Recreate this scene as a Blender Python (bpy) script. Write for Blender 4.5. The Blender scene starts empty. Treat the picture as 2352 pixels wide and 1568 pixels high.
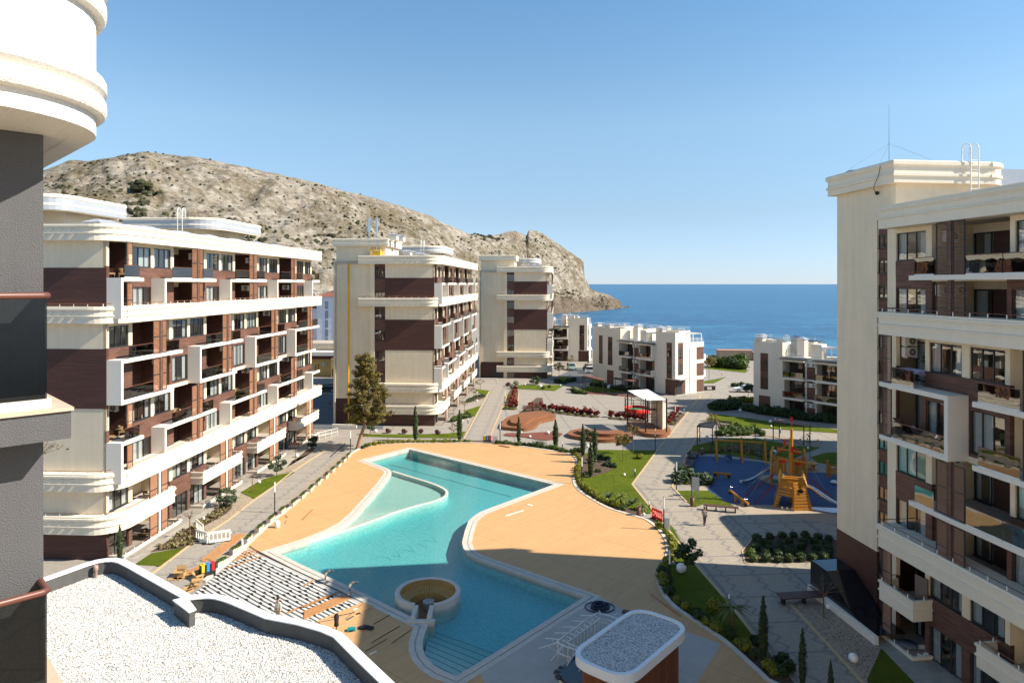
import bpy, math, random
from mathutils import Vector, noise
from mathutils.geometry import tessellate_polygon
random.seed(7)
S = bpy.context.scene
COL = S.collection
R_ = math.radians
# ------------------------------------------------------------------ camera, sky, sun, exposure
H = 22.0                       # eye height above the court
FPX, CX, HY = 1568.0, 1176.0, 652.3   # photo measured on a 2352 px wide copy
cd = bpy.data.cameras.new('camera'); cam = bpy.data.objects.new('camera', cd); COL.objects.link(cam)
cam.location = (0, 0, H); cam.rotation_euler = (R_(90), 0, 0)
cd.sensor_width = 36; cd.lens = 24; cd.shift_y = -0.0561; cd.clip_start = .3; cd.clip_end = 60000
S.camera = cam
SUN_EL, SUN_AZ = R_(38.5), R_(98.0)   # azimuth clockwise from +Y
w = bpy.data.worlds.new('World'); S.world = w; w.use_nodes = True
nt = w.node_tree; bg = nt.nodes['Background']
sky = nt.nodes.new('ShaderNodeTexSky'); sky.sky_type = 'NISHITA'; sky.sun_disc = False
sky.sun_elevation = SUN_EL; sky.sun_rotation = SUN_AZ
sky.altitude = 50; sky.air_density = 1.0; sky.dust_density = 0.0; sky.ozone_density = 3.0
tcw = nt.nodes.new('ShaderNodeTexCoord'); spw = nt.nodes.new('ShaderNodeSeparateXYZ'); rmp = nt.nodes.new('ShaderNodeValToRGB'); mxw = nt.nodes.new('ShaderNodeMixRGB')
nt.links.new(tcw.outputs['Generated'], spw.inputs[0]); nt.links.new(spw.outputs[2], rmp.inputs[0]); mxw.blend_type = 'MULTIPLY'; mxw.inputs[0].default_value = 1
for _p, _c in ((.0, (.44, .56, .90)), (.03, (.49, .58, .83)), (.10, (.62, .64, .70)), (.22, (.86, .88, .82)), (.40, (.73, .92, .92))):   # clear sea air all round: less yellow at the horizon, deeper blue overhead
    e = rmp.color_ramp.elements.new(_p); e.color = (*_c, 1)
rmp.color_ramp.elements.remove(rmp.color_ramp.elements[0]); rmp.color_ramp.elements[-1].color = (.73, .92, .92, 1)
nt.links.new(sky.outputs[0], mxw.inputs[1]); nt.links.new(rmp.outputs[0], mxw.inputs[2]); nt.links.new(mxw.outputs[0], bg.inputs[0]); bg.inputs[1].default_value = 0.106
sd = bpy.data.lights.new('sun', 'SUN'); sun = bpy.data.objects.new('sun', sd); COL.objects.link(sun)
sd.energy = 5.0; sd.angle = R_(.5); sd.color = (1, .91, .77)
dv = Vector((math.sin(SUN_AZ)*math.cos(SUN_EL), math.cos(SUN_AZ)*math.cos(SUN_EL), math.sin(SUN_EL)))
sun.rotation_euler = dv.to_track_quat('Z', 'Y').to_euler(); sun.location = (60, -5, 80)
S.view_settings.view_transform = 'Standard'; S.view_settings.look = 'None'
S.view_settings.exposure = 0.95; S.view_settings.gamma = 1
try: S.view_settings.use_curve_mapping = False
except Exception: pass
S.render.engine = 'CYCLES'
S.cycles.use_denoising = True
S.cycles.max_bounces = 7; S.cycles.diffuse_bounces = 5; S.cycles.glossy_bounces = 3
S.cycles.transparent_max_bounces = 14; S.cycles.transmission_bounces = 4; S.cycles.volume_bounces = 0
S.cycles.caustics_reflective = False; S.cycles.caustics_refractive = False

# ------------------------------------------------------------------ helpers
def G(u, v, z=0.0):
    """a point of the photo (2352 px copy) -> the place at height z where it stands"""
    Y = FPX*(H-z)/(v-HY); return ((u-CX)/FPX*Y, Y)
def ZC(x0, y0, s):
    return lambda x, y: ((x0+x/s)/1.08844, (y0+y/s)/1.08844)
def GP(pts, z=0.0, f=None):
    return [G(*(f(*p[:2]) if f else p[:2]), z) for p in pts]
def fillet(poly, rad, n=8):
    """round the corners of a closed xy polygon; rad: number or list"""
    out = []; N = len(poly)
    for i in range(N):
        r = rad[i] if isinstance(rad, (list, tuple)) else rad
        P = Vector(poly[i]); A = Vector(poly[i-1]); B = Vector(poly[(i+1) % N])
        if r <= 0: out.append(tuple(P)); continue
        a = (A-P); b = (B-P); la, lb = a.length, b.length
        a.normalize(); b.normalize()
        ang = math.acos(max(-1, min(1, a.dot(b))))
        t = min(r/math.tan(ang/2) if ang > 1e-3 else 0, la*.48, lb*.48)
        p0 = P+a*t; p1 = P+b*t
        for k in range(n+1):
            q = k/n; out.append(tuple(p0*(1-q)**2+P*2*q*(1-q)+p1*q*q))
    return out
def catmull(pts, n=6, closed=False):
    out = []; N = len(pts)
    for i in range(N if closed else N-1):
        p = [Vector(pts[(i+k-1) % N] if closed else pts[max(0, min(N-1, i+k-1))]) for k in range(4)]
        for k in range(n):
            t = k/n
            out.append(tuple(.5*((2*p[1])+(p[2]-p[0])*t+(2*p[0]-5*p[1]+4*p[2]-p[3])*t*t+(3*p[1]-p[0]-3*p[2]+p[3])*t**3)))
    if not closed: out.append(tuple(pts[-1]))
    return out
def area(poly):
    return .5*sum(poly[i-1][0]*poly[i][1]-poly[i][0]*poly[i-1][1] for i in range(len(poly)))
def offset(poly, d):
    """closed polygon moved outward by d"""
    if area(poly) < 0: d = -d
    out = []; N = len(poly)
    for i in range(N):
        P = Vector(poly[i]); a = (P-Vector(poly[i-1])); b = (Vector(poly[(i+1) % N])-P)
        if a.length < 1e-6 or b.length < 1e-6: out.append(tuple(P)); continue
        a.normalize(); b.normalize()
        n = Vector((a.y+b.y, -a.x-b.x)); 
        if n.length < 1e-4: n = Vector((a.y, -a.x))
        n.normalize(); c = max(.45, n.dot(Vector((a.y, -a.x))))
        out.append(tuple(P+n*(d/c)))
    return out
def stripline(pts, w):
    """open polyline -> ribbon polygon of width w"""
    L, Rr = [], []
    for i, p in enumerate(pts):
        P = Vector(p[:2]); a = Vector(pts[max(0, i-1)][:2]); b = Vector(pts[min(len(pts)-1, i+1)][:2])
        t = (b-a); t.normalize(); n = Vector((-t.y, t.x))*w/2
        L.append(tuple(P+n)); Rr.append(tuple(P-n))
    return L+Rr[::-1]
class MB:
    def __init__(s): s.v = []; s.f = []; s.m = []; s.sm = []
    def face(s, pts, m=0, sm=False):
        b = len(s.v); s.v.extend([tuple(p) for p in pts]); s.f.append(tuple(range(b, b+len(pts)))); s.m.append(m); s.sm.append(sm)
    def grid(s, rows, m=0, sm=True, close=False):
        b = len(s.v); n = len(rows[0])
        for r in rows: s.v.extend([tuple(p) for p in r])
        for i in range(len(rows)-1):
            for j in range(n if close else n-1):
                k = (j+1) % n
                s.f.append((b+i*n+j, b+i*n+k, b+(i+1)*n+k, b+(i+1)*n+j)); s.m.append(m); s.sm.append(sm)
    def box(s, x0, y0, z0, x1, y1, z1, m=0):
        b = len(s.v)
        s.v.extend([(x0, y0, z0), (x1, y0, z0), (x1, y1, z0), (x0, y1, z0), (x0, y0, z1), (x1, y0, z1), (x1, y1, z1), (x0, y1, z1)])
        for q in ((0, 3, 2, 1), (4, 5, 6, 7), (0, 1, 5, 4), (1, 2, 6, 5), (2, 3, 7, 6), (3, 0, 4, 7)):
            s.f.append(tuple(b+i for i in q)); s.m.append(m); s.sm.append(False)
    def obox(s, c, size, rot=0.0, m=0, tilt=None):
        """box centred at c (x,y, z of its bottom), turned about z; tilt: Matrix/euler applied first"""
        lx, ly, lz = size; ca, sa = math.cos(rot), math.sin(rot); b = len(s.v)
        for z in (0, lz):
            for (px, py) in ((-lx/2, -ly/2), (lx/2, -ly/2), (lx/2, ly/2), (-lx/2, ly/2)):
                p = Vector((px, py, z))
                if tilt: p.rotate(tilt)
                s.v.append((c[0]+p.x*ca-p.y*sa, c[1]+p.x*sa+p.y*ca, c[2]+p.z))
        for q in ((0, 3, 2, 1), (4, 5, 6, 7), (0, 1, 5, 4), (1, 2, 6, 5), (2, 3, 7, 6), (3, 0, 4, 7)):
            s.f.append(tuple(b+i for i in q)); s.m.append(m); s.sm.append(False)
    def beam(s, p0, p1, w, h, m=0):
        """rectangular bar between two points"""
        a, b_ = Vector(p0), Vector(p1); d = b_-a
        if d.length < 1e-6: return
        d.normalize(); up = Vector((0, 0, 1)) if abs(d.z) < .95 else Vector((0, 1, 0))
        x = d.cross(up); x.normalize(); y = x.cross(d); x *= w/2; y *= h/2; b = len(s.v)
        for c in (a, b_):
            for q in (-x-y, x-y, x+y, -x+y): s.v.append(tuple(c+q))
        for q in ((0, 3, 2, 1), (4, 5, 6, 7), (0, 1, 5, 4), (1, 2, 6, 5), (2, 3, 7, 6), (3, 0, 4, 7)):
            s.f.append(tuple(b+i for i in q)); s.m.append(m); s.sm.append(False)
    def poly(s, pts, z, m=0, holes=()):
        loops = [[Vector((p[0], p[1], 0)) for p in pts]]+[[Vector((p[0], p[1], 0)) for p in h] for h in holes]
        tris = tessellate_polygon(loops); flat = [p for l in loops for p in l]; b = len(s.v)
        s.v.extend([(p.x, p.y, z) for p in flat])
        for t in tris:
            a, c, d = (flat[i] for i in t)
            cr = (c.x-a.x)*(d.y-a.y)-(c.y-a.y)*(d.x-a.x)
            s.f.append(tuple(b+i for i in (t if cr > 0 else t[::-1]))); s.m.append(m); s.sm.append(False)
    def wall(s, pts, z0, z1, m=0, closed=True, sm=False):
        N = len(pts)
        for i in range(N if closed else N-1):
            a, c = pts[i], pts[(i+1) % N]
            s.face([(a[0], a[1], z0), (c[0], c[1], z0), (c[0], c[1], z1), (a[0], a[1], z1)], m, sm)
    def prism(s, pts, z0, z1, mt=0, ms=None, holes=(), bottom=False):
        ms = mt if ms is None else ms
        p = pts if area(pts) > 0 else pts[::-1]
        s.poly(p, z1, mt, holes); s.wall(p, z0, z1, ms)
        for h in holes: s.wall(h, z0, z1, ms)
        if bottom: s.poly(p, z0, ms, holes)
    def tube(s, pts, r, n=6, m=0, sm=True, cap=True):
        rows = []; P = [Vector(p) for p in pts]; rr = r if isinstance(r, (list, tuple)) else [r]*len(P)
        ref = None
        for i, p in enumerate(P):
            d = (P[min(i+1, len(P)-1)]-P[max(0, i-1)]); d.normalize()
            if ref is None: ref = Vector((0, 0, 1)) if abs(d.z) < .9 else Vector((1, 0, 0))
            x = d.cross(ref); x.normalize(); y = x.cross(d); y.normalize()
            rows.append([p+(x*math.cos(2*math.pi*k/n)+y*math.sin(2*math.pi*k/n))*rr[i] for k in range(n)])
        s.grid(rows, m, sm, True)
        if cap: s.face(rows[0][::-1], m); s.face(rows[-1], m)
    def lathe(s, prof, c=(0, 0, 0), n=16, m=0, sm=True, a0=0, a1=2*math.pi):
        full = abs(a1-a0-2*math.pi) < 1e-6; k = n if full else n+1
        rows = [[(c[0]+r*math.cos(a0+(a1-a0)*i/n), c[1]+r*math.sin(a0+(a1-a0)*i/n), c[2]+z) for i in range(k)] for r, z in prof]
        s.grid(rows, m, sm, full)
    def ball(s, c, r, n=12, k=8, m=0, sq=1.0):
        s.lathe([(max(1e-3, r*math.sin(math.pi*i/k)), -r*sq*math.cos(math.pi*i/k)) for i in range(k+1)], c, n, m)
    def sweep(s, prof, path, m=0, caps=True):
        """prof: [(outward, z)], path: open xy line whose outside is on its right"""
        rows = []
        for i, p in enumerate(path):
            P = Vector(p); a = P-Vector(path[i-1]) if i else None; b = Vector(path[i+1])-P if i < len(path)-1 else None
            a = a or b; b = b or a; a = a.normalized(); b = b.normalized()
            n = Vector((a.y+b.y, -a.x-b.x)); n.normalize(); c = max(.4, n.dot(Vector((a.y, -a.x))))
            rows.append([(P.x+n.x*o/c, P.y+n.y*o/c, z) for o, z in prof])
        s.grid(rows, m, False)
        if caps: s.face(rows[0], m); s.face(rows[-1][::-1], m)
    def blade(s, c, ax, size, m=0):
        """one small leaf quad centred at c"""
        x = Vector(ax[0])*size; y = Vector(ax[1])*size; c = Vector(c)
        s.face([c-x-y, c+x-y, c+x+y, c-x+y], m)
    def mesh(s, name, mats):
        me = bpy.data.meshes.new(name); me.from_pydata(s.v, [], s.f)
        for mt in (mats if isinstance(mats, (list, tuple)) else [mats]): me.materials.append(mt)
        me.polygons.foreach_set('material_index', s.m); me.polygons.foreach_set('use_smooth', s.sm); me.update()
        return me
    def done(s, name, mats, parent=None, loc=None, rot=None):
        return ob(name, s.mesh(name, mats), parent, loc, rot)
def ob(name, data, parent=None, loc=None, rot=None):
    o = bpy.data.objects.new(name, data); COL.objects.link(o)
    if parent: o.parent = parent
    if loc: o.location = loc
    if rot is not None: o.rotation_euler = (0, 0, rot) if isinstance(rot, (int, float)) else rot
    return o
def T(o, label, cat, group=None, kind=None):
    o['label'] = label; o['category'] = cat
    if group: o['group'] = group
    if kind: o['kind'] = kind
    return o
def thing(name, label, cat, loc=(0, 0, 0), rot=0.0, group=None):
    return T(ob(name, None, None, loc, rot), label, cat, group)
def struct(o): o['kind'] = 'structure'; return o
def stuff(o): o['kind'] = 'stuff'; return o
KIDS = {}
def dup(o, loc, rot=None, label=None, scale=None, parent=None):
    c = o.copy(); COL.objects.link(c); c.location = loc
    if rot is not None: c.rotation_euler = (0, 0, rot)
    if scale: c.scale = (scale,)*3 if isinstance(scale, (int, float)) else scale
    if label: c['label'] = label
    if parent: c.parent = parent
    def rec(src, dst):
        for ch in src.children:
            if ch.parent is not src: continue
            k = ch.copy(); COL.objects.link(k); k.parent = dst; rec(ch, k)
    rec(o, c); return c
ORD = ['first', 'second', 'third', 'fourth', 'fifth', 'sixth', 'seventh', 'eighth', 'ninth', 'tenth', 'eleventh', 'twelfth', 'thirteenth', 'fourteenth', 'fifteenth', 'sixteenth', 'seventeenth', 'eighteenth', 'nineteenth', 'twentieth'] + [f'twenty-{x}' for x in ('first', 'second', 'third', 'fourth', 'fifth', 'sixth', 'seventh', 'eighth', 'ninth')]+['thirtieth']+[f'thirty-{x}' for x in ('first', 'second', 'third', 'fourth', 'fifth', 'sixth', 'seventh', 'eighth', 'ninth')]+['fortieth']

# ------------------------------------------------------------------ materials
class NT:
    def __init__(s, name):
        s.m = bpy.data.materials.new(name); s.m.use_nodes = True; s.t = s.m.node_tree; s.p = s.t.nodes['Principled BSDF']; s.o = s.t.nodes['Material Output']
    def n(s, typ, **kw):
        x = s.t.nodes.new('ShaderNode'+typ)
        for k, v in kw.items():
            if k.startswith('i_'):
                key = k[2:]; x.inputs[int(key) if key.isdigit() else key.replace('_', ' ')].default_value = v
            else: setattr(x, k, v)
        return x
    def l(s, a, b): s.t.links.new(a, b)
    def coord(s, kind='Object', scale=(1, 1, 1), rot=0.0):
        c = s.n('TexCoord'); mp = s.n('Mapping'); mp.inputs['Scale'].default_value = scale; mp.inputs['Rotation'].default_value = (0, 0, rot)
        s.l(c.outputs[kind], mp.inputs[0]); return mp.outputs[0]
    def geo(s): return s.n('NewGeometry').outputs['Position']
    def math(s, op, a, b=None, c=None):
        x = s.n('Math', operation=op)
        for i, q in enumerate((a, b, c)):
            if q is None: continue
            if isinstance(q, (int, float)): x.inputs[i].default_value = q
            else: s.l(q, x.inputs[i])
        return x.outputs[0]
    def ramp(s, fac, stops):
        r = s.n('ValToRGB'); e = r.color_ramp.elements
        while len(e) < len(stops): e.new(.5)
        for k, (p, c) in zip(e, stops): k.position = p; k.color = (*c, 1) if len(c) == 3 else c
        s.l(fac, r.inputs[0]); return r.outputs[0]
    def mix(s, f, a, b, typ='MIX'):
        x = s.n('MixRGB', blend_type=typ)
        for i, q in enumerate((f, a, b)):
            if isinstance(q, (int, float)): x.inputs[i].default_value = q
            elif isinstance(q, tuple): x.inputs[i].default_value = (*q, 1) if len(q) == 3 else q
            else: s.l(q, x.inputs[i])
        return x.outputs[0]
    def noise(s, vec, scale, detail=4, rough=.6):
        x = s.n('TexNoise'); x.inputs['Scale'].default_value = scale; x.inputs['Detail'].default_value = detail; x.inputs['Roughness'].default_value = rough
        if vec is not None: s.l(vec, x.inputs['Vector'])
        return x.outputs[0]
    def bump(s, h, st, dist=.02):
        b = s.n('Bump'); b.inputs['Strength'].default_value = st; b.inputs['Distance'].default_value = dist
        s.l(h, b.inputs['Height']); s.l(b.outputs[0], s.p.inputs['Normal']); return b.outputs[0]
    def base(s, c): 
        if isinstance(c, tuple): s.p.inputs['Base Color'].default_value = (*c, 1)
        else: s.l(c, s.p.inputs['Base Color'])
    def set(s, rough=.6, metal=0, spec=.4):
        s.p.inputs['Roughness'].default_value = rough; s.p.inputs['Metallic'].default_value = metal
        s.p.inputs['Specular IOR Level'].default_value = spec
def mul(c, k): return tuple(min(1, x*k) for x in c)
def M(name, col, rough=.6, var=.12, scale=2.0, bump=0, bscale=40, metal=0, spec=.35, dist=.02, pos=False, vary=0.0):
    """plain surface with grain: large soft colour drift, fine speckle, relief; vary: shift from object to object"""
    t = NT(name); v = t.geo() if pos else t.coord()
    a = t.noise(v, scale, 5, .65); c = t.ramp(a, [(.25, mul(col, 1-var)), (.75, mul(col, 1+var))])
    f = t.noise(v, scale*14, 2); c = t.mix(t.math('MULTIPLY', f, var*.6), c, mul(col, .55))
    if vary:
        r = t.n('ObjectInfo').outputs['Random']; c = t.mix(t.math('MULTIPLY', r, vary), c, mul(col, .45))
    t.base(c); t.set(rough, metal, spec)
    if bump: t.bump(t.noise(v, bscale, 3), bump, dist)
    return t.m
def stucco(name, col, grain=90, st=.35, var=.05, dist=.012):
    t = NT(name); v = t.coord()
    a = t.noise(v, .35, 6, .7); st1 = t.n('Mapping'); st1.inputs['Scale'].default_value = (1.6, 1.6, .12); t.l(v, st1.inputs[0])
    b = t.noise(st1.outputs[0], 1.2, 5, .7)
    c = t.ramp(t.math('ADD', t.math('MULTIPLY', a, .5), t.math('MULTIPLY', b, .5)), [(.3, mul(col, 1-var*1.6)), (.6, col), (.8, mul(col, 1+var))])
    g = t.noise(v, grain, 2); c = t.mix(t.math('MULTIPLY', g, .14), c, mul(col, .6)); t.base(c); t.set(.85, 0, .2)
    t.bump(g, st, dist); return t.m
def planks(name, col, rowh, length, rot=0.0, axis='XY', mortar=.006, dark=.35, var=.16, rough=.6, bump=.5, pos=False, spec=.3, joint=0):
    t = NT(name); v = t.geo() if pos else t.coord()
    if axis != 'XY':
        sx = t.n('SeparateXYZ'); t.l(v, sx.inputs[0]); cb = t.n('CombineXYZ')
        if axis == 'FZ': t.l(t.math('ADD', sx.outputs[0], sx.outputs[1]), cb.inputs[0])     # any upright wall
        t.l(sx.outputs[2], cb.inputs[1]); v = cb.outputs[0]
    mp = t.n('Mapping'); mp.inputs['Rotation'].default_value = (0, 0, rot); t.l(v, mp.inputs[0])
    b = t.n('TexBrick'); b.offset = .37; b.squash = 1
    b.inputs['Scale'].default_value = 1; b.inputs['Mortar Size'].default_value = mortar; b.inputs['Brick Width'].default_value = length; b.inputs['Row Height'].default_value = rowh
    b.inputs['Mortar Smooth'].default_value = .1; b.inputs['Bias'].default_value = 0
    b.inputs['Color1'].default_value = (*mul(col, 1-var), 1); b.inputs['Color2'].default_value = (*mul(col, 1+var), 1); b.inputs['Mortar'].default_value = (*mul(col, dark), 1)
    t.l(mp.outputs[0], b.inputs['Vector'])
    st = t.n('Mapping'); st.inputs['Scale'].default_value = (1.5, 22, 1); t.l(mp.outputs[0], st.inputs[0])
    g = t.noise(st.outputs[0], 1.5, 4); c = t.mix(t.math('MULTIPLY', g, .35), b.outputs[0], mul(col, .5))
    big = t.noise(v, .22, 5, .7); c = t.mix(t.math('MULTIPLY', t.math('SUBTRACT', big, .35), .5), c, mul(col, 1.25))
    if joint:
        sj = t.n('SeparateXYZ'); t.l(mp.outputs[0], sj.inputs[0]); q = t.math('FRACT', t.math('DIVIDE', t.math('ADD', sj.outputs[0], joint*1000), joint)); c = t.mix(t.math('MULTIPLY', t.math('LESS_THAN', q, .05/joint), .55), c, mul(col, .4))
        wv = t.noise(v, .9, 6, .75); c = t.mix(t.math('MULTIPLY', t.math('GREATER_THAN', wv, .64), .10), c, mul(col, .6))
    t.base(c); t.set(rough, 0, spec)
    if bump: t.bump(t.math('SUBTRACT', 1.0, b.outputs[1]), bump, .01)
    return t.m
def leaf(name, col, var=.45, tr=.25, dry=None):
    t = NT(name); r = t.n('NewGeometry').outputs['Random Per Island']; oi = t.n('ObjectInfo').outputs['Random']
    c = t.ramp(r, [(0, mul(col, 1-var)), (.6, col), (1, mul(col, 1+var))])
    if dry: c = t.mix(t.math('GREATER_THAN', r, .86), c, dry)
    c = t.mix(t.math('MULTIPLY', oi, .25), c, mul(col, .55)); t.base(c); t.set(.55, 0, .3)
    d = t.n('BsdfTranslucent'); t.l(c, d.inputs[0]); x = t.n('MixShader'); x.inputs[0].default_value = tr
    t.l(t.p.outputs[0], x.inputs[1]); t.l(d.outputs[0], x.inputs[2]); t.l(x.outputs[0], t.o.inputs[0]); return t.m
def glassm(name, tint, refl=.12, rough=.0, dirt=0.0):
    t = NT(name); tr = t.n('BsdfTransparent'); tr.inputs[0].default_value = (*tint, 1)
    gl = t.n('BsdfGlossy'); gl.inputs[1].default_value = rough; gl.inputs[0].default_value = (.95, .97, 1, 1)
    v = t.coord(); b = t.n('Bump'); b.inputs['Strength'].default_value = .06; b.inputs['Distance'].default_value = .05
    t.l(t.noise(v, .9, 2), b.inputs['Height']); t.l(b.outputs[0], gl.inputs['Normal'])
    lw = t.n('LayerWeight'); lw.inputs[0].default_value = .5; f = t.math('ADD', t.math('MULTIPLY', t.math('POWER', lw.outputs['Facing'], 4.0), .85), refl)
    x = t.n('MixShader'); t.l(f, x.inputs[0]); t.l(tr.outputs[0], x.inputs[1]); t.l(gl.outputs[0], x.inputs[2]); t.l(x.outputs[0], t.o.inputs[0])
    return t.m
CREAM = (.82, .70, .52)
m_plaster = stucco('cream_plaster', CREAM, 90, .35, .11)
m_white = stucco('white_paint', (.78, .72, .63), 60, .1, .03)
m_cornice = stucco('cornice_render', (.80, .72, .58), 60, .12, .06)
m_brown = planks('brown_cladding', (.088, .037, .029), .09, 1.8, axis='FZ', mortar=.008, dark=.5, var=.22, rough=.55)
m_brick = planks('brown_plank_tiles', (.145, .072, .053), .10, .9, axis='FZ', mortar=.008, dark=.55, var=.3, rough=.6)
m_slat = M('wood_slat', (.27, .13, .07), .5, .2, 6)
m_dkframe = M('anthracite_metal', (.035, .036, .04), .4, .1, 5)
m_rail = M('brown_rail', (.16, .06, .035), .35, .1, 5, spec=.5)
m_glass = glassm('window_glass', (.62, .66, .67), .12)
m_bglass = glassm('tinted_balcony_glass', (.30, .31, .31), .10)
m_gglass = glassm('green_balcony_glass', (.25, .36, .33), .16)
m_curtain = M('white_curtain', (.8, .79, .76), .9, .06, 4)
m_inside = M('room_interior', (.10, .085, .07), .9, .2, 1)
m_slab = M('concrete_floor', (.42, .38, .33), .8, .1, 2)
m_metal = M('grey_sheet_metal', (.42, .44, .47), .35, .08, 3, metal=.3)
m_wmetal = M('white_metal', (.78, .77, .73), .4, .05, 5)
m_steel = M('stainless_steel', (.55, .55, .55), .18, .05, 5, metal=1)
m_black = M('black_metal', (.02, .02, .022), .45, .1, 5)
m_concrete = M('grey_concrete', (.40, .385, .36), .8, .14, 1.2, .25, 30)
m_stone = M('pale_coping_stone', (.55, .50, .43), .7, .1, 1.5, .15, 30)
m_ac = M('ac_white', (.72, .71, .67), .45, .04, 5)
m_grille = M('ac_grille', (.16, .16, .15), .5, .1, 5)
m_yellow = M('yellow_paint', (.75, .42, .02), .45, .1, 3)
m_red = M('red_plastic', (.65, .02, .015), .45, .08, 3)
m_wood = M('deck_timber', (.42, .205, .08), .55, .2, 4, pos=True, vary=.2)
m_rubber = M('black_rubber', (.02, .02, .02), .7, .1, 5)
m_trunk = M('bark', (.16, .10, .065), .9, .3, 6, .5, 20)
m_soil = M('mulch_soil', (.095, .060, .040), .95, .4, 2.5, .8, 14, pos=True, dist=.06)
m_ball = M('opal_globe', (.80, .80, .78), .35, .04, 4, spec=.5)
def gravelm(name, cols, sc, bump=.8):
    t = NT(name); v = t.coord(); vo = t.n('TexVoronoi'); vo.inputs['Scale'].default_value = sc; t.l(v, vo.inputs['Vector'])
    sp = t.n('SeparateColor'); t.l(vo.outputs['Color'], sp.inputs[0])
    n = len(cols); c = t.ramp(sp.outputs[0], [(i/(n-1), q) for i, q in enumerate(cols)])
    c = t.mix(t.math('MULTIPLY', t.math('GREATER_THAN', vo.outputs['Distance'], .62), .6), c, mul(cols[0], .35))
    big = t.noise(v, .6, 4); c = t.mix(t.math('MULTIPLY', big, .22), c, mul(cols[0], .5))
    t.base(c); t.set(.85, 0, .2); t.bump(vo.outputs['Distance'], bump, -.03); return t.m
m_gravel = gravelm('river_gravel', [(.22, .165, .115), (.37, .295, .22), (.47, .39, .30), (.31, .24, .175)], 12)
m_wgravel = gravelm('white_roof_gravel', [(.48, .46, .42), (.60, .58, .55), (.66, .65, .63), (.52, .50, .46), (.22, .20, .17), (.62, .61, .58), (.64, .63, .61)], 13, .9)
def grassm(name, a, b, c3):
    t = NT(name); v = t.geo(); n1 = t.noise(v, .35, 5, .7); n2 = t.noise(v, 9, 4, .75); 
    c = t.ramp(t.math('ADD', t.math('MULTIPLY', n1, .55), t.math('MULTIPLY', n2, .45)), [(.34, a), (.5, b), (.66, c3)])
    n3 = t.noise(v, 60, 2); c = t.mix(t.math('MULTIPLY', n3, .5), c, mul(a, .5)); t.base(c); t.set(.9, 0, .15)
    t.bump(t.math('ADD', n2, n3), 1.0, .08); return t.m
m_grass = grassm('lawn', (.075, .115, .006), (.125, .165, .007), (.18, .20, .012))
# paving: grey pavers with darker bands, all laid on real positions of the court
def paving(name, col, dark, rot, bands=None, zig=None, bw=.2, bh=.1, lines=None):
    t = NT(name); v = t.geo(); mp = t.n('Mapping'); mp.inputs['Rotation'].default_value = (0, 0, rot); t.l(v, mp.inputs[0]); v = mp.outputs[0]
    b = t.n('TexBrick'); b.inputs['Scale'].default_value = 1; b.inputs['Brick Width'].default_value = bw; b.inputs['Row Height'].default_value = bh; b.inputs['Mortar Size'].default_value = .007
    b.inputs['Color1'].default_value = (*mul(col, .86), 1); b.inputs['Color2'].default_value = (*mul(col, 1.12), 1); b.inputs['Mortar'].default_value = (*mul(col, .5), 1); t.l(v, b.inputs['Vector'])
    big = t.noise(v, .25, 6, .7); c = t.mix(t.math('MULTIPLY', big, .4), b.outputs[0], mul(col, .62))
    sp = t.n('SeparateXYZ'); t.l(v, sp.inputs[0]); x, y = sp.outputs[0], sp.outputs[1]
    f = None
    def orr(f, g): return g if f is None else t.math('MAXIMUM', f, g)
    if bands:     # (axis, period, width, shift)
        for ax, per, wd, sh in bands:
            q = t.math('FRACT', t.math('DIVIDE', t.math('ADD', y if ax == 'y' else x, sh+1000*per), per)); f = orr(f, t.math('LESS_THAN', q, wd/per))
    if zig:       # (period across, width, tooth length, amplitude)
        for per, wd, tl, am in zig:
            tri = t.math('PINGPONG', t.math('ADD', y, 1000), tl)
            stp = t.math('MULTIPLY', t.math('ROUND', t.math('DIVIDE', tri, .1)), .1*am/tl)
            q = t.math('FRACT', t.math('DIVIDE', t.math('ADD', t.math('ADD', x, stp), 1000*per), per)); f = orr(f, t.math('LESS_THAN', q, wd/per))
    if f is not None:
        spk = t.noise(v, 3.5, 3); f = t.math('MULTIPLY', f, t.math('ADD', -.05, t.math('MULTIPLY', spk, 1.3))); f = t.math('MAXIMUM', t.math('MINIMUM', f, .72), 0.0)
        c = t.mix(f, c, dark)
    t.base(c); t.set(.8, 0, .25); t.bump(t.math('SUBTRACT', 1.0, b.outputs[1]), .3, .006); return t.m
PV = (.335, .30, .255); PD = (.15, .143, .14)
m_pave = paving('court_pavers', PV, PD, R_(-4), bands=[('y', 5.2, .22, 0), ('x', 9.0, .22, 2)])
m_path = paving('walk_pavers', PV, PD, R_(4), bands=[('y', 3.1, .18, 0)], zig=[(2.6, .24, .55, .45)])
m_path2 = paving('walk_pavers_warm', (.36, .31, .245), (.15, .14, .14), R_(21.7), bands=[('y', 3.0, .2, 0)], zig=[(2.2, .26, .6, .5)])
m_path3 = paving('walk_pavers_bands', PV, PD, R_(3), bands=[('y', 3.4, .2, 0)], zig=[(2.3, .25, .5, .5)])
m_slabs = paving('sidewalk_slabs', (.36, .325, .275), PD, R_(-3.4), bw=.6, bh=.6)
m_kerb = M('buff_kerb', (.47, .345, .195), .75, .12, 3)
m_asph = M('asphalt', (.10, .105, .115), .9, .2, .6, .3, 60, pos=True)
m_deck = planks('terrace_boards', (.575, .335, .15), .145, 3.0, joint=6.2, rot=-R_(49.5), mortar=.008, dark=.55, var=.07, rough=.6, pos=True, bump=.35)
m_tim = planks('stage_boards', (.24, .10, .042), .14, 2.5, rot=R_(35), dark=.4, var=.2, pos=True)
m_timv = M('stage_fascia', (.25, .105, .045), .6, .3, 5, pos=True)

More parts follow.
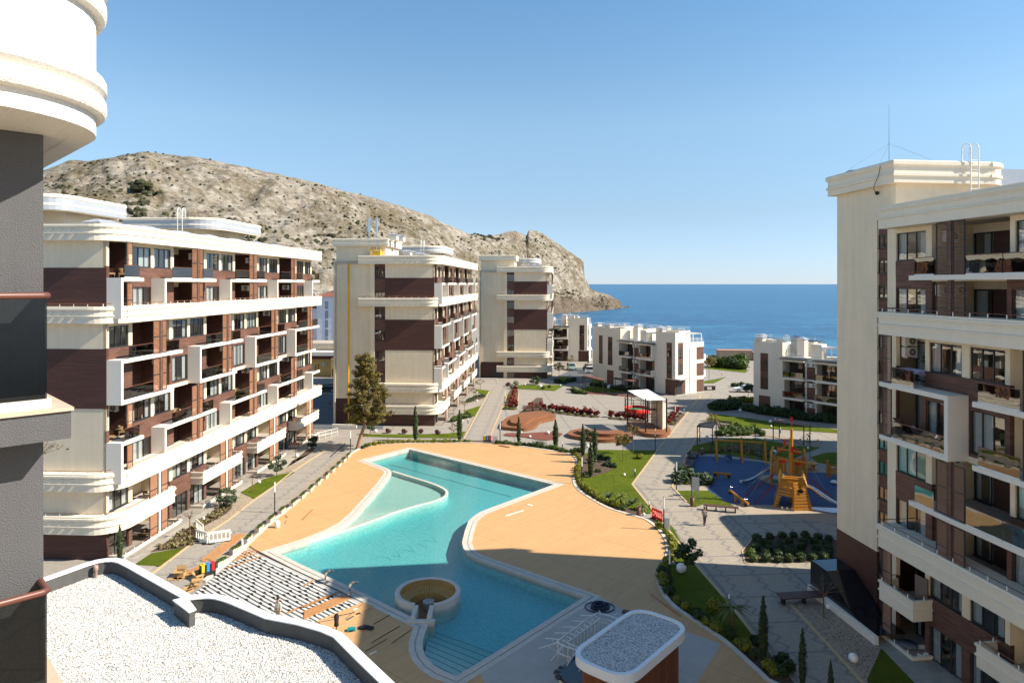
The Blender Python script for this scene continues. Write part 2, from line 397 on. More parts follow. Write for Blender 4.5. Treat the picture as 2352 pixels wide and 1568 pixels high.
m_path4 = paving('walk_pavers_low', (.36, .31, .245), (.15, .14, .14), R_(-3.5), bands=[('y', 3.6, .22, 0), ('x', 6.4, .3, 1.2)], zig=[(2.4, .26, .6, .5)])
# ================================================================== sea, hills, land
cd.clip_end = 120000
t = NT('sea_water'); v = t.geo()
mp = t.n('Mapping'); mp.inputs['Scale'].default_value = (.05, .11, 1); t.l(v, mp.inputs[0])
n1 = t.noise(mp.outputs[0], 1.0, 8, .72); mp2 = t.n('Mapping'); mp2.inputs['Scale'].default_value = (.0035, .016, 1); t.l(v, mp2.inputs[0]); n2 = t.noise(mp2.outputs[0], 1.0, 5)
c = t.ramp(t.math('ADD', t.math('MULTIPLY', n1, .66), t.math('MULTIPLY', n2, .34)), [(.38, (.001, .035, .11)), (.5, (.005, .085, .195)), (.62, (.04, .20, .33))])
t.base(c); t.set(.28, 0, .22); t.bump(n1, .8, 3.0); m_sea = t.m
mb = MB(); mb.face([(-50000, 120, 0), (60000, 120, 0), (60000, 100000, 0), (-50000, 100000, 0)])
struct(mb.done('sea', m_sea, loc=(0, 0, -18)))
# land that carries the estate, with an opening for the pool basin
POOL = [(940.5, 1033.7), (1271.7, 1114.6), (1125, 1169), (1102.5, 1178), (1088.5, 1187), (1076, 1198.5), (1067.5, 1222), (1061, 1248.5), (1064, 1261), (1073.5, 1273.6),
        (1088.5, 1283.5), (1106, 1290), (1342.7, 1373.6), (1102.5, 1523.7), (1048.5, 1556), (1015.6, 1543), (993, 1528), (978.4, 1511), (970.8, 1493.5), (970.8, 1476), (978.4, 1448.7), (984, 1437.5),
        (943.4, 1418.7), (800.8, 1348.6), (698, 1302), (632, 1269), (698, 1249), (761, 1224), (798, 1204), (823, 1181), (850, 1150), (880, 1115), (897, 1091), (899, 1084), (891, 1078), (840.8, 1059.5)]
POOLW = GP(POOL)
LAND = [(-900, -60), (500, -60), (500, 190), (150, 200), (60, 212), (22, 232), (2, 268), (-8, 340), (-14, 520), (-900, 520)]
mb = MB(); mb.poly(LAND, -.03, 0, [POOLW]); mb.wall(LAND, -20, -.03, 1)
struct(mb.done('ground', [m_pave, m_concrete]))
# ---- hills
RID = [(-1500, 560, 640, 200, 0), (-900, 505, 560, 200, 0), (-400, 455, 540, 215, 0), (0, 402, 545, 225, 0), (104, 391, 555, 230, 0), (160, 369.5, 575, 232, 0), (204, 371.5, 590, 235, 0), (279, 357.5, 610, 240, 0), (326, 349, 620, 245, 0), (338, 348, 625, 245, 0),
       (373, 357.5, 630, 248, 0), (432, 361, 640, 250, 0), (479, 367, 650, 255, 0), (548, 381, 660, 258, 0), (595, 392.5, 672, 262, 0), (643, 401, 685, 270, 0), (735, 422.5, 715, 285, 0), (809, 444, 745, 300, 0), (889, 464.5, 790, 330, -2), (959, 486, 850, 380, -4),
       (1030, 517, 910, 470, -8), (1079, 538.5, 950, 560, -14), (1111, 542, 975, 640, -18), (1146, 538.5, 1000, 720, -18), (1163, 533, 1015, 760, -18), (1184, 531, 1030, 800, -18), (1205, 540.5, 1045, 830, -18), (1211.5, 542, 1048, 838, -18), (1213, 530, 1050, 842, -18), (1234, 529, 1060, 870, -18),
       (1255, 542, 1072, 890, -18), (1294, 568.5, 1090, 930, -18), (1332, 594, 1106, 965, -18), (1340, 600, 1110, 975, -18), (1343, 636, 1112, 985, -18), (1355, 661, 1115, 1000, -18), (1364, 667, 1118, 1010, -18), (1399, 677, 1135, 1060, -18), (1427, 694.5, 1152, 1120, -18), (1430, 711, 1150, 1140, -18), (1446, 712, 1165, 1160, -19.5)]
def interp(u, k):
    for a, b in zip(RID, RID[1:]):
        if u <= b[0]: q = (u-a[0])/(b[0]-a[0]); return a[k]+(b[k]-a[k])*q
    return RID[-1][k]
def fbm(x, y, z, o=4, g=.55):
    s, a = 0, 1
    for _ in range(o): s += a*noise.noise((x, y, z)); x *= 2.03; y *= 2.03; a *= g
    return s
def hill_pt(u, tt):
    Yr, Yf, zf = interp(u, 2), interp(u, 3), interp(u, 4); hr = H+(HY-interp(u, 1))/FPX*Yr
    Y = Yf+(Yr-Yf)*tt; X = (u-CX)/FPX*Y
    if tt <= 1:
        if u > 1150:
            k = min(1, (u-1150)/120)
            a = tt**1.1; b = (tt/.10*.13 if tt < .10 else .13+(tt-.10)/.45*.17 if tt < .55 else .30+(tt-.55)/.45*.70); sh = a*(1-k)+b*k
        else: sh = .10*tt+.90*tt**1.25
        z = zf+(hr-zf)*sh
    else: z = hr-(tt-1)*(Yr-Yf)*.42
    e = min(1, tt*(4 if u < 1230 else 16))*(1 if tt < .86 else max(.06, 1-(tt-.86)/.14*.94) if tt <= 1 else .3)
    rx, ry = X*.8+Y*.6, -X*.6+Y*.8
    sp = 1-abs(noise.noise((rx/95, ry/210, 1.3)))*2; sp2 = 1-abs(noise.noise((X/42, Y/60, 5.1)))*2
    n = sp*11+sp2*4.5+fbm(X/26, Y/26, 2.2, 3)*4.6+fbm(X/8, Y/8, 9.2, 3)*2.4
    st = noise.noise((X/30, Y/30, z/7))*1.5*min(1, max(0, (z)/30))
    if u > 1180: k_ = min(1, (u-1180)/60)*(1-min(1, max(0, z+18)/75)); n += k_*((1-abs(noise.noise((X/15, Y/15, 3.7)))*2)*6-2+fbm(X/5, Y/5, 6.1, 3)*3.2)/.55
    sm = 1-.45*min(1, max(0, (u-1080)/90))
    z2 = z+e*sm*(n-5+st)
    if tt > .93 and tt <= 1.02: z2 += fbm(X/14, 3.1, 7.7, 3)*1.1
    return X, Y, max(z2, -19.5)
us = []; u = -1500
while u < 1446: us.append(u); u += 42 if u < 60 else (4.2 if u < 1150 else 2.6)
us += [1439, 1446]
tts = [0, .02, .04, .06, .08]+[.1+.9*i/130 for i in range(131)]+[1.03, 1.08, 1.2, 1.45]
mb = MB(); mb.grid([[hill_pt(u, q) for q in tts] for u in us])
t = NT('hill_rock'); v = t.geo(); sp = t.n('SeparateXYZ'); t.l(v, sp.inputs[0])
st = t.n('Mapping'); st.inputs['Rotation'].default_value = (.5, .35, .6); st.inputs['Scale'].default_value = (.05, .05, .42); t.l(v, st.inputs[0])
a1 = t.noise(v, .018, 6, .7); a2 = t.noise(v, .12, 6, .72); a3 = t.noise(st.outputs[0], 1.4, 6, .7); a4 = t.noise(v, .55, 4, .7)
rk = t.ramp(t.math('ADD', t.math('MULTIPLY', a3, .5), t.math('MULTIPLY', a2, .5)), [(.34, (.085, .074, .06)), (.44, (.235, .207, .167)), (.56, (.36, .322, .268)), (.70, (.48, .445, .385))])
dry = t.ramp(a4, [(.3, (.08, .065, .04)), (.6, (.19, .155, .10)), (.8, (.28, .24, .17))])
c = t.mix(t.ramp(t.math('ADD', t.math('MULTIPLY', a1, .6), t.math('MULTIPLY', a2, .4)), [(.43, (0, 0, 0)), (.56, (1, 1, 1))]), dry, rk)
vo = t.n('TexVoronoi'); vo.inputs['Scale'].default_value = .16; t.l(v, vo.inputs['Vector']); a5 = t.noise(v, .035, 3)
sc = t.math('MULTIPLY', t.math('LESS_THAN', vo.outputs['Distance'], .2), t.math('GREATER_THAN', a5, .52)); c = t.mix(t.math('MULTIPLY', sc, .7), c, (.06, .055, .028))
lo = t.ramp(t.math('MULTIPLY', t.math('ADD', sp.outputs[2], 20), 1/40), [(.0, (1, 1, 1)), (.42, (1, 1, 1)), (.7, (0, 0, 0))])
far = t.math('GREATER_THAN', sp.outputs[1], 780); orange = t.ramp(a4, [(.35, (.05, .038, .03)), (.52, (.14, .105, .075)), (.66, (.21, .155, .11)), (.8, (.24, .11, .04))])
c = t.mix(t.math('MULTIPLY', t.math('MULTIPLY', lo, far), .8), c, orange)
t.base(c); t.set(.95, 0, .1); t.bump(t.math('ADD', t.math('MULTIPLY', a2, 1.0), t.math('MULTIPLY', a3, .8)), 1.0, 3.0)
struct(mb.done('hills', t.m))
# scrub on the slopes
rng = random.Random(3)
mb = MB()
def scrub(mb, c, r, rng, fl=.7):
    n = 6; rows = []
    ph = rng.random()*6
    for i in range(4):
        a = math.pi*(.08+.84*i/3)
        rows.append([(c[0]+r*math.sin(a)*math.cos(ph+k*2*math.pi/n)*rng.uniform(.7, 1.25), c[1]+r*math.sin(a)*math.sin(ph+k*2*math.pi/n)*rng.uniform(.7, 1.25), c[2]+r*fl*(.25-math.cos(a))*rng.uniform(.8, 1.2)) for k in range(n)])
    mb.grid(rows[::1], 0, False, True)
cnt = 0
while cnt < 1900:
    u = rng.uniform(40, 1400); q = rng.random()**.8*.99+.01
    if u > 1330 and q < .3: continue
    X, Y, z = hill_pt(u, q)
    if z < -10 or (q > .93 and rng.random() > .15): continue
    d = noise.noise((X/60, Y/60, 4.4))+.55*noise.noise((X/17, Y/17, 8.1))
    if d < .12 and rng.random() > .28: continue
    scrub(mb, (X, Y, z), rng.uniform(.6, 1.6)*(1.5 if d > .45 and rng.random() < .4 else 1), rng); cnt += 1
for (u0, q0, n, sp_, r0) in ((335, .62, 26, 14, 2.6), (318, .47, 40, 12, 2.0), (350, .36, 60, 16, 2.1), (525, .42, 45, 15, 2.2), (590, .35, 40, 14, 2.0), (1130, .94, 26, 12, 2.4), (690, .2, 50, 14, 2.2), (160, .24, 40, 14, 2.4), (1290, .4, 60, 22, 1.9), (1045, .35, 60, 26, 2.0), (740, .55, 22, 14, 2.0), (1105, .97, 24, 12, 2.2)):
    for _ in range(n):
        u = u0+rng.gauss(0, sp_); q = min(.99, max(.02, q0+rng.gauss(0, .035))); X, Y, z = hill_pt(u, q); scrub(mb, (X, Y, z), r0*rng.uniform(.6, 1.3), rng)
X, Y, z = hill_pt(326, .64)
for _ in range(16): scrub(mb, (X+rng.gauss(0, 3), Y+rng.gauss(0, 3), z+rng.uniform(1, 7)), rng.uniform(2, 3.4), rng, .9)
m_scrub = leaf('scrub_leaves', (.052, .052, .02), .5, .1)
T(stuff(mb.done('scrub', m_scrub)), 'dark scrub bushes scattered over the rocky slopes', 'scrub')
# ---- coast path cut across the headland's grassy shelf
m_dust = M('dusty_track', (.44, .36, .25), .9, .15, .2)
for us_ in ([(1250+i*9, .26+.012*i+.02*math.sin(i*.9)) for i in range(13)], [(1300+i*3.2, .50-.022*i+.012*math.sin(i*1.3)) for i in range(10)]):
    P = [hill_pt(u, q) for u, q in us_]; mb = MB()
    wd = 1.4 if us_[0][0] > 500 else 2.2
    mb.grid([[(x-wd*.2, y-wd, z+.7), (x+wd*.2, y+wd, z+1.3)] for x, y, z in P]); struct(mb.done('footpath', m_dust))

# ================================================================== pool and its terrace
ZD = .10                                    # terrace level
DECK = [(420, 1390), (473, 1337), (568, 1257), (638, 1192), (668, 1169.6), (735, 1110), (784, 1062), (809, 1044), (833, 1030), (868, 1022.4), (907, 1020.4), (1030, 1019), (1102, 1019), (1147, 1021), (1196, 1027), (1241, 1033.5), (1272, 1038), (1298, 1042.6), (1314, 1048), (1322, 1059), (1323, 1075), (1318, 1090), (1315, 1103), (1318, 1116.6), (1328, 1128), (1339, 1137), (1359, 1150), (1392, 1168), (1425, 1179), (1459, 1189), (1483, 1197), (1508, 1217), (1525, 1241), (1529, 1258), (1528, 1276), (1518, 1294), (1508, 1318), (1508, 1340), (1520, 1368), (1543, 1395), (1582, 1423), (1657, 1474), (1722, 1532), (1757, 1566), (1830, 1640), (1000, 1640)]
DECKW = GP(DECK)
JO = GP([(440, 1368), (574, 1255), (590, 1266), (838, 1383), (728, 1428.5), (650, 1480), (420, 1480)])
COP = offset(POOLW, .84)
CONC = GP([(1374, 1372), (1432, 1402), (1500, 1430), (1657, 1481), (1560, 1640), (1142, 1640), (1101, 1545), (1060, 1568), (1048, 1572)])
# boards: outer outline minus coping; the open joist bay is left out by running the outline round it
mb = MB()
dk = DECKW[:]
dk = GP([(574, 1255)])+DECKW[2:]+GP([(650, 1640), (728, 1428.5), (838, 1383), (590, 1266)])
mb.poly(dk, ZD, 0, [COP]); mb.wall(dk, -.02, ZD, 0)
struct(mb.done('pool_deck', m_deck))
mb = MB(); mb.poly(CONC, ZD+.004); mb.wall(CONC, ZD-.05, ZD+.004)
m_terr = planks('porcelain_slabs', (.41, .375, .33), 1.2, 1.2, rot=R_(-49.5), mortar=.012, dark=.75, var=.06, rough=.5, pos=True, bump=.15)
struct(mb.done('poolside_paving', m_terr))
# kerb of the terrace
def ribbon(pts, wd, z0, z1, mat, name, close=False):
    mb = MB(); pl = stripline(pts, wd); mb.prism(pl, z0, z1); return struct(mb.done(name, mat))
mid = len(DECKW)
ribbon(catmull(offset(DECKW, .16)[1:46], 3), .32, -.02, ZD+.05, m_stone, 'terrace_kerb')
# coping: inner stone, drain slot, outer stone
m_cop = planks('coping_slabs', (.55, .50, .43), .5, .5, rot=R_(-49.5), mortar=.012, dark=.8, var=.06, rough=.7, pos=True, bump=.15)
c1, c2 = offset(POOLW, .40), offset(POOLW, .50)
mb = MB(); mb.poly(c1, ZD+.02, 0, [POOLW]); mb.wall(c1, ZD-.1, ZD+.02); mb.wall(POOLW, -.35, ZD+.02)
mb.poly(c2, ZD-.004, 1, [c1]); mb.poly(COP, ZD+.014, 0, [c2]); mb.wall(c2, ZD-.06, ZD+.014); mb.wall(COP, ZD-.06, ZD+.014)
pool = thing('swimming_pool', 'large turquoise free form swimming pool with pale stone coping', 'pool')
mb.done('coping', [m_cop, M('drain_slot', (.33, .31, .28), .8, .2, 8)], pool)
# basin
t = NT('pool_mosaic'); v = t.geo(); vo = t.n('TexVoronoi'); vo.inputs['Scale'].default_value = 12; t.l(v, vo.inputs['Vector'])
sp = t.n('SeparateColor'); t.l(vo.outputs['Color'], sp.inputs[0]); big = t.noise(v, .5, 6, .75)
c = t.ramp(sp.outputs[0], [(0, (.30, .47, .44)), (.5, (.43, .585, .55)), (1, (.60, .68, .64))]); c = t.mix(t.math('MULTIPLY', big, .3), c, (.42, .56, .46))
t.base(c); t.set(.5); m_mos = t.m
m_mosp = M('pale_mosaic', (.50, .53, .45), .6, .16, 6, pos=True)
KID = [(902, 1081), (920, 1086.5), (944, 1094), (981, 1105), (1005.6, 1114), (1023, 1123.5), (1026.5, 1131), (1018, 1140.7), (993, 1150.6), (956.5, 1160), (907, 1175), (868, 1190), (848, 1197), (798, 1214.5), (752, 1230), (716, 1241.5), (690, 1248.5), (664, 1254.5)]
KW = catmull(GP(KID), 4)
DEEP = -1.0
mb = MB(); mb.poly(POOLW, DEEP, 0); mb.wall(POOLW, DEEP, -.3, 0)
mb.done('basin', m_mos, pool)
left = GP([(720, 1240), (761, 1224), (798, 1204), (823, 1181), (850, 1150), (880, 1115), (897, 1091)])
kp = KW+left
mb = MB(); b0 = len(mb.v); mb.poly(kp, 0)
tgt = G(800, 1212); src = G(985, 1120)
dd = Vector((src[0]-tgt[0], src[1]-tgt[1])); L2 = dd.length_squared
def kz(x, y):
    q = ((x-tgt[0])*dd.x+(y-tgt[1])*dd.y)/L2; return -.09-.36*max(0, min(1, (q-.1)/.4))
# shallow floor as a fine grid clipped to the outline: rings from edge to centre
cx_ = sum(p[0] for p in kp)/len(kp); cy_ = sum(p[1] for p in kp)/len(kp)
mb = MB(); mb.poly(kp, 0); mb.v = [(x, y, kz(x, y)) for x, y, z in mb.v]; mb.done('shallow_floor', m_mosp, pool)
mb = MB(); mb.prism(stripline(KW, .28), DEEP, -.03, 0, 1); mb.done('dividing_wall', [m_stone, m_mos], pool)
# swimming lanes and faint lettering laid in the floor
m_dkt = M('dark_mosaic', (.06, .16, .17), .6, .3, 10)
for a, b in (((922, 1052.5), (1215, 1127)), ((893, 1066), (1175, 1141))):
    mb = MB(); mb.prism(stripline(GP([a, b], DEEP), .12), DEEP, DEEP+.012); mb.done('lane_line', m_dkt, pool)
zq = ZC(900, 1320, 10.69); m_let = M('floor_lettering', (.30, .50, .47), .7, .5, 6)
for st_ in ([(270, 850), (330, 815), (400, 800), (500, 790), (600, 780), (700, 782), (770, 800), (820, 840), (815, 880), (770, 930), (690, 955)], [(830, 715), (960, 750), (1085, 765)], [(985, 600), (1040, 690), (1085, 765)], [(1060, 570), (1240, 590), (1450, 630)], [(1305, 450), (1380, 560), (1450, 630)], [(1520, 405), (1640, 450), (1785, 510)], [(1690, 310), (1780, 330), (1880, 355)], [(1940, 250), (2000, 310), (2075, 380)]):
    mb = MB(); mb.prism(stripline(GP(st_, DEEP, zq), .09), DEEP, DEEP+.012); mb.done('floor_letter', m_let, pool)
# entry steps at the near end
for k in range(7):
    z1 = -.2-.112*k; z0 = z1-.112
    a = (978-6.5*0, 1515-11.5*k); 
    q = k/6; pa = (972+13*q, 1512-66*q) ; pb = (1062+85*q*.95, 1560-57*q)
    nearL = GP([(1048, 1580), (985, 1555), (960, 1500)])
    P = [G(*pa, z1), G(*pb, z1)]+[G(1048, 1562), G(1010, 1545), G(985, 1526), G(974, 1508)]
    mb = MB(); mb.poly(P, z1); mb.wall([P[0], P[1]], z0-.2, z1, 0, False); mb.wall([G(*pa, z1), G(*pb, z1)], z1-.001, z1, 0, False)
    mb.done('entry_step', m_mosp, pool)
    mb = MB(); e = stripline([P[0], P[1]], .05); mb.prism(e, z1-.02, z1+.006); mb.done('step_nosing', m_dkt, pool)
# water: clear tinted body with a rippled skin
t = NT('pool_water'); v = t.geo(); tr = t.n('BsdfTransparent'); tr.inputs[0].default_value = (.93, .985, .98, 1)
gl = t.n('BsdfGlossy'); gl.inputs[1].default_value = .03; b = t.n('Bump'); b.inputs['Strength'].default_value = .22; b.inputs['Distance'].default_value = .05
t.l(t.math('ADD', t.noise(v, 2.6, 3), t.math('MULTIPLY', t.noise(v, 9, 2), .35)), b.inputs['Height']); t.l(b.outputs[0], gl.inputs['Normal'])
lw = t.n('LayerWeight'); lw.inputs[0].default_value = .5; t.l(b.outputs[0], lw.inputs['Normal']); fr = t.math('ADD', t.math('MULTIPLY', t.math('POWER', lw.outputs['Facing'], 5.0), .95), .022)
x = t.n('MixShader'); t.l(fr, x.inputs[0]); t.l(tr.outputs[0], x.inputs[1]); t.l(gl.outputs[0], x.inputs[2]); t.l(x.outputs[0], t.o.inputs[0])
va = t.n('VolumeAbsorption'); va.inputs[0].default_value = (.36, .79, .83, 1); va.inputs[1].default_value = .6; t.l(va.outputs[0], t.o.inputs['Volume'])
WATER_MAT = t.m
# round sunken lounge in the water, with its gangway
lx, ly = G(983, 1357, .35); 
ln = thing('sunken_lounge', 'round sunken lounge in the pool with ribbed timber seating and gangway', 'sunken seating', (lx, ly, 0))
RL = 2.3; gap = .30
a0 = -math.pi/2+gap; a1 = 1.5*math.pi-gap
mb = MB(); mb.lathe([(RL, DEEP), (RL, .36), (RL-.04, .40), (RL-.30, .40), (RL-.34, .36), (RL-.34, -.9)], n=48, a0=a0, a1=a1)
gx = RL*math.sin(gap); gy = -RL*math.cos(gap)
for sx in (-1, 1):
    xa, xb = sx*(gx+.0), sx*(gx-.30)
    mb.box(min(xa, xb), -3.75, DEEP, max(xa, xb), gy+.10, .36)
mb.box(-gx-.25, -4.1, DEEP, gx+.25, -3.72, .22); mb.done('rim_wall', m_stone, ln)
mb = MB(); mb.lathe([(RL-.34, -.84), (.001, -.84)], n=40); mb.box(-gx+.3, -3.75, -.9, gx-.3, 0, -.835); mb.done('floor_boards', m_tim, ln)
mb = MB()
for k in range(3): mb.box(-gx+.3, -3.75+.28*k, -.9, gx-.3, -3.5+.28*k, .02-.28*k)
mb.done('gangway_step', m_tim, ln)
t_ = M('bent_timber', (.50, .30, .10), .5, .2, 5)
mb = MB()
for k in range(84):
    a = a0+.1+(a1-a0-.2)*k/83; ca, sa = math.cos(a), math.sin(a)
    pr = [(RL-.36, .33), (RL-.44, -.02), (RL-.62, -.32), (RL-.95, -.36), (RL-1.02, -.84)]
    for (r0, z0), (r1, z1) in zip(pr, pr[1:]): mb.beam((r0*ca, r0*sa, z0), (r1*ca, r1*sa, z1), .085, .06)
stuff(mb.done('seat_slat', t_, ln))
mb = MB(); mb.lathe([(RL-.35, -.83), (RL-.35, .34)], n=40, a0=a0, a1=a1); mb.done('seat_back', M('dark_backing', (.07, .04, .02), .8), ln)
mb = MB(); mb.lathe([(.30, -.84), (.36, -.5), (.40, -.36), (.40, -.30), (.33, -.30), (.30, -.42), (.001, -.42)], n=20)
T(mb.done('fire_bowl', m_concrete, loc=(lx+.05, ly-.1, 0)), 'round dark fire table in the middle of the sunken lounge', 'fire table')
# swan neck water jets
wc = [(lx+(RL-.2)*math.cos(a0+(a1-a0)*i/40), ly+(RL-.2)*math.sin(a0+(a1-a0)*i/40)) for i in range(41)]
wc += [(lx-gx+.15, ly-3.9), (lx+gx-.15, ly-3.9)]
mb = MB(); mb.prism(offset(POOLW, .003), DEEP-.05, -.075, holes=[wc], bottom=True); struct(mb.done('pool_water', WATER_MAT))
def jet(u, v_, lab):
    x, y = G(u, v_, ZD); o = thing('water_cannon', lab, 'water jet', (x, y, ZD), R_(32), 'steel water jets on the coping')
    mb = MB(); pr = [(0, 0), (-.10, .30), (-.06, .58), (.14, .78), (.42, .80), (.60, .68)]
    pr = catmull(pr, 5); rows = [[(a, w_, z), (a, -w_, z)] for i, (a, z) in enumerate(pr) for w_ in (.17,)]
    mb.grid(rows); mb.grid([[(a+.03, w_, z-.04), (a+.03, -w_, z-.04)] for a, z in pr for w_ in (.17,)]); mb.done('spout', m_steel, o)
    mb = MB(); mb.lathe([(.001, .03), (.2, .03), (.22, 0)], n=14); mb.done('base_flange', m_steel, o)
zc = ZC(760, 1280, 3.673)
jet(*zc(205, 645), 'curved steel water jet on the coping, nearer the pool corner tip'); jet(*zc(428, 752), 'curved steel water jet on the coping, nearer the sunken lounge')
# open joist bay
mb = MB(); mb.poly(JO, -.012); struct(mb.done('subfloor', M('screed', (.42, .40, .37), .9, .15, .8, .2, 20)))
ja = Vector(G(590, 1266)); jb = Vector(G(838, 1383)); jd = (jb-ja).normalized(); jn = Vector((jd.y, -jd.x)); jn = jn if jn.y < 0 else -jn
m_joist = M('pale_joist', (.58, .56, .52), .6, .12, 3); m_pad = M('black_pedestal', (.025, .025, .025), .7)
jt = thing('terrace_substructure', 'unfinished timber terrace frame of pale joists on black pedestals', 'deck frame')
def clipseg(P0, d, poly):
    ts = []
    for i in range(len(poly)):
        a, b = Vector(poly[i-1]), Vector(poly[i]); e = b-a; den = d.x*e.y-d.y*e.x
        if abs(den) < 1e-9: continue
        q = a-P0; tt = (q.x*e.y-q.y*e.x)/den; s_ = (q.x*d.y-q.y*d.x)/den
        if 0 <= s_ <= 1: ts.append(tt)
    return (min(ts), max(ts)) if len(ts) > 1 else None
rr = random.Random(5)
for k in range(34):
    P0 = ja+jn*(.55+.34*k); r = clipseg(P0, jd, JO)
    if not r or r[1]-r[0] < .6: continue
    a, b = P0+jd*(r[0]+.1), P0+jd*(r[1]-.1)
    mb = MB(); mb.beam((a.x, a.y, .035), (b.x, b.y, .035), .18, .09); mb.done('joist', m_joist, jt)
    mb = MB(); s = .2+rr.random()
    while s < (b-a).length:
        p = a+jd*s+jn*.13; mb.obox((p.x, p.y, -.01), (.24, .13, .135), math.atan2(jd.y, jd.x)); s += rr.choice((.8, 1.2, 1.6, 2.4))
    stuff(mb.done('pedestal', m_pad, jt))
for off, wd, mt in ((.1, .14, m_black), (.34, .22, m_concrete)):
    a, b = ja+jn*off, jb+jn*off; mb = MB(); mb.beam((a.x, a.y, .03), (b.x, b.y, .03), wd, .08, 0); mb.done('edge_channel', mt, jt)
zj = ZC(380, 1260, 4.611); zj2 = ZC(760, 1280, 3.673)
def board(a, b, wd, lab, z=.10, th=.035, name='loose_board'):
    A, B = G(*a, z), G(*b, z); mb = MB(); mb.beam((A[0], A[1], z), (B[0], B[1], z), wd, th)
    return T(mb.done(name, m_wood), lab, 'board', 'timber boards lying on the joists')
board(zj(835, 745), zj(1285, 592), .15, 'single board laid across the joists, longest of the five by the corner')
board(zj(930, 652), zj(1225, 560), .15, 'board across the joists, second from the longest corner board')
for k, (a, b) in enumerate((((960, 628), (1200, 540)), ((990, 603), (1180, 525)), ((1040, 565), (1150, 510)))):
    board(zj(*a), zj(*b), .13, f'short board across the narrow joist corner, {ORD[k]} from the long ones')
board(zj(1755, 938), zj(1868, 868), .14, 'short loose board lying by the pool coping near the jets')
board(zj(1545, 1255), zj(2029, 1055), .17, 'long loose board bridging the joists beside the worker')
board(zj2(0, 865), zj2(325, 725), .16, 'raised board laid over the joists between the two jets', .16)
mb = MB(); mb.prism([G(*zj2(*p), .13) for p in ((0, 980), (0, 905), (330, 762), (355, 755), (430, 782), (400, 800))], .06, .13)
T(mb.done('board_strip', m_wood), 'wide strip of joined boards laid across the joists near the second jet', 'board')
mb = MB(); mb.prism([G(*zj2(*p), .13) for p in ((120, 1000), (150, 985), (545, 825), (640, 858), (560, 900), (400, 1010), (200, 1060))], .06, .135)
struct(mb.done('deck_edge', m_deck))
# ================================================================== apartment buildings
ST = 3.3
def zf(k): return -.6+ST*k
_cache = {}
def cached(key, fn):
    if key not in _cache: _cache[key] = fn()
    return _cache[key]
def frame_mesh(w_, h, n, fr=.065):
    """window frame in local x (width), z; y = outwards; n lights"""
    mb = MB(); d = .05
    mb.box(0, -d*.4, 0, w_, d, fr); mb.box(0, -d*.4, h-fr, w_, d, h)
    for i in range(n+1):
        x = i*(w_-fr)/n; ww = fr*1.0
        mb.box(x, -d*.4, fr, x+ww, d, h-fr)
    mb.box(-.03, -.10, -.05, w_+.03, .02, .0)
    return mb.mesh('window_frame', m_dkframe)
def pane_mesh(w_, h):
    mb = MB(); mb.face([(0, 0, 0), (w_, 0, 0), (w_, 0, h), (0, 0, h)]); return mb.mesh('pane', m_glass)
def curtain_mesh(w_, h, kind, rng):
    mb = MB(); spans = {0: [(0, w_*.48), (w_*.53, w_)], 1: [(0, w_*.3), (w_*.72, w_)], 2: [(w_*.45, w_)], 3: [(0, w_*.62)], 4: [(0, w_*.22), (w_*.82, w_)]}[kind]
    for a, b in spans:
        n = max(6, int((b-a)*14)); rows = [[], []]
        for i in range(n+1):
            x = a+(b-a)*i/n; y = .16+.045*math.sin(i*1.9)+rng.uniform(-.015, .015)
            rows[0].append((x, y, .04)); rows[1].append((x, y, h-.04))
        mb.grid(rows)
    return mb.mesh('curtain', m_curtain)
wrng = random.Random(11)
def add_window(parent, loc, rot, w_, h, n=3, split=True, curtain=None, name='window'):
    w_ = round(w_, 2); h = round(h, 2)
    f = ob(name, cached(('f', w_, h, n), lambda: frame_mesh(w_, h, n)), parent, loc, rot)
    if split:
        pw = (w_-.065)/n
        for i in range(n): ob('pane', cached(('p', round(pw, 2), h), lambda: pane_mesh(pw-.065, h-.13)), f, (i*pw+.065, .02, .065))
    else: ob('pane', cached(('p', w_, h), lambda: pane_mesh(w_-.13, h-.13)), f, (.065, .02, .065))
    k = wrng.choice((0, 1, 1, 2, 3, 4, 4, None)) if curtain is None else curtain
    if k is not None and k >= 0: ob('curtain', cached(('c', w_, h, k), lambda: curtain_mesh(w_, h, k, wrng)), f)
    return f
def shutter_mesh(w_, h):
    mb = MB(); fr = .05
    for x in (0, w_-fr): mb.box(x, -.03, 0, x+fr, .03, h, 1)
    for z in (0, h*.5, h-fr): mb.box(fr, -.028, z, w_-fr, .028, z+fr, 1)
    z = .07
    while z < h-.06:
        mb.face([(fr, -.028, z), (w_-fr, -.028, z), (w_-fr, .026, z+.062), (fr, .026, z+.062)]); z += .105
    return mb.mesh('shutter', [m_slat, m_dkframe])
def glass_mesh(L, h=1.0, mt=None):
    mb = MB(); mb.box(0, -.008, .06, L, .008, h); return mb.mesh('glass_panel', mt or m_bglass)
def rail_mesh(L, h=1.0):
    mb = MB(); mb.tube([(0, 0, h+.02), (L, 0, h+.02)], .028, 6); mb.box(0, -.03, 0, L, .03, .06, 1); return mb.mesh('handrail', [m_rail, m_wmetal])
def ac_mesh():
    mb = MB(); mb.box(-.42, 0, 0, .42, .32, .58); mb.box(-.36, .02, -.07, -.30, .40, 0, 0); mb.box(.30, .02, -.07, .36, .40, 0, 0)
    return mb.mesh('air_conditioner', m_ac)
def grille_mesh():
    mb = MB(); n = 18
    mb.face([(-.10+.235*math.cos(2*math.pi*k/n), .325, .29-.235*math.sin(2*math.pi*k/n)) for k in range(n)])
    for q in range(3): 
        mb.face([(-.10+(.05+.07*q)*math.cos(2*math.pi*k/n), .33-.002*q, .29-(.05+.07*q)*math.sin(2*math.pi*k/n)) for k in range(n)], 1) if q == 0 else None
    return mb.mesh('fan_grille', [m_grille, m_ac])
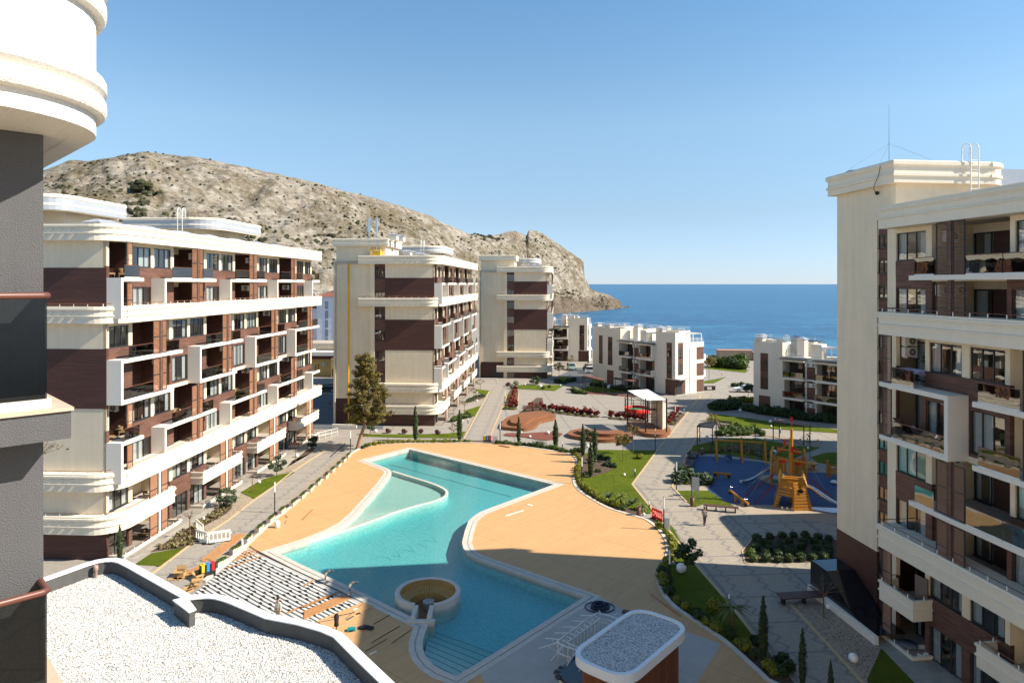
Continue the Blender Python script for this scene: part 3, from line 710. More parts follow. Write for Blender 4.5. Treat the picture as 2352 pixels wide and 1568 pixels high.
def add_ac(parent, loc, rot):
    a = ob('air_conditioner', cached('ac', ac_mesh), parent, loc, rot); ob('fan_grille', cached('acg', grille_mesh), a); return a
NORM = lambda h: [(-1.45, 0), (-.10, 0), (-.10, .40*h), (-.02, .41*h), (-.02, .47*h), (-.11, .49*h), (-.11, .74*h), (-.05, .75*h), (-.05, .80*h), (0, .81*h), (0, .90*h), (-.06, .915*h), (-.06, h), (-1.45, h)]
def shift(pr, dz): return [(o, z+dz) for o, z in pr]
def arc(cx, cy, r, a0, a1, n=8): return [(cx+r*math.cos(a0+(a1-a0)*i/n), cy+r*math.sin(a0+(a1-a0)*i/n)) for i in range(n+1)]
def parapet_rail(path, z, parent, inset=.2, close_up=True):
    pin = []
    for i, p in enumerate(path):
        P = Vector(p); a = P-Vector(path[i-1]) if i else Vector(path[1])-P; b = Vector(path[i+1])-P if i < len(path)-1 else a
        a = a.normalized(); b = b.normalized(); n = Vector((a.y+b.y, -a.x-b.x)); n.normalize(); pin.append(P-n*inset)
    mb = MB(); mb.tube([(p.x, p.y, z+.24) for p in pin], .026, 5)
    s = 0; nxt = .3
    for a, b in zip(pin, pin[1:]):
        L = (b-a).length
        while nxt < s+L:
            q = a.lerp(b, (nxt-s)/L); mb.box(q.x-.022, q.y-.022, z, q.x+.022, q.y+.022, z+.23, 1); nxt += 1.15
        s += L
    return mb.done('parapet_rail', [m_rail, m_wmetal], parent)
def rsort(e): return sorted(e, key=lambda q: q[1])
class Block:
    """one estate block; facade = local plane x=0 looking to +x, running along +y"""
    def __init__(s, name, label, cat, loc, rot, L, W=16, group='white and brown apartment blocks round the pool'):
        s.r = thing(name, label, cat, loc, rot, group); s.L, s.W = L, W
        s.pl, s.br, s.bk, s.wh, s.fl = MB(), MB(), MB(), MB(), MB()   # plaster, brown cladding, brick, white balcony frames, floors
        s.win = lambda *a, **k: add_window(s.r, *a, **k)
    def sx(s, p0, p1, s0, s1, z0, z1, which):
        if s1-s0 < .01 or z1-z0 < .01: return
        which.box(min(p0, p1), s0, z0, max(p0, p1), s1, z1)
    def level(s, k, elems, style, split, s_lo=0.0, recmat=None):
        z0, z1 = zf(k)+.0, zf(k+1); cur = s_lo
        up, lo = (s.pl, s.bk) if style == 'U' else (s.bk, s.bk); recmat = {'b': None, 'p': s.pl}.get(recmat, recmat)
        sill, head = (.95, 2.68) if style == 'U' else (.22, 2.55)
        for e in rsort(elems):
            a, b = max(s_lo, e[1]), min(s.L, e[2])
            if b-a < .3: continue
            if a > cur:
                s.sx(-.25, 0, cur, a, z0+sill if style == 'U' else z0, z1, up)
                if style == 'U': s.sx(-.25, .012, cur, a, z0, z0+sill, lo)
            if e[0] == 'win':
                s.sx(-.25, .012 if style == 'U' else 0, a, b, z0, z0+sill, lo); s.sx(-.25, 0, a, b, z0+head, z1, up)
                s.win((-.08, a+.03, z0+sill), R_(90), b-a-.06, head-sill, n=3 if b-a > 1.9 else 2, split=split)
            else:
                if s.bk.v: s.bk.done('facade_wall', m_brick, s.r); s.bk = MB(); up, lo = (up if up is s.pl else s.bk), s.bk
                d = e[3]; rm = recmat or MB()
                if b < s.L: rm.box(-d, b, z0, -.26 if b < s.L-.3 else -.0, b+.12, z1)
                s.pl.box(-d, a-.12, z0, -.26, a, z1) if a > s_lo+.1 else None
                s.pl.box(-d-.12, a, z0+2.5, -d, b, z1); rm.box(-d-.12, a+1.4, z0, -d, b, z0+2.5)
                if rm is not s.pl: rm.done('recess_wall', m_brown, s.r)
                s.win((-d+.03, a+.1, z0+.05), R_(90), 1.25, 2.42, n=1, split=False, name='balcony_door')
                s.pl.box(-.25, a, z1-.35, 0, b, z1)
            cur = b
        if cur < s.L:
            s.sx(-.25, 0, cur, s.L, z0+sill if style == 'U' else z0, z1, up)
            if style == 'U': s.sx(-.25, .012, cur, s.L, z0, z0+sill, lo)
        for q_, nm_, mt_ in ((s.br, 'recess_wall', m_brown), (s.bk, 'facade_wall', m_brick)):
            if q_.v: q_.done(nm_, mt_, s.r)
        s.br, s.bk = MB(), MB()
        mb = MB(); mb.box(-9, s_lo+.28, z0-.22, -.26, s.L-.31, z0-.001); mb.done('floor_slab', m_slab, s.r)
    def slab(s, a, b, z, p=1.25, th=.28):
        mb = MB(); mb.box(.0, 0, -th, p, b-a, 0); mb.done('balcony_slab', m_white, s.r, (0, a, z))
    def fin(s, a, z0, z1, p=1.25, wd=.28):
        mb = MB(); mb.box(.002, a, z0, p-.004, a+wd, z1); mb.done('balcony_fin', m_white, s.r)
    def post(s, a, b, z0, z1, mt):
        mb = MB(); mb.box(.95, a, z0, 1.15, b, z1); mb.done('balcony_column', mt, s.r)
    def glass(s, a, b, z, p=1.17, mt=None, ends=False):
        if b-a < .3: return
        L = round(b-a, 2)
        g = ob('glass_panel', cached(('g', L, mt), lambda: glass_mesh(L, 1.0, mt)), s.r, (p, a, z), R_(90))
        ob('handrail', cached(('h', L), lambda: rail_mesh(L)), g)
    def shut(s, a, wd, z, h=2.9, p=1.1):
        ob('shutter', cached(('s', wd, h), lambda: shutter_mesh(wd, h)), s.r, (p, a, z+.02), R_(90))
    def cornice(s, path, zb, h, rail=False, relief=None):
        mb = MB(); mb.sweep(shift(NORM(h), zb), path); c = mb.done('cornice', m_cornice, s.r)
        if relief:
            xa, xb, y, each = relief
            me = cached(('rel', round(h, 2)), lambda: s._relief(h)); n = int((xb-xa)/.82)
            if each:
                for i in range(n): ob('relief_bar', me, c, (xa+.82*i, y, zb))
            else:
                m2 = MB()
                for i in range(n):
                    for v_, f_ in ((me.vertices, me.polygons),):
                        b = len(m2.v); m2.v.extend([(q.co.x+xa+.82*i, q.co.y+y, q.co.z+zb) for q in v_])
                        for f in f_: m2.f.append(tuple(b+j for j in f.vertices)); m2.m.append(0); m2.sm.append(False)
                stuff(m2.done('relief_bar', m_cornice, c))
        if rail: parapet_rail(path, zb+h, s.r)
        return c
    def _relief(s, h):
        mb = MB()
        for z0, z1, o in ((.03*h, .38*h, .10), (.50*h, .73*h, .11)):
            sl = (z1-z0)*1.0; b = len(mb.v)
            for dy in (0.02, -.075):
                for (x, z) in ((0, z0), (.30, z0), (.30+sl, z1), (sl, z1)): mb.v.append((x, o+dy, z))
            for q in ((0, 1, 2, 3), (7, 6, 5, 4), (0, 4, 5, 1), (1, 5, 6, 2), (2, 6, 7, 3), (3, 7, 4, 0)): mb.f.append(tuple(b+j for j in q)); mb.m.append(0); mb.sm.append(False)
        return mb.mesh('relief_bar', m_cornice)
    def finish(s):
        for mb, nm, mt in ((s.pl, 'wall', m_plaster), (s.br, 'recess_wall', m_brown), (s.bk, 'facade_wall', m_brick), (s.fl, 'roof', m_slab)):
            if mb.v: mb.done(nm, mt, s.r)
    def parapet_box(s, a, b, zt, zb, p=1.3):
        h = zt-zb; pr = shift([(-.16, 0), (-.06, 0), (-.06, h*.42), (0, h*.44), (0, h*.52), (-.06, h*.54), (-.06, h*.80), (0, h*.82), (0, h*.93), (-.16, h*.93)], zb)
        path = [(0, a), (p, a), (p, b), (0, b)]; mb = MB(); mb.sweep(pr, path); mb.box(0.0, a+.1, zb+h*.3, p-.1, b-.1, zb+h*.36); mb.done('balcony_parapet', m_cornice, s.r)
        parapet_rail(path, zb+h*.93, s.r, .1)
def roof_vent(parent, x, y, z, lx, ly, h, cap=.25):
    mb = MB(); mb.box(x-lx/2, y-ly/2, z, x+lx/2, y+ly/2, z+h, 0); e = .16; b = len(mb.v)
    mb.box(x-lx/2-e, y-ly/2-e, z+h, x+lx/2+e, y+ly/2+e, z+h+.09, 1)
    q = [(x-lx/2-e, y-ly/2-e, z+h+.092), (x+lx/2+e, y-ly/2-e, z+h+.092), (x+lx/2+e, y+ly/2+e, z+h+.092), (x-lx/2-e, y+ly/2+e, z+h+.092)]
    m_ = min(lx, ly)*.42; tp = [(x-lx/2+m_, y-ly/2+m_, z+h+.09+cap), (x+lx/2-m_, y-ly/2+m_, z+h+.09+cap), (x+lx/2-m_, y+ly/2-m_, z+h+.09+cap), (x-lx/2+m_, y+ly/2-m_, z+h+.09+cap)]
    for i in range(4): mb.face([q[i], q[(i+1) % 4], tp[(i+1) % 4], tp[i]], 1)
    mb.face(tp, 1); return mb.done('roof_vent', [m_white, m_metal], parent)
def ladder(parent, x, y, z0, z1, axis='x', out=-1):
    mb = MB(); wd = .55
    def P(a, o, z): return (x+a, y+o, z) if axis == 'x' else (x+o, y+a, z)
    for sx in (-wd/2, wd/2):
        mb.tube([P(sx, out*.18, z0), P(sx, out*.18, z1+.8)]+[P(sx, out*(.18-.36+.36*math.cos(q*math.pi/8)), z1+.8+.36*math.sin(q*math.pi/8)) for q in range(1, 9)]+[P(sx, -out*.54, z1)], .035, 6)
    z = z0+.3
    while z < z1+.2: mb.tube([P(-wd/2, out*.18, z), P(wd/2, out*.18, z)], .018, 5); z += .3
    for sx in (-wd/2, wd/2):
        for q in (.0, -.14, -.28): mb.tube([P(sx, out*q, z1+.2), P(sx, out*q, z1+1.05)], .012, 4)
    return mb.done('roof_ladder', m_wmetal, parent)
def mast(parent, x, y, z, h, guy=0):
    mb = MB(); mb.tube([(x, y, z), (x, y, z+h*.4), (x, y, z+h)], [.035, .03, .012], 5)
    for k in range(guy):
        a = 2*math.pi*k/max(1, guy)+.2; mb.tube([(x, y, z+h*.42), (x+math.cos(a)*h*.75, y+math.sin(a)*h*.75, z)], .010, 3)
    return mb.done('lightning_mast', m_steel, parent)
def tower_cornice(s, path, zb, h, name='tower_cornice'):
    pr = [(-.5, 0), (-.05, 0), (-.05, .28*h), (.03, .3*h), (.03, .42*h), (-.06, .45*h), (-.06, .72*h), (.0, .75*h), (.06, .8*h), (.06, .95*h), (0, h), (-.5, h)]
    mb = MB(); mb.sweep(shift(pr, zb), path); return mb.done(name, m_cornice, s.r)

def estate_block(name, label, loc, rot, L, near=True, tower_x=(-15.6, -10.2), top_x=-7.7, top_round=False, split=True):
    b = Block(name, label, 'apartment building', loc, rot, L)
    offA = [-2.66+12.4*n for n in range(5)]; offB = [3.4+12.4*n-12.4 for n in range(6)]
    for k in range(8):
        tier = offA if k in (7, 6, 3, 2) else offB; style = 'U' if k % 2 else 'B'; el = []
        for s0 in tier:
            el.append(('rec', max(s0, .35 if s0 < .35 else s0), min(s0+5.6, L+.0), 2.7))
            el.append(('win', s0+6.1, s0+8.75))
            el.append(('win', s0+9.2, s0+11.9) if style == 'U' or k == 0 else ('win', s0+9.2, s0+10.85))
        el = [e for e in el if e[2] > .9 and e[1] < L-1.2]
        el = [e if e[1] > .35 else (e[0], .35, *e[2:]) for e in el]
        el = [e if e[2] < L-.4 else (e[0], e[1], L-.4, *e[3:]) for e in el]
        b.level(k, el, style, split, recmat=('p' if k < 2 else None))
        z = zf(k)
        for i, s0 in enumerate(tier):
            a0 = max(0.0, s0-3.6)
            if s0+1.2 < -.4 and s0+5.7 < 1: continue
            if a0 > L-2: continue
            e0 = min(L, s0+5.7)
            if k in (7, 5, 3):
                if e0 > .5: b.slab(a0, e0, z)
                b.glass(max(0.05, s0-2.3), min(L, s0+1.1), z); b.glass(max(.05, s0+3.2), min(L, s0+5.2), z)
            if k in (6, 4, 2) and a0 >= 0 and (s0-3.6 > -1 or k in (6, 2)):
                b.fin(a0, z+(.0), zf(k+1)-.28)
                if k == 4: b.slab(a0, min(L, s0+4.2), z); b.glass(a0+.35, min(L, s0+1.1), z)
            if k >= 2 and 0 < s0+1.2 < L-1:
                b.shut(s0+1.2, 1.0, z); b.post(s0+2.22, s0+2.54, z, zf(k+1)-.28, m_brick); b.shut(s0+2.58, .72, z)
            elif -3 < s0 < 0 and k >= 2: b.shut(max(.1, s0+3.6), .8, z)
            if k < 2:
                pa = max(0.0, s0-3.1)
                if s0+5.5 > 2 and pa < L-3:
                    if not (k == 1 and s0 < 4 ): b.parapet_box(pa if s0 > 4 or k == 0 else 8, min(L, s0+5.5), z+.88, z-.42 if k else -.65)
                    b.post(s0+2.0, s0+2.3, z, zf(k+1)-.3, m_white); b.shut(s0+.7, 1.2, z); b.shut(s0+2.45, 1.0, z)
            if near and (i+k) % 3 != 1 and s0+5.6 < L and k > 1: add_ac(b.r, (-1.3+.25*((i*k) % 3), s0+5.59, z+2.05), R_(180))
    # party floor of rooms, back wall, roof
    b.pl.box(-b.W, .2, -.6, -b.W+.3, L, zf(8)); b.pl.box(-b.W+.3, L-.3, -.6, -.3, L-.001, zf(8))
    for s_ in [x for x in range(4, int(L), 6)]: b.pl.box(-9, s_, -.6, -3.3, s_+.15, zf(8)-.3)
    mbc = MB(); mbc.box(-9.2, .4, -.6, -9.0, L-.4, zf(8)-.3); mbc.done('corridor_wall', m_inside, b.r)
    b.fl.box(-b.W, .1, zf(8)-.3, 0, L, zf(8)+.06)
    # end wall: plaster and cladding fields, stair window strip
    secs = [(-.6, 2.5, 'c'), (2.5, 12.03, 'p'), (12.03, 16.8, 'c'), (16.8, 20.2, 'p'), (20.2, 23.3, 'c'), (23.3, zf(8), 'p')]
    for z0, z1, q in secs:
        if q == 'p': b.pl.box(-7.7, 0, z0, 0, .25, z1)
        else: mb = MB(); mb.box(-7.7, -.03, z0, .03, .25, z1); mb.done('cladding_panel', m_brown, b.r)
    b.pl.box(-10.2, 0, -.6, -9.4, .25, zf(8)); b.bk.box(-9.4, .16, -.6, -7.7, .25, zf(8))
    for z0, z1 in ((23.3, 25.0), (20.2, 21.3), (16.85, 18.55), (13.55, 15.2), (10.3, 11.95), (7.0, 8.6), (3.7, 5.2), (.4, 2.0)):
        b.win((-9.38, .12, z0), 0, 1.66, z1-z0, n=3, split=False)
    # stair tower
    t0, t1 = tower_x
    b.pl.box(t0, .35, 4.4, t1, 9, 26.2); mb = MB(); mb.box(t0-.01, .33, -.6, t1+.01, 9, 4.4); mb.done('cladding_panel', m_brown, b.r)
    if not top_round:
        b.pl.box(t0, .35, 26.2, top_x, 9, 28.6); tower_cornice(b, [(t0-.5, 9.4), (t0-.5, -.15), (top_x+.5, -.15), (top_x+.5, 9.4)], 28.25, 1.2)
        mbr = MB(); mbr.box(t0-.2, .1, 28.6, top_x+.2, 9.2, 29.3); mbr.done('tower_roof', m_metal, b.r)
    else:
        pth = [(t0-.5, 10), (t0-.5, 1.0), (top_x-1.6, 1.0)]+arc(top_x-1.6, 3.4, 2.4, -math.pi/2, 0)+[(top_x+.8, 10)]
        b.pl.box(t0, 3.6, 26.2, top_x-.6, 9.6, 28.4); tower_cornice(b, pth, 28.1, 1.35)
        mbr = MB(); mbr.prism(pth, 28.15, 29.3); mbr.done('tower_roof', m_metal, b.r)
    # cornices
    xs = -11.8; e = .75; p = 1.3; rr_ = 2.3
    for zb, h, rl in ((25.45, 1.34, False), (18.85, 1.34, True), (5.54, 1.40, True), (2.16, 1.42, True)):
        endy = L+.9 if zb > 3 else 7.9
        path = [(xs, -e)]+arc(p-rr_, -e+rr_, rr_, -math.pi/2, 0)+[(p, endy)]
        if zb <= 3: path = path+[(0, endy)]
        b.cornice(path, zb, h, rl, relief=(-6.9, -1.9, -e, near))
        if zb < 20: b.fl.box(xs+.2, -e+.3, zb+.3, -1.2, -.01, zb+.42); b.fl.box(-.2, 2.0, zb+.3, p-.3, min(L, endy)-.2, zb+.42)
    # roof furniture
    for s_ in range(3, int(L)-2, 6): roof_vent(b.r, -2.6 if near else -3.0, s_+.5, zf(8), 1.3, 3.0 if near else 1.2, 1.25, .32)
    pt = [(-13, 34), (-13, 22), (-5.2, 22)]+arc(-5.2, 25, 3, -math.pi/2, 0)+[(-2.2, 34)]
    b.pl.box(-12.6, 23.2, 26, -4.2, 33.6, 28.4); tower_cornice(b, pt, 28.2, 1.3); mbr = MB(); mbr.prism(pt, 28.3, 29.35); mbr.done('tower_roof', m_metal, b.r)
    ladder(b.r, -6.2, 22, 26.1, 29.4); mast(b.r, -7.4, 26, 29.3, 4.2)
    b.finish(); return b
blkA = estate_block('apartment_building', 'white and brown apartment block on the left, its sunlit balcony front running along the walk', (-32.4, 54.5, 0), R_(-3.4), 46.5, top_x=-5.6, top_round=True)
blkB = estate_block('apartment_building', 'apartment block with a yellow gas pipe on its plain stair tower, behind the leaning pine', (-12.1, 106, -.35), R_(-3.8), 47, near=False, split=False)
blkC = estate_block('apartment_building', 'farther apartment block standing before the headland, narrowest of the blocks', (8.2, 159.5, -.72), R_(-3.8), 40, near=False, split=False)
# gas riser, gas box and flues on the middle block
mb = MB(); mb.tube([(-13.6, .30, .3), (-13.6, .28, 25.9), (-9.6, .28, 25.9)], .13, 6)
for z in range(3, 26, 3): mb.box(-13.72, .2, z, -13.48, .36, z+.12)
mb.done('gas_pipe', m_yellow, blkB.r)
mb = MB(); mb.box(-10.1, -.6, 26.7, -8.3, .3, 27.75); mb.box(-10.05, -.62, 26.75, -9.3, -.605, 27.7, 0); gb = mb.done('gas_cabinet', m_yellow, blkB.r)
mb = MB(); mb.box(-9.9, -.64, 26.9, -9.72, -.625, 27.3); mb.box(-9.9, -.638, 27.3, -9.5, -.625, 27.42); mb.box(-9.2, -.63, 27.45, -8.6, -.605, 27.6); mb.done('warning_mark', m_white, gb)
for x in (-10.2, -9.0):
    mb = MB(); mb.tube([(x, -.1, 27.7), (x, -.1, 31.0)], .08, 8); mb.tube([(x, -.1, 30.4), (x, -.1, 32.6)], .2, 10); mb.done('flue', m_steel, blkB.r)
for i, (x, y) in enumerate(((-6.6, 1.2), (-6.3, 4.4), (-4.6, 2), (-4.4, 5.5))): roof_vent(blkB.r, x, y, 26 if i > 1 else 29.2, 1.2, 1.4, 1.4 if i > 1 else .8)
for i in range(4): roof_vent(blkC.r, -5.8+1.3*i, 3.5+i*.6, 26, .8, 1.0, 1.2)
# entrance pits by the stair towers
for bl in (blkB, blkC):
    mb = MB(); mb.box(-15.3, -2.6, -.3, -11.5, -2.3, .9); mb.done('entrance_wall', m_white, bl.r)
    mb = MB(); mb.box(-12.9, .20, -.2, -10.3, .36, 2.6); mb.done('entrance_door', m_dkframe, bl.r)
    mb = MB(); mb.box(-15.4, -2.2, .0, -13.0, .3, .2); mb.done('stair_pit', m_black, bl.r)
# ------------------------------------------------------------------ the block on the right (facade looks left, local +y runs towards us)
R = Block('apartment_building', 'shaded apartment block on the right with glass balconies and a tall blank stair tower', 'apartment building', (24, 45, 0), R_(187.2), 38, 15)
hi = [('win', 1.95, 4.5), ('rec', 5.0, 10.4, 2.7), ('win', 10.7, 13.4), ('win', 13.8, 16.4), ('rec', 17.4, 21.5, 2.7)]
hb = [('win', 1.95, 4.5), ('rec', 5.0, 10.2, 2.7), ('win', 10.5, 13.2), ('rec', 17.4, 21.5, 2.7)]
md = [('rec', 1.95, 4.45, 1.3), ('win', 4.78, 7.25), ('win', 7.8, 10.1), ('rec', 10.4, 16.0, 2.7), ('win', 16.4, 19)]
mdb = [('rec', 1.95, 4.1, 1.3), ('win', 4.5, 6.9), ('win', 7.8, 10.1), ('rec', 10.4, 16.0, 2.7), ('win', 16.4, 19)]
for k in range(8):
    el = hi if k in (7, 3) else hb if k in (6, 2) else md if k in (5, 1, 0) else mdb
    R.level(k, el, 'U' if k % 2 else 'B', True, s_lo=1.9, recmat=('p' if k in (5, 4, 1) else None))
    z = zf(k)
    if k in (7, 3):
        R.slab(4.7, 14.5, z); gm = m_gglass if k == 3 else m_bglass
        R.glass(5.1, 6.6, z, mt=gm); R.glass(8.9, 11.2, z, mt=gm); R.glass(11.25, 12.6, z, mt=gm)
    if k in (7, 6, 3, 2):
        R.shut(6.7, .85, z); R.post(7.58, 7.84, z, zf(k+1)-.28, m_brick); R.shut(7.9, .85, z)
    if k in (6, 2): R.fin(14.2, z, zf(k+1)-.28)
    if k == 5: R.slab(2.05, 7.73, z); R.glass(3.1, 5.0, z); R.slab(9.4, 17, z); R.glass(9.7, 12.2, z); R.shut(12.3, 1, z)
    if k == 4: R.slab(2.05, 7.73, z); R.fin(7.45, z, zf(5)-.28); R.glass(3.1, 7.4, z); R.glass(9.7, 12.2, z); R.slab(9.4, 17, z); R.shut(12.3, 1, z)
    if k in (5, 4, 1, 0): R.shut(2.15, .85, z)
    if k in (1, 0):
        R.parapet_box(2.0, 5.1, z+.9, z-.42 if k else -.7); R.parapet_box(9.6, 14.8, z+.9, z-.42 if k else -.7)
for z, s_, x in ((zf(7)+2.0, 5.02, -1.0), (zf(6)+2.15, 5.02, -.55), (zf(6)+2.15, 5.02, -1.5), (zf(5)+2.25, 1.97, -.7), (zf(5)+1.55, 1.97, -.7), (zf(3)+2.2, 5.02, -1.2), (zf(2)+2.2, 5.02, -1.2)): add_ac(R.r, (x, s_+.08, z), 0)
R.pl.box(-15, 1.9, -.6, -14.7, 38, zf(8)); R.fl.box(-15, 1.9, zf(8)-.3, 0, 38, zf(8)+.06); R.pl.box(-14.7, 37.7, -.6, -.3, 37.98, zf(8))
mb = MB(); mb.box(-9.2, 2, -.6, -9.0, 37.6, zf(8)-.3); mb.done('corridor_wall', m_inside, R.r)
for s_ in (4.6, 10.3, 16.2): R.pl.box(-9, s_, -.6, -2.9, s_+.12, zf(8)-.3)
# stair tower and its window strip
R.pl.box(-13, -4.3, 4.4, 0, .1, 28.4); mb = MB(); mb.box(-13, -4.32, -.6, .012, .1, 4.4); mb.done('cladding_panel', m_brown, R.r)
R.pl.box(-7.5, .1, 26.3, 0, 1.9, 28.4); R.pl.box(-.25, 1.12, -.6, 0, 1.9, 26.3); R.bk.box(-.3, .1, -.6, -.14, 1.12, 26.3); R.pl.box(-9, .1, -.6, -8.8, 1.9, 26.3)
for n in range(15): R.win((-.10, .13, 24.35-1.64*n), R_(90), .96, .86, n=2, split=True, curtain=-1)
tp = [(-13.5, -4.8), (.5, -4.8), (.5, 2.4)]
tp = [(-13.5, -4.8), (.5, -4.8), (.5, 2.4), (-6.2, 2.4)]+arc(-6.2, .6, 1.8, math.pi/2, math.pi, 6)
tower_cornice(R, tp, 28.35, 1.4)
mb = MB(); mb.prism([(-13.2, -4.5), (.2, -4.5), (.2, 2.1), (-6.2, 2.1)]+arc(-6.2, .6, 1.5, math.pi/2, math.pi, 6)+[(-13.2, .6)], 28.38, 29.66); mb.done('tower_roof', m_metal, R.r)
ladder(R.r, -4.9, 2.4, 26.2, 29.75, out=1); mast(R.r, -1.8, -1.2, 29.6, 4.6, 3)
mb = MB(); mb.tube(catmull([(.55, 1.2, 29.6), (.6, 1.1, 29.0), (.58, .6, 28.3), (.25, .3, 28.0)], 5), .022, 5); mb.ball((.12, .25, 27.95), .13, 8, 6); mb.done('camera_cable', m_black, R.r)
mb = MB(); mb.ball((-1.0, -4.0, 29.7), .75, 10, 6, sq=.55); mb.ball((-.3, -2.9, 29.7), .6, 10, 6, sq=.5); mb.done('tarpaulin', M('blue_tarp', (.05, .08, .14), .5), R.r)
for zb, h, rl in ((25.45, 1.4, False), (18.85, 1.4, True), (5.54, 1.42, True)):
    R.cornice([(.0, 1.8), (1.3, 1.8), (1.3, 38)], zb, h, rl)
    R.fl.box(.01, 2.0, zb+.3, 1.0, 21.8, zb+.42)
R.fl.box(.01, 2, 26.4, 1.0, 22, 26.5)
R.finish()
# laundry, furniture and plants on its balconies
def wpt(bl, p, s_, z): return tuple(bl.r.matrix_basis @ Vector((p, s_, z)))
bpy.context.view_layer.update()
# basement stair roof beside the tower
bt = thing('stair_canopy', 'black glazed canopy over the basement stair beside the stair tower wall', 'canopy', (24, 45, 0), R_(187.2))
mb = MB(); mb.box(.1, -4.2, 0, 2.1, -4.05, 2.3); mb.face([(.1, -4.2, 2.3), (2.1, -4.2, 2.3), (2.1, -2.2, 2.3), (.1, -2.2, 2.3)]); mb.face([(.1, -2.2, 2.3), (2.1, -2.2, 2.3), (2.1, 1.0, .55), (.1, 1.0, .55)]); mb.face([(.1, 1.0, .55), (2.1, 1.0, .55), (2.1, 3.0, .5), (.1, 3.0, .5)]); mb.box(2.02, -4.2, .5, 2.1, 1.0, .58)
mb.face([(2.1, -4.2, .5), (2.1, 1, .5), (2.1, 1, .55), (2.1, -2.2, 2.3), (2.1, -4.2, 2.3)])
mb.done('glazing', M('smoked_glass', (.012, .012, .014), .08, .1, 2, spec=.6), bt)
mb = MB(); mb.box(2.1, -4.2, -.1, 2.35, 3.2, .55); mb.done('plinth', m_white, bt)
# ------------------------------------------------------------------ blocks behind it, seen by the shade they throw
def plain_block(label, loc, rot, L, W, Hh, tower=None, low=None):
    r = thing('apartment_building', label, 'apartment building', loc, rot)
    mb = MB(); mb.box(-W, 0, 0, 0, L, Hh)
    if tower: mb.box(-W+2, tower[0], Hh, tower[2], tower[1], Hh+2.6)
    mb.done('wall', m_plaster, r)
    if low: mb = MB(); mb.prism(low[0], 0, low[1]); mb.done('side_wing', m_plaster, r)
    mb = MB(); mb.sweep(shift(NORM(1.3), Hh-1), [(1.2, 0), (1.2, L)][::1]); mb.done('cornice', m_cornice, r)
    for k in range(7):
        for q in range(int(L/5)): add_window(r, (.06, 1.2+5*q, zf(k)+1.2), R_(90), 2.6, 1.7, 3, False, -1)
    return r
plain_block('apartment block behind the shaded right block, its shade falling on the playground', (54, 82.5, 0), R_(187), 19, 14, 26.6)
plain_block('stair tower end of the block behind, shading the walk past the playground', (53.0, 91.5, 0), R_(187), 8.5, 13, 29.6)
mb = MB(); pw = fillet([(36, 53.0), (50, 51), (50, 63.5), (36, 62.6)], [0, 0, 0, 1.5]); mb.prism(pw, 0, 13.4)
T(mb.done('side_wing', m_plaster), 'low rounded wing between the two right hand blocks, hidden behind the stair tower', 'building wing')
plain_block('farthest block on the right, hidden behind the shaded stair tower', (66, 125.5, 0), R_(187), 11, 12, 27)
# ================================================================== our own wing on the left, gravel roof pavilion
bw = thing('corner_building', 'near building corner on the far left with rounded white cornice and dark grey plaster wall', 'building', (-5.43, 7.91, 0), R_(45))
# local +x runs along its face (away to the right), local -y looks towards the pool side; wall corner at the origin
m_dark = stucco('dark_grey_plaster', (.12, .12, .127), 70, .8, .12, .022)
mb = MB(); mb.box(-9, 0, -1, 0, 8, 23.72); mb.done('wall', m_dark, bw)
pr = [(-.35, 0), (-.09, 0), (-.09, .20), (.0, .22), (.02, .26), (.02, .37), (0, .41), (-.05, .43), (-.02, .45), (.02, .49), (.02, .60), (0, .64), (-.09, .66), (-.09, 1.32), (.0, 1.34), (.02, 1.38), (.02, 1.50), (0, 1.54), (-.05, 1.56), (-.02, 1.58), (.02, 1.62), (.02, 1.74), (0, 1.78), (-.35, 1.78)]
path = [(-9, -1.4), (-.81, -1.4)]+arc(-.81, .0, 1.4, -math.pi/2, 0, 14)+[(.59, 8)]
m_cor2 = stucco('near_cornice_render', (.80, .765, .70), 45, .8, .03, .02)
mb = MB(); mb.sweep(shift(pr, 23.72), path); mb.prism(offset(path+[(-9, 8)], -.30), 23.725, 25.45, bottom=True)
for p_ in range(0): pass
mb.done('cornice', m_cor2, bw)
mb = MB(); mb.prism(offset(path+[(-9, 8)], -.05), 25.5, 25.62); mb.done('roof', M('red_roof_edge', (.35, .07, .05), .6), bw)
mb = MB(); mb.box(-9, -.02, 19.6, .58, 1.2, 19.68); 
for zt, zb_ in ((20.62, 20.27), (17.32, 16.97)):
    mb = MB(); mb.box(-9, -.50, zb_, .17, .9, zt-.04); mb.done('balcony_slab', m_dark, bw)
    mb = MB(); mb.box(-9, -.53, zt-.038, .19, .9, zt); mb.box(-9, -.40, zt, .0, .1, zt+.10, 1); mb.done('slab_edge', [M('tan_tile', (.52, .40, .30), .7, .1, 4), m_white], bw)
    mb = MB(); mb.box(-9, -.37, zt+.10, -.05, -.355, zt+1.22); mb.box(-.05, -.37, zt+.10, -.035, -.01, zt+1.22); g = mb.done('glass_panel', glassm('near_tinted_glass', (.40, .41, .41), .04), bw)
    mb = MB(); mb.tube([(-9, -.365, zt+1.25), (-.07, -.365, zt+1.25), (-.03, -.34, zt+1.25), (-.03, .0, zt+1.25)], .038, 10); mb.done('handrail', M('copper_rail', (.13, .05, .034), .35, .06, 4, spec=.5), g)
# our own part of the building, behind and round the viewer's balcony
mb = MB(); mb.box(-20, -52, -1, -3.4, -.6, 23.7); mb.box(-20.5, -52.5, 23.7, -2.9, -.2, 25.4); mb.done('wall_behind', m_plaster, bw)
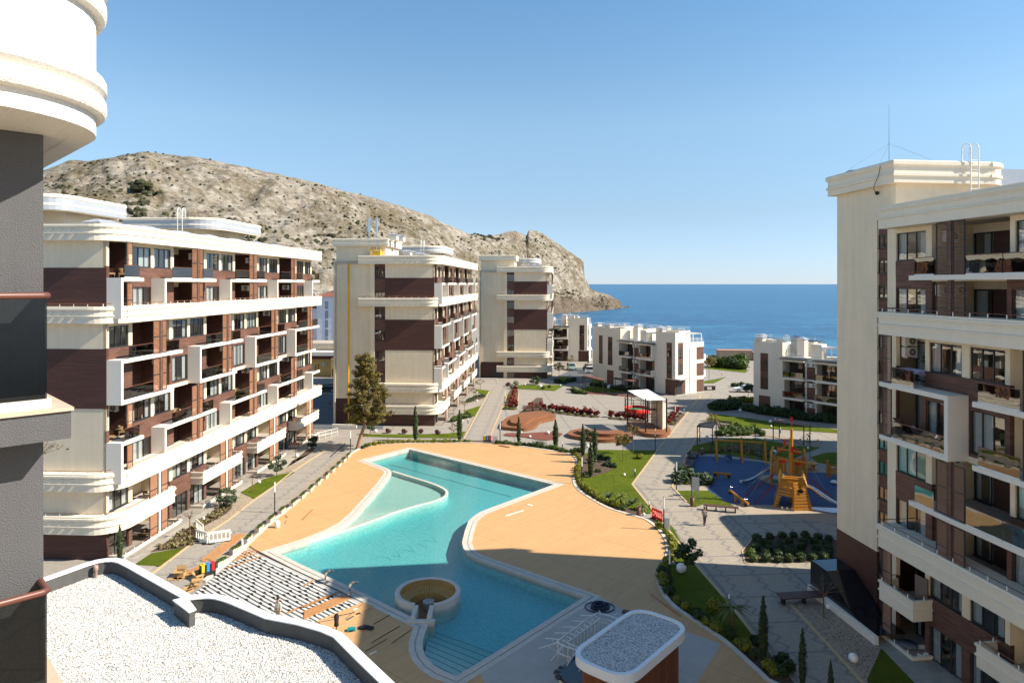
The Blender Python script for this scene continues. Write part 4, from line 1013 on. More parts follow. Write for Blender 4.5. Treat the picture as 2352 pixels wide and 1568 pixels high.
# ---- low pavilion whose gravel roof lies below us
ZG, ZP = 7.25, 7.92
pv = thing('pavilion', 'low pavilion with white gravel roof and white capped dark parapets below the viewer', 'pavilion')
OUT = [(60, 1338.5), (98.8, 1326), (150, 1308), (195, 1292), (222, 1284.5), (246, 1281), (268, 1280.5), (288, 1284), (312.7, 1296), (441, 1366), (460.7, 1364), (480, 1363), (500, 1364), (520.5, 1368), (548.4, 1377), (626, 1409), (698, 1422.5), (753, 1438), (786, 1452), (840, 1504), (908, 1568), (960, 1622), (60, 1640)]
zp = ZC(380, 1260, 4.611)
OW = GP(OUT, ZP)
OW = OW[:9]+OW[9:10]+catmull(OW[9:16], 4)[1:]+OW[16:]
IW = offset(OW, -.42)
m_cap = M('white_sheet_cap', (.80, .80, .79), .35, .05, 2, spec=.4)
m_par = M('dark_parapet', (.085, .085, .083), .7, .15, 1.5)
mb = MB(); mb.prism(OW, ZP-.05, ZP, 0, 0, [IW]); mb.done('parapet_cap', m_cap, pv)
o2, i2 = offset(OW, -.03), offset(OW, -.39)
mb = MB(); mb.wall(o2, -.1, ZP-.05); mb.done('wall', m_white, pv)
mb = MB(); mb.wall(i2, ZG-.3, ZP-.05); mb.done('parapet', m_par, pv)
mb = MB(); gx0 = min(p[0] for p in OW); 
# gravel as a gently uneven sheet
mb.poly(i2, ZG); struct_g = mb.done('roof_gravel', m_wgravel, pv)
rngp = random.Random(8); mb = MB()
xs_ = [p[0] for p in i2]; ys_ = [p[1] for p in i2]
def inside(x, y, poly):
    c = False
    for i in range(len(poly)):
        x1, y1 = poly[i-1]; x2, y2 = poly[i]
        if (y1 > y) != (y2 > y) and x < (x2-x1)*(y-y1)/(y2-y1)+x1: c = not c
    return c
n = 0
while n < 26000:
    x, y = rngp.uniform(min(xs_), max(xs_)), rngp.uniform(24, max(ys_))
    u = CX+FPX*x/y
    if u < 60 or not inside(x, y, i2): continue
    r = rngp.uniform(.016, .042)*(1.2 if y < 30 else 1); a = rngp.random()*6; zz = ZG+r*.2; ca, sa = math.cos(a)*r, math.sin(a)*r
    b = len(mb.v); mb.v.extend([(x+ca, y+sa, zz), (x-sa*.8, y+ca*.8, zz+r*.1), (x-ca, y-sa, zz), (x+sa*.8, y-ca*.8, zz-r*.1), (x+ca*.1, y, zz+r*.75)])
    for q in ((0, 1, 4), (1, 2, 4), (2, 3, 4), (3, 0, 4)): mb.f.append(tuple(b+i for i in q)); mb.m.append(0); mb.sm.append(False)
    n += 1
t = NT('white_pebble'); r_ = t.n('NewGeometry').outputs['Random Per Island']; t.base(t.ramp(r_, [(0, (.28, .25, .21)), (.10, (.50, .48, .44)), (.5, (.62, .61, .58)), (1, (.70, .69, .67))])); t.set(.8, 0, .2)
stuff(mb.done('roof_pebbles', t.m, pv))
# the short return of the parapet
zq4 = ZP
ret = [G(*zp(*p), ZP) for p in ((237, 1108), (400, 1068), (512, 1215), (425, 1250))]
ret = [ret[0], ret[1], ret[2], ret[3]]
mb = MB(); mb.prism(ret, ZP-.02, ZP+.03); mb.done('parapet_cap', m_cap, pv)
rin = offset(ret, -.04); mb = MB(); mb.wall(rin, ZG-.1, ZP-.02); mb.done('parapet', m_par, pv)
zb4 = ZC(0, 1280, 3.673)
for (x, y, h, r) in ((880, 600, .62, .10), (1193, 600, .22, .11)):
    P = G(*zb4(x, y), ZG); mb = MB(); mb.lathe([(r*.8, 0), (r*.8, h*.55), (r*1.15, h*.6), (r*1.15, h*.85), (r*.95, h), (r*.6, h), (r*.55, h*.4), (.001, h*.4)], n=14)
    T(mb.done('vent_pipe', M('pinkish_vent', (.36, .25, .22), .6), loc=(P[0], P[1], ZG)), 'tall vent pipe standing in the white roof gravel' if h > .4 else 'short vent stub standing in the white roof gravel', 'vent pipe')
# ================================================================== court: walks, kerbs, lawns, beds
zA = ZC(400, 880, 3.734); zB = ZC(800, 880, 3.734); zC_ = ZC(1200, 920, 4.127); zD = ZC(1680, 1000, 4.9); zE = ZC(1640, 760, 4.9); zF = ZC(1640, 1280, 3.673); zG = ZC(1360, 760, 5.345); zH = ZC(2060, 1200, 3.092); zI = ZC(1160, 560, 3.734); zJ = ZC(380, 1260, 4.611)
def sheet(name, poly, z, mat, f=None, hgt=.0, world=False):
    P = poly if world else GP(poly, 0, f); mb = MB(); mb.poly(P, z)
    mb.wall(P, z-max(hgt, .02), z); return mb.done(name, mat)
def kerb(pts, f=None, wd=.2, z=.055, mat=None):
    P = GP(pts, 0, f); mb = MB(); mb.prism(stripline(P, wd), -.02, z); return struct(mb.done('kerb', mat or m_kerb))
DL = [(473, 1337), (568, 1257), (638, 1192), (668, 1169.6), (735, 1110), (784, 1062), (809, 1044)]
KL = [(300, 1355), (353, 1315), (429, 1257), (525, 1194), (584, 1148), (628, 1118), (675, 1081), (712, 1057), (744, 1037)]
struct(sheet('walk', [(240, 1400)]+KL+[(768, 1018), (860, 1016), (833, 1030)]+DL[::-1]+[(400, 1400)], .004, m_path)); kerb(KL)
struct(sheet('walk', [(1065, 1008), (1124, 899), (1142, 882), (1172, 882), (1158, 925), (1122, 1010), (1118, 1014), (1064, 1014)], .004, m_path3)); kerb([(1065, 1008), (1124, 899)]); kerb([(1122, 1010), (1158, 925)])
P2L = [(1740, 1469), (1702, 1421), (1667, 1376), (1614, 1316), (1592, 1289), (1497, 1168.5), (1452, 1112.4)]; P2U = [(1452, 1112.4), (1510, 1034.5), (1573.4, 955), (1610, 908)]
P2R = [(1639, 932), (1610, 985), (1586.6, 1029), (1560.4, 1078), (1543.5, 1117.5)]; P2R2 = [(1543.5, 1117.5), (1577, 1153), (1594, 1176), (1712, 1291), (1817, 1389), (1948, 1531), (2010, 1600)]
struct(sheet('walk', P2U+[(1640, 905)]+P2R, .004, m_path2)); struct(sheet('walk', [(1543.5, 1117.5), (1577, 1153), (1598, 1166), (1650, 1158), (1760, 1180), (1925, 1205), (1990, 1215), (1990, 1300), (1817, 1389), (1948, 1531), (2040, 1640), (1880, 1640)]+P2L, .005, m_path4))
kerb(P2L); kerb(P2U); kerb([(1610, 985), (1586.6, 1029), (1560.4, 1078), (1543.5, 1117.5)], mat=m_kerb); kerb([(1817, 1389), (1948, 1531), (2030, 1622)]); kerb([(1543.5, 1117.5), (1577, 1153)])
# asphalt lots
struct(sheet('car_park', [(655, 985), (880, 985), (880, 930), (860, 905), (640, 905)], .004, m_asph)); struct(sheet('road', [(1262, 872), (1322, 845), (1400, 838), (1440, 868), (1400, 874), (1330, 880), (1300, 872)], .004, m_asph))
# pool side walk along block A
struct(sheet('sidewalk', [(-31.0, 46), (-28.2, 46), (-25.4, 100), (-28.0, 101)], .008, m_slabs, world=True))
R_sw = [tuple(R.r.matrix_basis @ Vector((x, y, 0)))[:2] for x, y in ((.02, -4), (3.0, 2.6), (3.2, 4), (3.2, 22), (.02, 22))]; struct(sheet('sidewalk', R_sw, .012, m_slabs, world=True))
# lawns
grng = random.Random(21)
m_blade = leaf('grass_blades', (.15, .21, .02), .35, .2)
def lawn(poly, f=None, dens=9, z=.035, world=False):
    P = poly if world else GP(poly, 0, f); o = sheet('lawn', P, z, m_grass, world=True); stuff(o)
    xs, ys = [p[0] for p in P], [p[1] for p in P]; A = abs(area(P)); n = int(min(5200, A*dens)); mb = MB(); k = 0; tries = 0
    while k < n and tries < n*6:
        tries += 1; x, y = grng.uniform(min(xs), max(xs)), grng.uniform(min(ys), max(ys))
        if not inside(x, y, P): continue
        a = grng.random()*6.28; h = grng.uniform(.04, .09); wd = grng.uniform(.03, .07); c, s_ = math.cos(a)*wd, math.sin(a)*wd
        mb.face([(x-c, y-s_, z-.01), (x+c, y+s_, z-.01), (x+c*.3+grng.uniform(-.03, .03), y+s_*.3, z+h)]); k += 1
    if mb.v: stuff(mb.done('grass_blades', m_blade, o))
    return o
lawn([(349, 1270), (429, 1257), (385, 1293), (365, 1300), (308, 1297)]); lawn([(552, 1131.5), (575, 1117), (604, 1101), (645.7, 1089), (677.7, 1084), (628, 1117), (584.5, 1146)])
lawn([(831, 996.7), (939, 998), (995.8, 996.7), (1030, 995.5), (1069.6, 990.6), (1062, 1006), (939, 1005), (831, 1002)]); lawn([(1064.7, 943.8), (1104, 931.5), (1090, 956), (1075, 951)]); lawn([(1094, 894), (1124, 897), (1119, 906), (1092, 902)])
lawn([(1189, 885), (1298.6, 884), (1274, 897.6), (1189.3, 893)]); lawn([(1276, 878.7), (1287.5, 865), (1318.7, 867.5), (1316, 876)]); lawn([(1334, 892), (1356, 886.5), (1440, 894), (1435, 902), (1340, 899)]); lawn([(1355, 873), (1386, 872), (1400, 880), (1370, 883)])
LW = [(1372, 1033), (1510, 1034.8), (1452, 1112.4), (1497, 1168.5), (1494, 1179), (1467, 1179), (1436, 1164), (1381, 1141), (1339, 1112.5), (1330, 1097), (1336, 1076), (1338.5, 1043)]
lawn(LW, dens=10)
lawn([(1592, 1024), (1648.6, 1010.6), (1675, 1007), (1731, 1007.8), (1787, 1016), (1825, 1023.8), (1881, 1027.5), (1850, 1041), (1800, 1062), (1778, 1062), (1703, 1049), (1641, 1041), (1583, 1042.5)]); lawn([(1639, 950.6), (1712, 960), (1806, 973), (1918.6, 986), (2000, 990), (2000, 998), (1918.6, 994), (1825, 988), (1712, 980.6), (1648.6, 967.5), (1628, 962)])
lawn([(1862, 1050), (1896, 1039.7), (1990, 1038), (1990, 1072), (1918.6, 1068.8), (1877, 1061)]); lawn([(1555, 1127), (1628, 1127), (1663.5, 1151), (1697, 1168), (1615, 1157), (1598, 1164), (1573.6, 1151)])
lawn([(1518, 1300), (1594, 1292), (1614, 1318), (1667, 1377), (1702, 1422), (1738, 1468), (1722, 1480), (1680, 1480), (1585, 1415), (1525, 1360), (1515, 1330)], dens=8); lawn([(2024, 1489), (2100, 1568), (2150, 1640), (2000, 1640), (1990, 1570)], dens=6)
lawn([(1490, 1195), (1520, 1192), (1545, 1210), (1590, 1290), (1560, 1300), (1535, 1270)], z=.03)
lawn([(1618, 846), (1640, 838), (1720, 850), (1712, 856)]); lawn([(1615, 876), (1668, 866), (1640, 880), (1612, 880)])
# mulch beds
def bed(poly, f=None, mat=m_soil, z=.045, name='planting_bed'): return struct(sheet(name, poly, z, mat, f))
bed([(345, 1268), (470, 1190), (514.6, 1160), (533, 1157), (532, 1168), (520, 1180), (465, 1212), (446, 1250), (429, 1257)]); bed([(658, 1074), (712, 1027.5), (724, 1030), (717, 1040), (673, 1057)])
bed([(446, 1250), (465, 1212), (520, 1180), (532, 1166), (536, 1152), (554, 1134), (584, 1147.5), (525, 1193.5), (470, 1230)], mat=m_gravel, name='gravel_bed'); bed([(650, 1077), (697, 1058), (712, 1056), (675, 1080.5), (633, 1091)], mat=m_gravel, name='gravel_bed')
bed([(1338, 1046), (1370, 1046), (1400, 1060), (1414, 1070), (1402, 1082), (1372, 1092), (1350, 1098), (1333, 1090), (1335, 1066)], z=.05)
RB = [(1298, 1038), (1338, 1036), (1340, 1046), (1335, 1076), (1330, 1097), (1339, 1113), (1381, 1141), (1436, 1164), (1467, 1179), (1475, 1190), (1459, 1187), (1425, 1177), (1392, 1166), (1359, 1148), (1339, 1135), (1328, 1126), (1318, 1114), (1320, 1090), (1327, 1075), (1326, 1059), (1316, 1046)]
bed(RB, z=.06)
bed([(833, 1028), (868, 1016), (907, 1013), (1030, 1012), (1102, 1012), (1147, 1013), (1241, 1023), (1300, 1036), (1312, 1047), (1272, 1036.5), (1241, 1032), (1196, 1025.5), (1147, 1019.5), (1102, 1017.5), (1030, 1017.5), (907, 1019), (868, 1021), (833, 1029)], z=.05)
bed([(1483, 1195), (1500, 1190), (1535, 1235), (1545, 1265), (1540, 1290), (1524, 1320), (1522, 1342), (1532, 1362), (1585, 1415), (1680, 1480), (1722, 1480), (1742, 1470), (1800, 1540), (1850, 1600), (1830, 1640), (1760, 1562), (1725, 1530), (1660, 1472), (1546, 1393), (1523, 1366), (1511, 1340), (1512, 1318), (1521, 1294), (1531, 1276), (1531, 1258), (1527, 1240)], z=.05)
bed([(1707, 1266), (1727, 1241), (1782, 1230.5), (1925, 1241), (1925, 1291), (1712.6, 1292)], z=.06); kerb([(1712.6, 1292.5), (1706, 1266), (1726, 1241), (1782, 1230)])
bed([(1817, 1389), (1905, 1385), (1975, 1440), (2024, 1489), (1992, 1560), (2010, 1640), (2040, 1640), (1948, 1531)], mat=m_gravel, name='gravel_bed')
bed([(1186, 955), (1232, 914), (1246, 914), (1252, 952), (1240, 958)], f=None); 
bed([(250, 410), (290, 260), (345, 200), (390, 230), (395, 270), (375, 425), (240, 430)], zC_, z=.04); kerb([(235, 425), (285, 255)], zC_); kerb([(400, 255), (385, 425)], zC_)
bed([(520, 425), (760, 440), (1000, 465), (1240, 495), (1225, 512), (1000, 495), (760, 468), (640, 450), (500, 440)], zC_, z=.04); bed([(1325, 510), (1560, 530), (1740, 545), (1740, 560), (1540, 545), (1325, 525)], zC_, z=.04); bed([(1935, 585), (2060, 455), (2115, 480), (2010, 590)], zC_, z=.04)
m_redm = M('red_bark_mulch', (.17, .055, .035), .95, .4, 3, .8, 16, pos=True, dist=.05)
bed(catmull([(245, 690), (290, 672), (480, 672), (700, 660), (830, 672), (845, 690), (740, 740), (620, 740), (430, 712), (300, 705)], 3, True), zC_, m_redm, .045); 
bed([(1220, 660), (1430, 600), (1380, 580), (1290, 575)], zB, z=.04); bed([(1375, 475), (1450, 400), (1545, 410), (1530, 430)], zB, z=.04)
bed([(1020, 250), (1060, 225), (1300, 258), (1620, 285), (1600, 300), (1300, 275), (960, 255)], zC_, m_redm, .03)
bed([(540, 270), (620, 420), (1130, 420), (1120, 400), (700, 330)], zD, z=.04); bed([(1130, 400), (1240, 420), (1750, 520), (1840, 560), (1760, 580), (1500, 520), (1240, 455), (1120, 440)], zD, m_gravel, .04, 'gravel_bed')
bed([(350, 1000), (510, 1000), (400, 960), (230, 880), (110, 850), (10, 1030)], zD, z=.04)
# strip of river gravel under the planter row
pg = GP(DL); pgo = [(p[0]-1.15, p[1]+.15) for p in pg]; struct(sheet('gravel_bed', pgo+pg[::-1], .03, m_gravel, world=True))
# playground surface
m_blue = M('blue_rubber', (.045, .085, .175), .85, .12, .8, .3, 60, pos=True); m_sandr = M('sand_rubber', (.34, .27, .20), .85, .12, .8, .3, 60, pos=True); m_grub = M('green_rubber', (.03, .17, .12), .85, .1, 1, pos=True)
PB = [(1564, 1078), (1588.5, 1050), (1605, 1048), (1641, 1048), (1703, 1055.7), (1750, 1061), (1778, 1069), (1843.6, 1084), (1918.6, 1085.7), (1995, 1095), (1995, 1190), (1918.6, 1179.4), (1787, 1160.7), (1712, 1158.8), (1663.5, 1151), (1633.5, 1134.4), (1626, 1121), (1639, 1106), (1620, 1092), (1586.6, 1083.7)]
PBW = catmull(GP(PB), 3, True); struct(sheet('playground_edge', [(p[0]*1.0, p[1]) for p in offset(PBW, .9)]+[], .008, m_sandr, world=True))
struct(sheet('playground_edge', [(1640, 1140), (1700, 1156), (1790, 1158), (1918, 1178), (1995, 1188), (1995, 1222), (1925, 1204), (1820, 1190), (1720, 1180)], .009, m_sandr)); struct(sheet('playground_surface', PBW, .013, m_blue, world=True))
struct(sheet('playground_edge', catmull([(1060, 950), (1130, 925), (1250, 915), (1330, 960), (1340, 1040), (1290, 1050), (1160, 1010)], 3, True), .017, m_sandr, zD)); struct(sheet('playground_edge', catmull([(1200, 985), (1260, 970), (1330, 990), (1330, 1025), (1260, 1015)], 3, True), .021, m_grub, zD))
struct(sheet('playground_edge', catmull([(1580, 810), (1700, 780), (1800, 840), (1880, 870), (1760, 890), (1610, 870)], 3, True), .017, m_sandr, zD))

# ================================================================== villas by the sea
def rail(parent, pts, z, h=.9, step=1.5, r=.025):
    mb = MB(); mb.tube([(x, y, z+h) for x, y in pts], r, 4); mb.tube([(x, y, z+h*.55) for x, y in pts], r*.7, 4)
    for a, b in zip(pts, pts[1:]):
        L = math.hypot(b[0]-a[0], b[1]-a[1]); n = max(1, int(L/step))
        for i in range(n+1): x = a[0]+(b[0]-a[0])*i/n; y = a[1]+(b[1]-a[1])*i/n; mb.box(x-.013, y-.013, z, x+.013, y+.013, z+h)
    return mb.done('roof_railing', m_wmetal, parent)
def villa(label, loc, rot, seed=0):
    """front = local plane x=0 looking to -x, running along +y; right end = plane y=0"""
    r = thing('seaside_house', label, 'house', loc, rot, 'three storey houses by the sea'); D = 8.4
    w_, bk, dk = MB(), MB(), MB(); h = 3.3; zt = 12.3; zl = 10.1
    for a, b, x0, x1, z in ((0, 5.3, 0, 2.9, zt), (15.7, 21, 0, 2.9, zt), (5.3, 15.7, 2.0, 2.9, zl-.3), (0, 21, 2.9, D, zl-.3), (3.6, 8.6, 5.0, D-.02, zt), (12.6, 17.2, 5.0, D-.02, zt), (19.4, 21.4, 4.6, D-.02, zt), (21.3, 26.6 if seed == 0 else 23.4, 1.5 if seed == 0 else 4.6, D, zt)):
        w_.box(x0, a, -.4, x1, b, z)
    w_.box(2.2, 10.1, zl-.3, 4.0, 11.9, zt-.1)                      # stair head on the roof terrace
    w_.box(-.02, 5.28, zl-.9, .22, 15.72, zl); w_.box(.2, 5.3, zl-.35, 2.0, 15.7, zl-.28)
    for k in range(3):
        z = h*k; 
        if k: w_.box(-.02, 5.28, z-.3, 2.0, 15.72, z)
        w_.box(0, 5.28, z, 2, 5.6, z+h-.3); w_.box(0, 15.4, z, 2, 15.72, z+h-.3); bk.box(.03, 9.95, z, .4, 11.75, z+h-.3)
        for (a, b) in ((5.6, 9.9), (11.8, 15.4)):
            bk.box(1.9, a, z, 1.98, b, z+h-.3); w_.box(.0, b if a < 8 else a-.25, z, 2, b+.25 if a < 8 else a, z+h-.3)
            add_window(r, (1.86, b-.4 if a < 8 else b-.2, z+.1), R_(-90), 2.2, 2.45, 2, False, 1 if (k+int(a)+seed) % 2 else 4, 'balcony_door')
            if k:
                bx = MB(); bx.box(-.95, a-.15, z-.3, .0, b+.15, z+.02); bx.box(-.95, a-.15 if a < 8 else b-.15, z, 0, a+.15 if a < 8 else b+.15, z+1.05 if k == 1 else z+h-.25)
                if k == 2: bx.box(-.95, a-.15, z+h-.5, 0, b+.15, z+h-.25)
                bx.done('balcony_slab', m_white, r)
                g = ob('glass_panel', cached(('g', round(b-a, 2), None), lambda: glass_mesh(round(b-a, 2))), r, (-.88, b, z), R_(-90)); ob('handrail', cached(('h', round(b-a, 2)), lambda: rail_mesh(round(b-a, 2))), g)
                if k == 2: mc = MB(); mc.box(-1.15, a-.3, z+h-.2, .1, b+.3, z+h-.08); mc.done('canopy', m_dkframe, r)
        add_ac(r, (-.0, 10.4, z+2.1), R_(90)); add_ac(r, (-.0, 11.3, z+2.1), R_(90))
    for a in (1.0, 18.4):
        bk.box(-.03, a-.1, h*.95 if a < 5 else 4.1, .1, a+1.3, zt-2.0)
        for z in (4.3, 7.4): add_window(r, (-.05, a+1.25, z), R_(-90), 1.2, 1.7, 2, False, -1)
        bk.box(-.02, a-.9 if a < 5 else a-.5, -.3, .1, a+1.6, 3.0)
    bk.box(.8, -.03, 3.9, 2.2, .1, zt-2.0); bk.box(-.02, -.02, -.3, 2.9, .1, 3.0)
    for z in (4.3, 7.4): add_window(r, (.9, -.06, z), 0, 1.2, 1.7, 2, False, -1)
    mc = MB(); mc.box(.2, -.08, 0, 1.9, .02, 2.35); mc.done('entrance_door', m_dkframe, r); mc = MB(); mc.box(-.1, -1.3, 3.05, 2.9, -.05, 3.2); mc.done('entrance_canopy', m_metal, r)
    mc = MB(); mc.box(-.4, -.6, -.3, 2.9, -.06, .05) ; mc.done('doorstep', m_concrete, r)
    for k in range(3): mp_ = MB(); mp_.box(6.2, -.03, h*k+.1, 8.35, .1, h*k+2.6); mp_.done('cladding_panel', m_brick, r)
    w_.box(2.9, -.005, -.4, D, .2, zl+.15); 
    for k in (1, 2): mw = MB(); mw.box(D, .3, h*k-.3, D+.9, 3.4, h*k+1.0); mw.done('balcony_parapet', m_white, r)
    mb = MB(); mb.tube([(-.08, 5.0, 0), (-.08, 5.0, 9.8)], .05, 5); mb.tube([(4.2, -.08, 0), (4.2, -.08, 9.4)], .05, 5); mb.done('downpipe', m_wmetal, r)
    for z_, q in ((zt, [(0, 0, 2.9, 5.3), (0, 15.7, 2.9, 21), (5, 3.6, D, 8.6), (5, 12.6, D, 17.2), (1.5 if seed == 0 else 4.6, 21.3, D, 26.6 if seed == 0 else 23.4)]),):
        for x0, y0, x1, y1 in q:
            mc = MB(); mc.box(x0+.25, y0+.25, z_, x1-.25, y1-.25, z_+.02); mc.done('roof', M_dkroof, r)
            rail(r, [(x0+.1, y0+.1), (x0+.1, y1-.1), (x1-.1, y1-.1), (x1-.1, y0+.1), (x0+.1, y0+.1)], z_, .7, 1.6, .012)
            roof_vent(r, x0+1.0, y1-.9, z_, 1.1, 1.1, .55, .25)
    for x, y in ((3.4, 7.2), (3.6, 14.0)): roof_vent(r, x, y, zl-.3, 1.3, 1.3, 3.0, .3)
    for y in (5.5, 15.5): ladder(r, 1.2, y, zl, zt+.1, 'x', 1 if y < 9 else -1)
    mb = MB()
    for i in range(8): mb.box(2.2+.35*i, 5.4, zt-.7, 2.27+.35*i, 10.1, zt-.5)
    for y in (5.5, 9.9): mb.box(2.0, y, zt-.9, 5.0, y+.12, zt-.7)
    for x in (2.1, 4.85): mb.box(x, 9.6, zl-.3, x+.12, 9.75, zt-.7)
    for i in range(14): mb.box(3.2+.35*i, .2, zl+1.7, 3.27+.35*i, 3.4, zl+1.9)
    for x in (3.2, 5.5, 8.0): mb.box(x, .3, zl-.3, x+.1, .42, zl+1.7)
    mb.done('roof_pergola', m_wmetal, r); rail(r, [(.1, 5.4), (.1, 15.6)], zl, .55, 1.6, .02); rail(r, [(3.0, .1), (8.3, .1), (8.3, 3.4)], zl, .8)
    bk.box(1.47, 23.2, 3.9, 1.6, 24.4, zt-2) if seed == 0 else None; w_.done('wall', M_villa, r); bk.done('brick_panel', m_brick if rot < 1 else m_brown, r); return r
M_villa = stucco('villa_render', (.78, .72, .61), 80, .2, .06)
M_dkroof = M('dark_roof_felt', (.10, .09, .085), .9, .2, 2)
villa('three storey cream house in the middle distance with roof pergola, behind the white stage canopy', (32.3, 135, 0), R_(34)); villa('three storey cream house half hidden behind the stair tower on the right', (55.9, 103.2, -.2), R_(41), 1); villa('three storey cream house by the bay, beside the farthest apartment block', (21.4, 193.6, 0), R_(75), 2)
# ------------------------------------------------------------------ old town between the first two blocks
ht = thing('hotel', 'white four storey hotel with red hip roofs at the foot of the hill', 'hotel', (-71.5, 250, 0), R_(-4))
mb = MB(); mb.box(0, 0, -1, 16, 12, 17.4); mb.box(-9, 2, -1, 0, 12, 13); mb.box(-16, 4, -1, -9, 14, 9.6); mb.done('wall', M('hotel_white', (.62, .64, .70), .8, .04, 1), ht)
def hip(mb, x0, y0, x1, y1, z, hh, e=.7):
    x0 -= e; y0 -= e; x1 += e; y1 += e; m_ = min(x1-x0, y1-y0)/2.05; a = [(x0, y0, z), (x1, y0, z), (x1, y1, z), (x0, y1, z)]
    t_ = [(x0+m_, y0+m_, z+hh), (x1-m_, y0+m_, z+hh), (x1-m_, y1-m_, z+hh), (x0+m_, y1-m_, z+hh)]
    for i in range(4): mb.face([a[i], a[(i+1) % 4], t_[(i+1) % 4], t_[i]])
    mb.face(t_); mb.face(a[::-1])
m_rt = M('red_roof_tiles', (.23, .085, .06), .8, .2, 2, .3, 8); m_bt = M('blue_roof', (.03, .035, .06), .7, .2, 2)
for q, mt in (((0, 0, 16, 12, 17.4, 2.6), m_rt), ((4, 4, 16, 14, 21.5, 2), m_rt), ((-9, 2, 0, 12, 13, 3.4), m_rt), ((-16, 4, -6, 14, 9.6, 3.6), m_bt)):
    mb = MB(); hip(mb, *q); mb.done('roof', mt, ht)
mb = MB(); mb.box(5, 5, 17, 16, 13, 21.5); mb.done('roof_room', m_white, ht)
for i, z in enumerate((14.0, 10.6, 7.2, 3.8, .6)):
    for x, wd in ((3.2, 1.0), (6.6, 2.2), (11.0, 2.2)): add_window(ht, (x, -.06, z-1.0), 0, wd, 2.6, 2 if wd > 1.2 else 1, False, 4)
    if i > 1: add_window(ht, (-7.5, 1.94, z-.6), 0, 1.4, 1.8, 2, False, 4); add_window(ht, (-3.5, 1.94, z-.6), 0, 1.4, 1.8, 2, False, 4)
cf = thing('cafe', 'yellow single storey shop with white flat roof and dark red awning', 'shop', (-52, 163, 0), R_(-3)); m_yl = M('ochre_plaster', (.56, .36, .13), .85, .1, 1)
mb = MB(); mb.box(0, 0, -.5, 12, 9, 4.4); mb.box(9.4, -1.5, 2.0, 16, 6, 4.4); mb.box(9.4, -1.5, -.2, 9.6, 0, 2); mb.done('wall', m_yl, cf); mb = MB(); mb.box(-3, -1.0, 5.0, 16, 10, 5.9); mb.done('roof', m_white, cf)
mb = MB(); mb.face([(-3, -.9, 5.0), (16, -.9, 5.0), (14, .3, 4.2), (-3, .3, 4.2)]); mb.box(-3, -.6, 4.2, 14, 0, 4.9); mb.done('awning', M('maroon_awning', (.11, .02, .02), .6), cf); mb = MB(); mb.box(-3, 3, 6.2, 12, 12, 7.6); mb.done('upper_roof', M('dusty_roof', (.42, .36, .28), .9, .2, 1), cf); add_ac(cf, (7.4, .1, 2.6), R_(180)); mb = MB(); mb.box(10.2, -1.56, .2, 11.2, -1.5, 2.3); mb.box(12.4, -1.56, 1, 14.6, -1.5, 2.1); mb.done('window', m_dkframe, cf)
hu = thing('hut', 'small yellow hut with a white roof beside the grey fence', 'hut', (-50.5, 150, 0), R_(-3)); mb = MB(); mb.box(0, 0, -.3, 5, 4, 3.2); mb.done('wall', m_yl, hu); mb = MB(); mb.box(-.4, -.4, 3.2, 5.4, 4.4, 3.45); mb.done('roof', m_white, hu); mb = MB(); mb.box(2.4, -.05, .9, 3.6, .02, 2.3); mb.done('window', m_white, hu)
fn = thing('fence', 'grey corrugated sheet fence behind the dark parked car', 'fence', (-48, 142.5, 0), R_(6))
for i in range(9):
    mb = MB(); mb.box(i*2.0, 0, 0, i*2.0+1.96, .05, 2.2); mb.done('panel', M_fence if i else (globals().__setitem__('M_fence', M('fence_sheet', (.36, .36, .37), .5, .15, 3)) or M_fence), fn)
# promenade wall and kiosk by the water
pw = thing('promenade_wall', 'tan promenade wall and store by the water beyond the lawns', 'wall', (60, 198, 0), R_(-6)); mb = MB(); mb.box(0, 0, 0, 9.5, 4, 2.6); mb.done('wall', M('tan_wall', (.40, .30, .21), .85, .2, 1), pw); mb = MB(); mb.box(-.2, -.2, 2.6, 9.7, 4.2, 2.8); mb.done('coping', M('pinkish_roof', (.33, .20, .15), .8), pw)
mb = MB(); mb.box(9.6, -1, 0, 12.5, 2, 2.4); mb.done('annex', M('sand_wall', (.55, .44, .29), .8), pw)
# ================================================================== plants
m_yg = leaf('yellow_green_leaves', (.21, .22, .018), .45, .25); m_dg = leaf('dark_green_leaves', (.045, .075, .022), .5, .2); m_mg = leaf('mid_green_leaves', (.085, .13, .022), .45, .25)
m_rl = leaf('red_leaves', (.24, .022, .016), .6, .2, (.06, .08, .015)); m_cy = leaf('cypress_leaves', (.04, .062, .018), .45, .15); m_pn = leaf('pine_needles', (.17, .145, .035), .45, .2, (.22, .11, .03))
m_jn = leaf('juniper_leaves', (.075, .11, .055), .4, .2); m_br = leaf('budding_leaves', (.20, .16, .04), .5, .25); m_pl = leaf('palm_leaves', (.12, .14, .03), .4, .2); m_dry = leaf('dry_shrub', (.24, .20, .09), .4, .2); m_sv = leaf('silver_shrub', (.26, .25, .16), .4, .2); m_pp = leaf('purple_leaves', (.12, .03, .035), .5, .2)
prng = random.Random(4)
def rv(rng):
    while True:
        v = Vector((rng.uniform(-1, 1), rng.uniform(-1, 1), rng.uniform(-1, 1)))
        if .05 < v.length < 1: return v
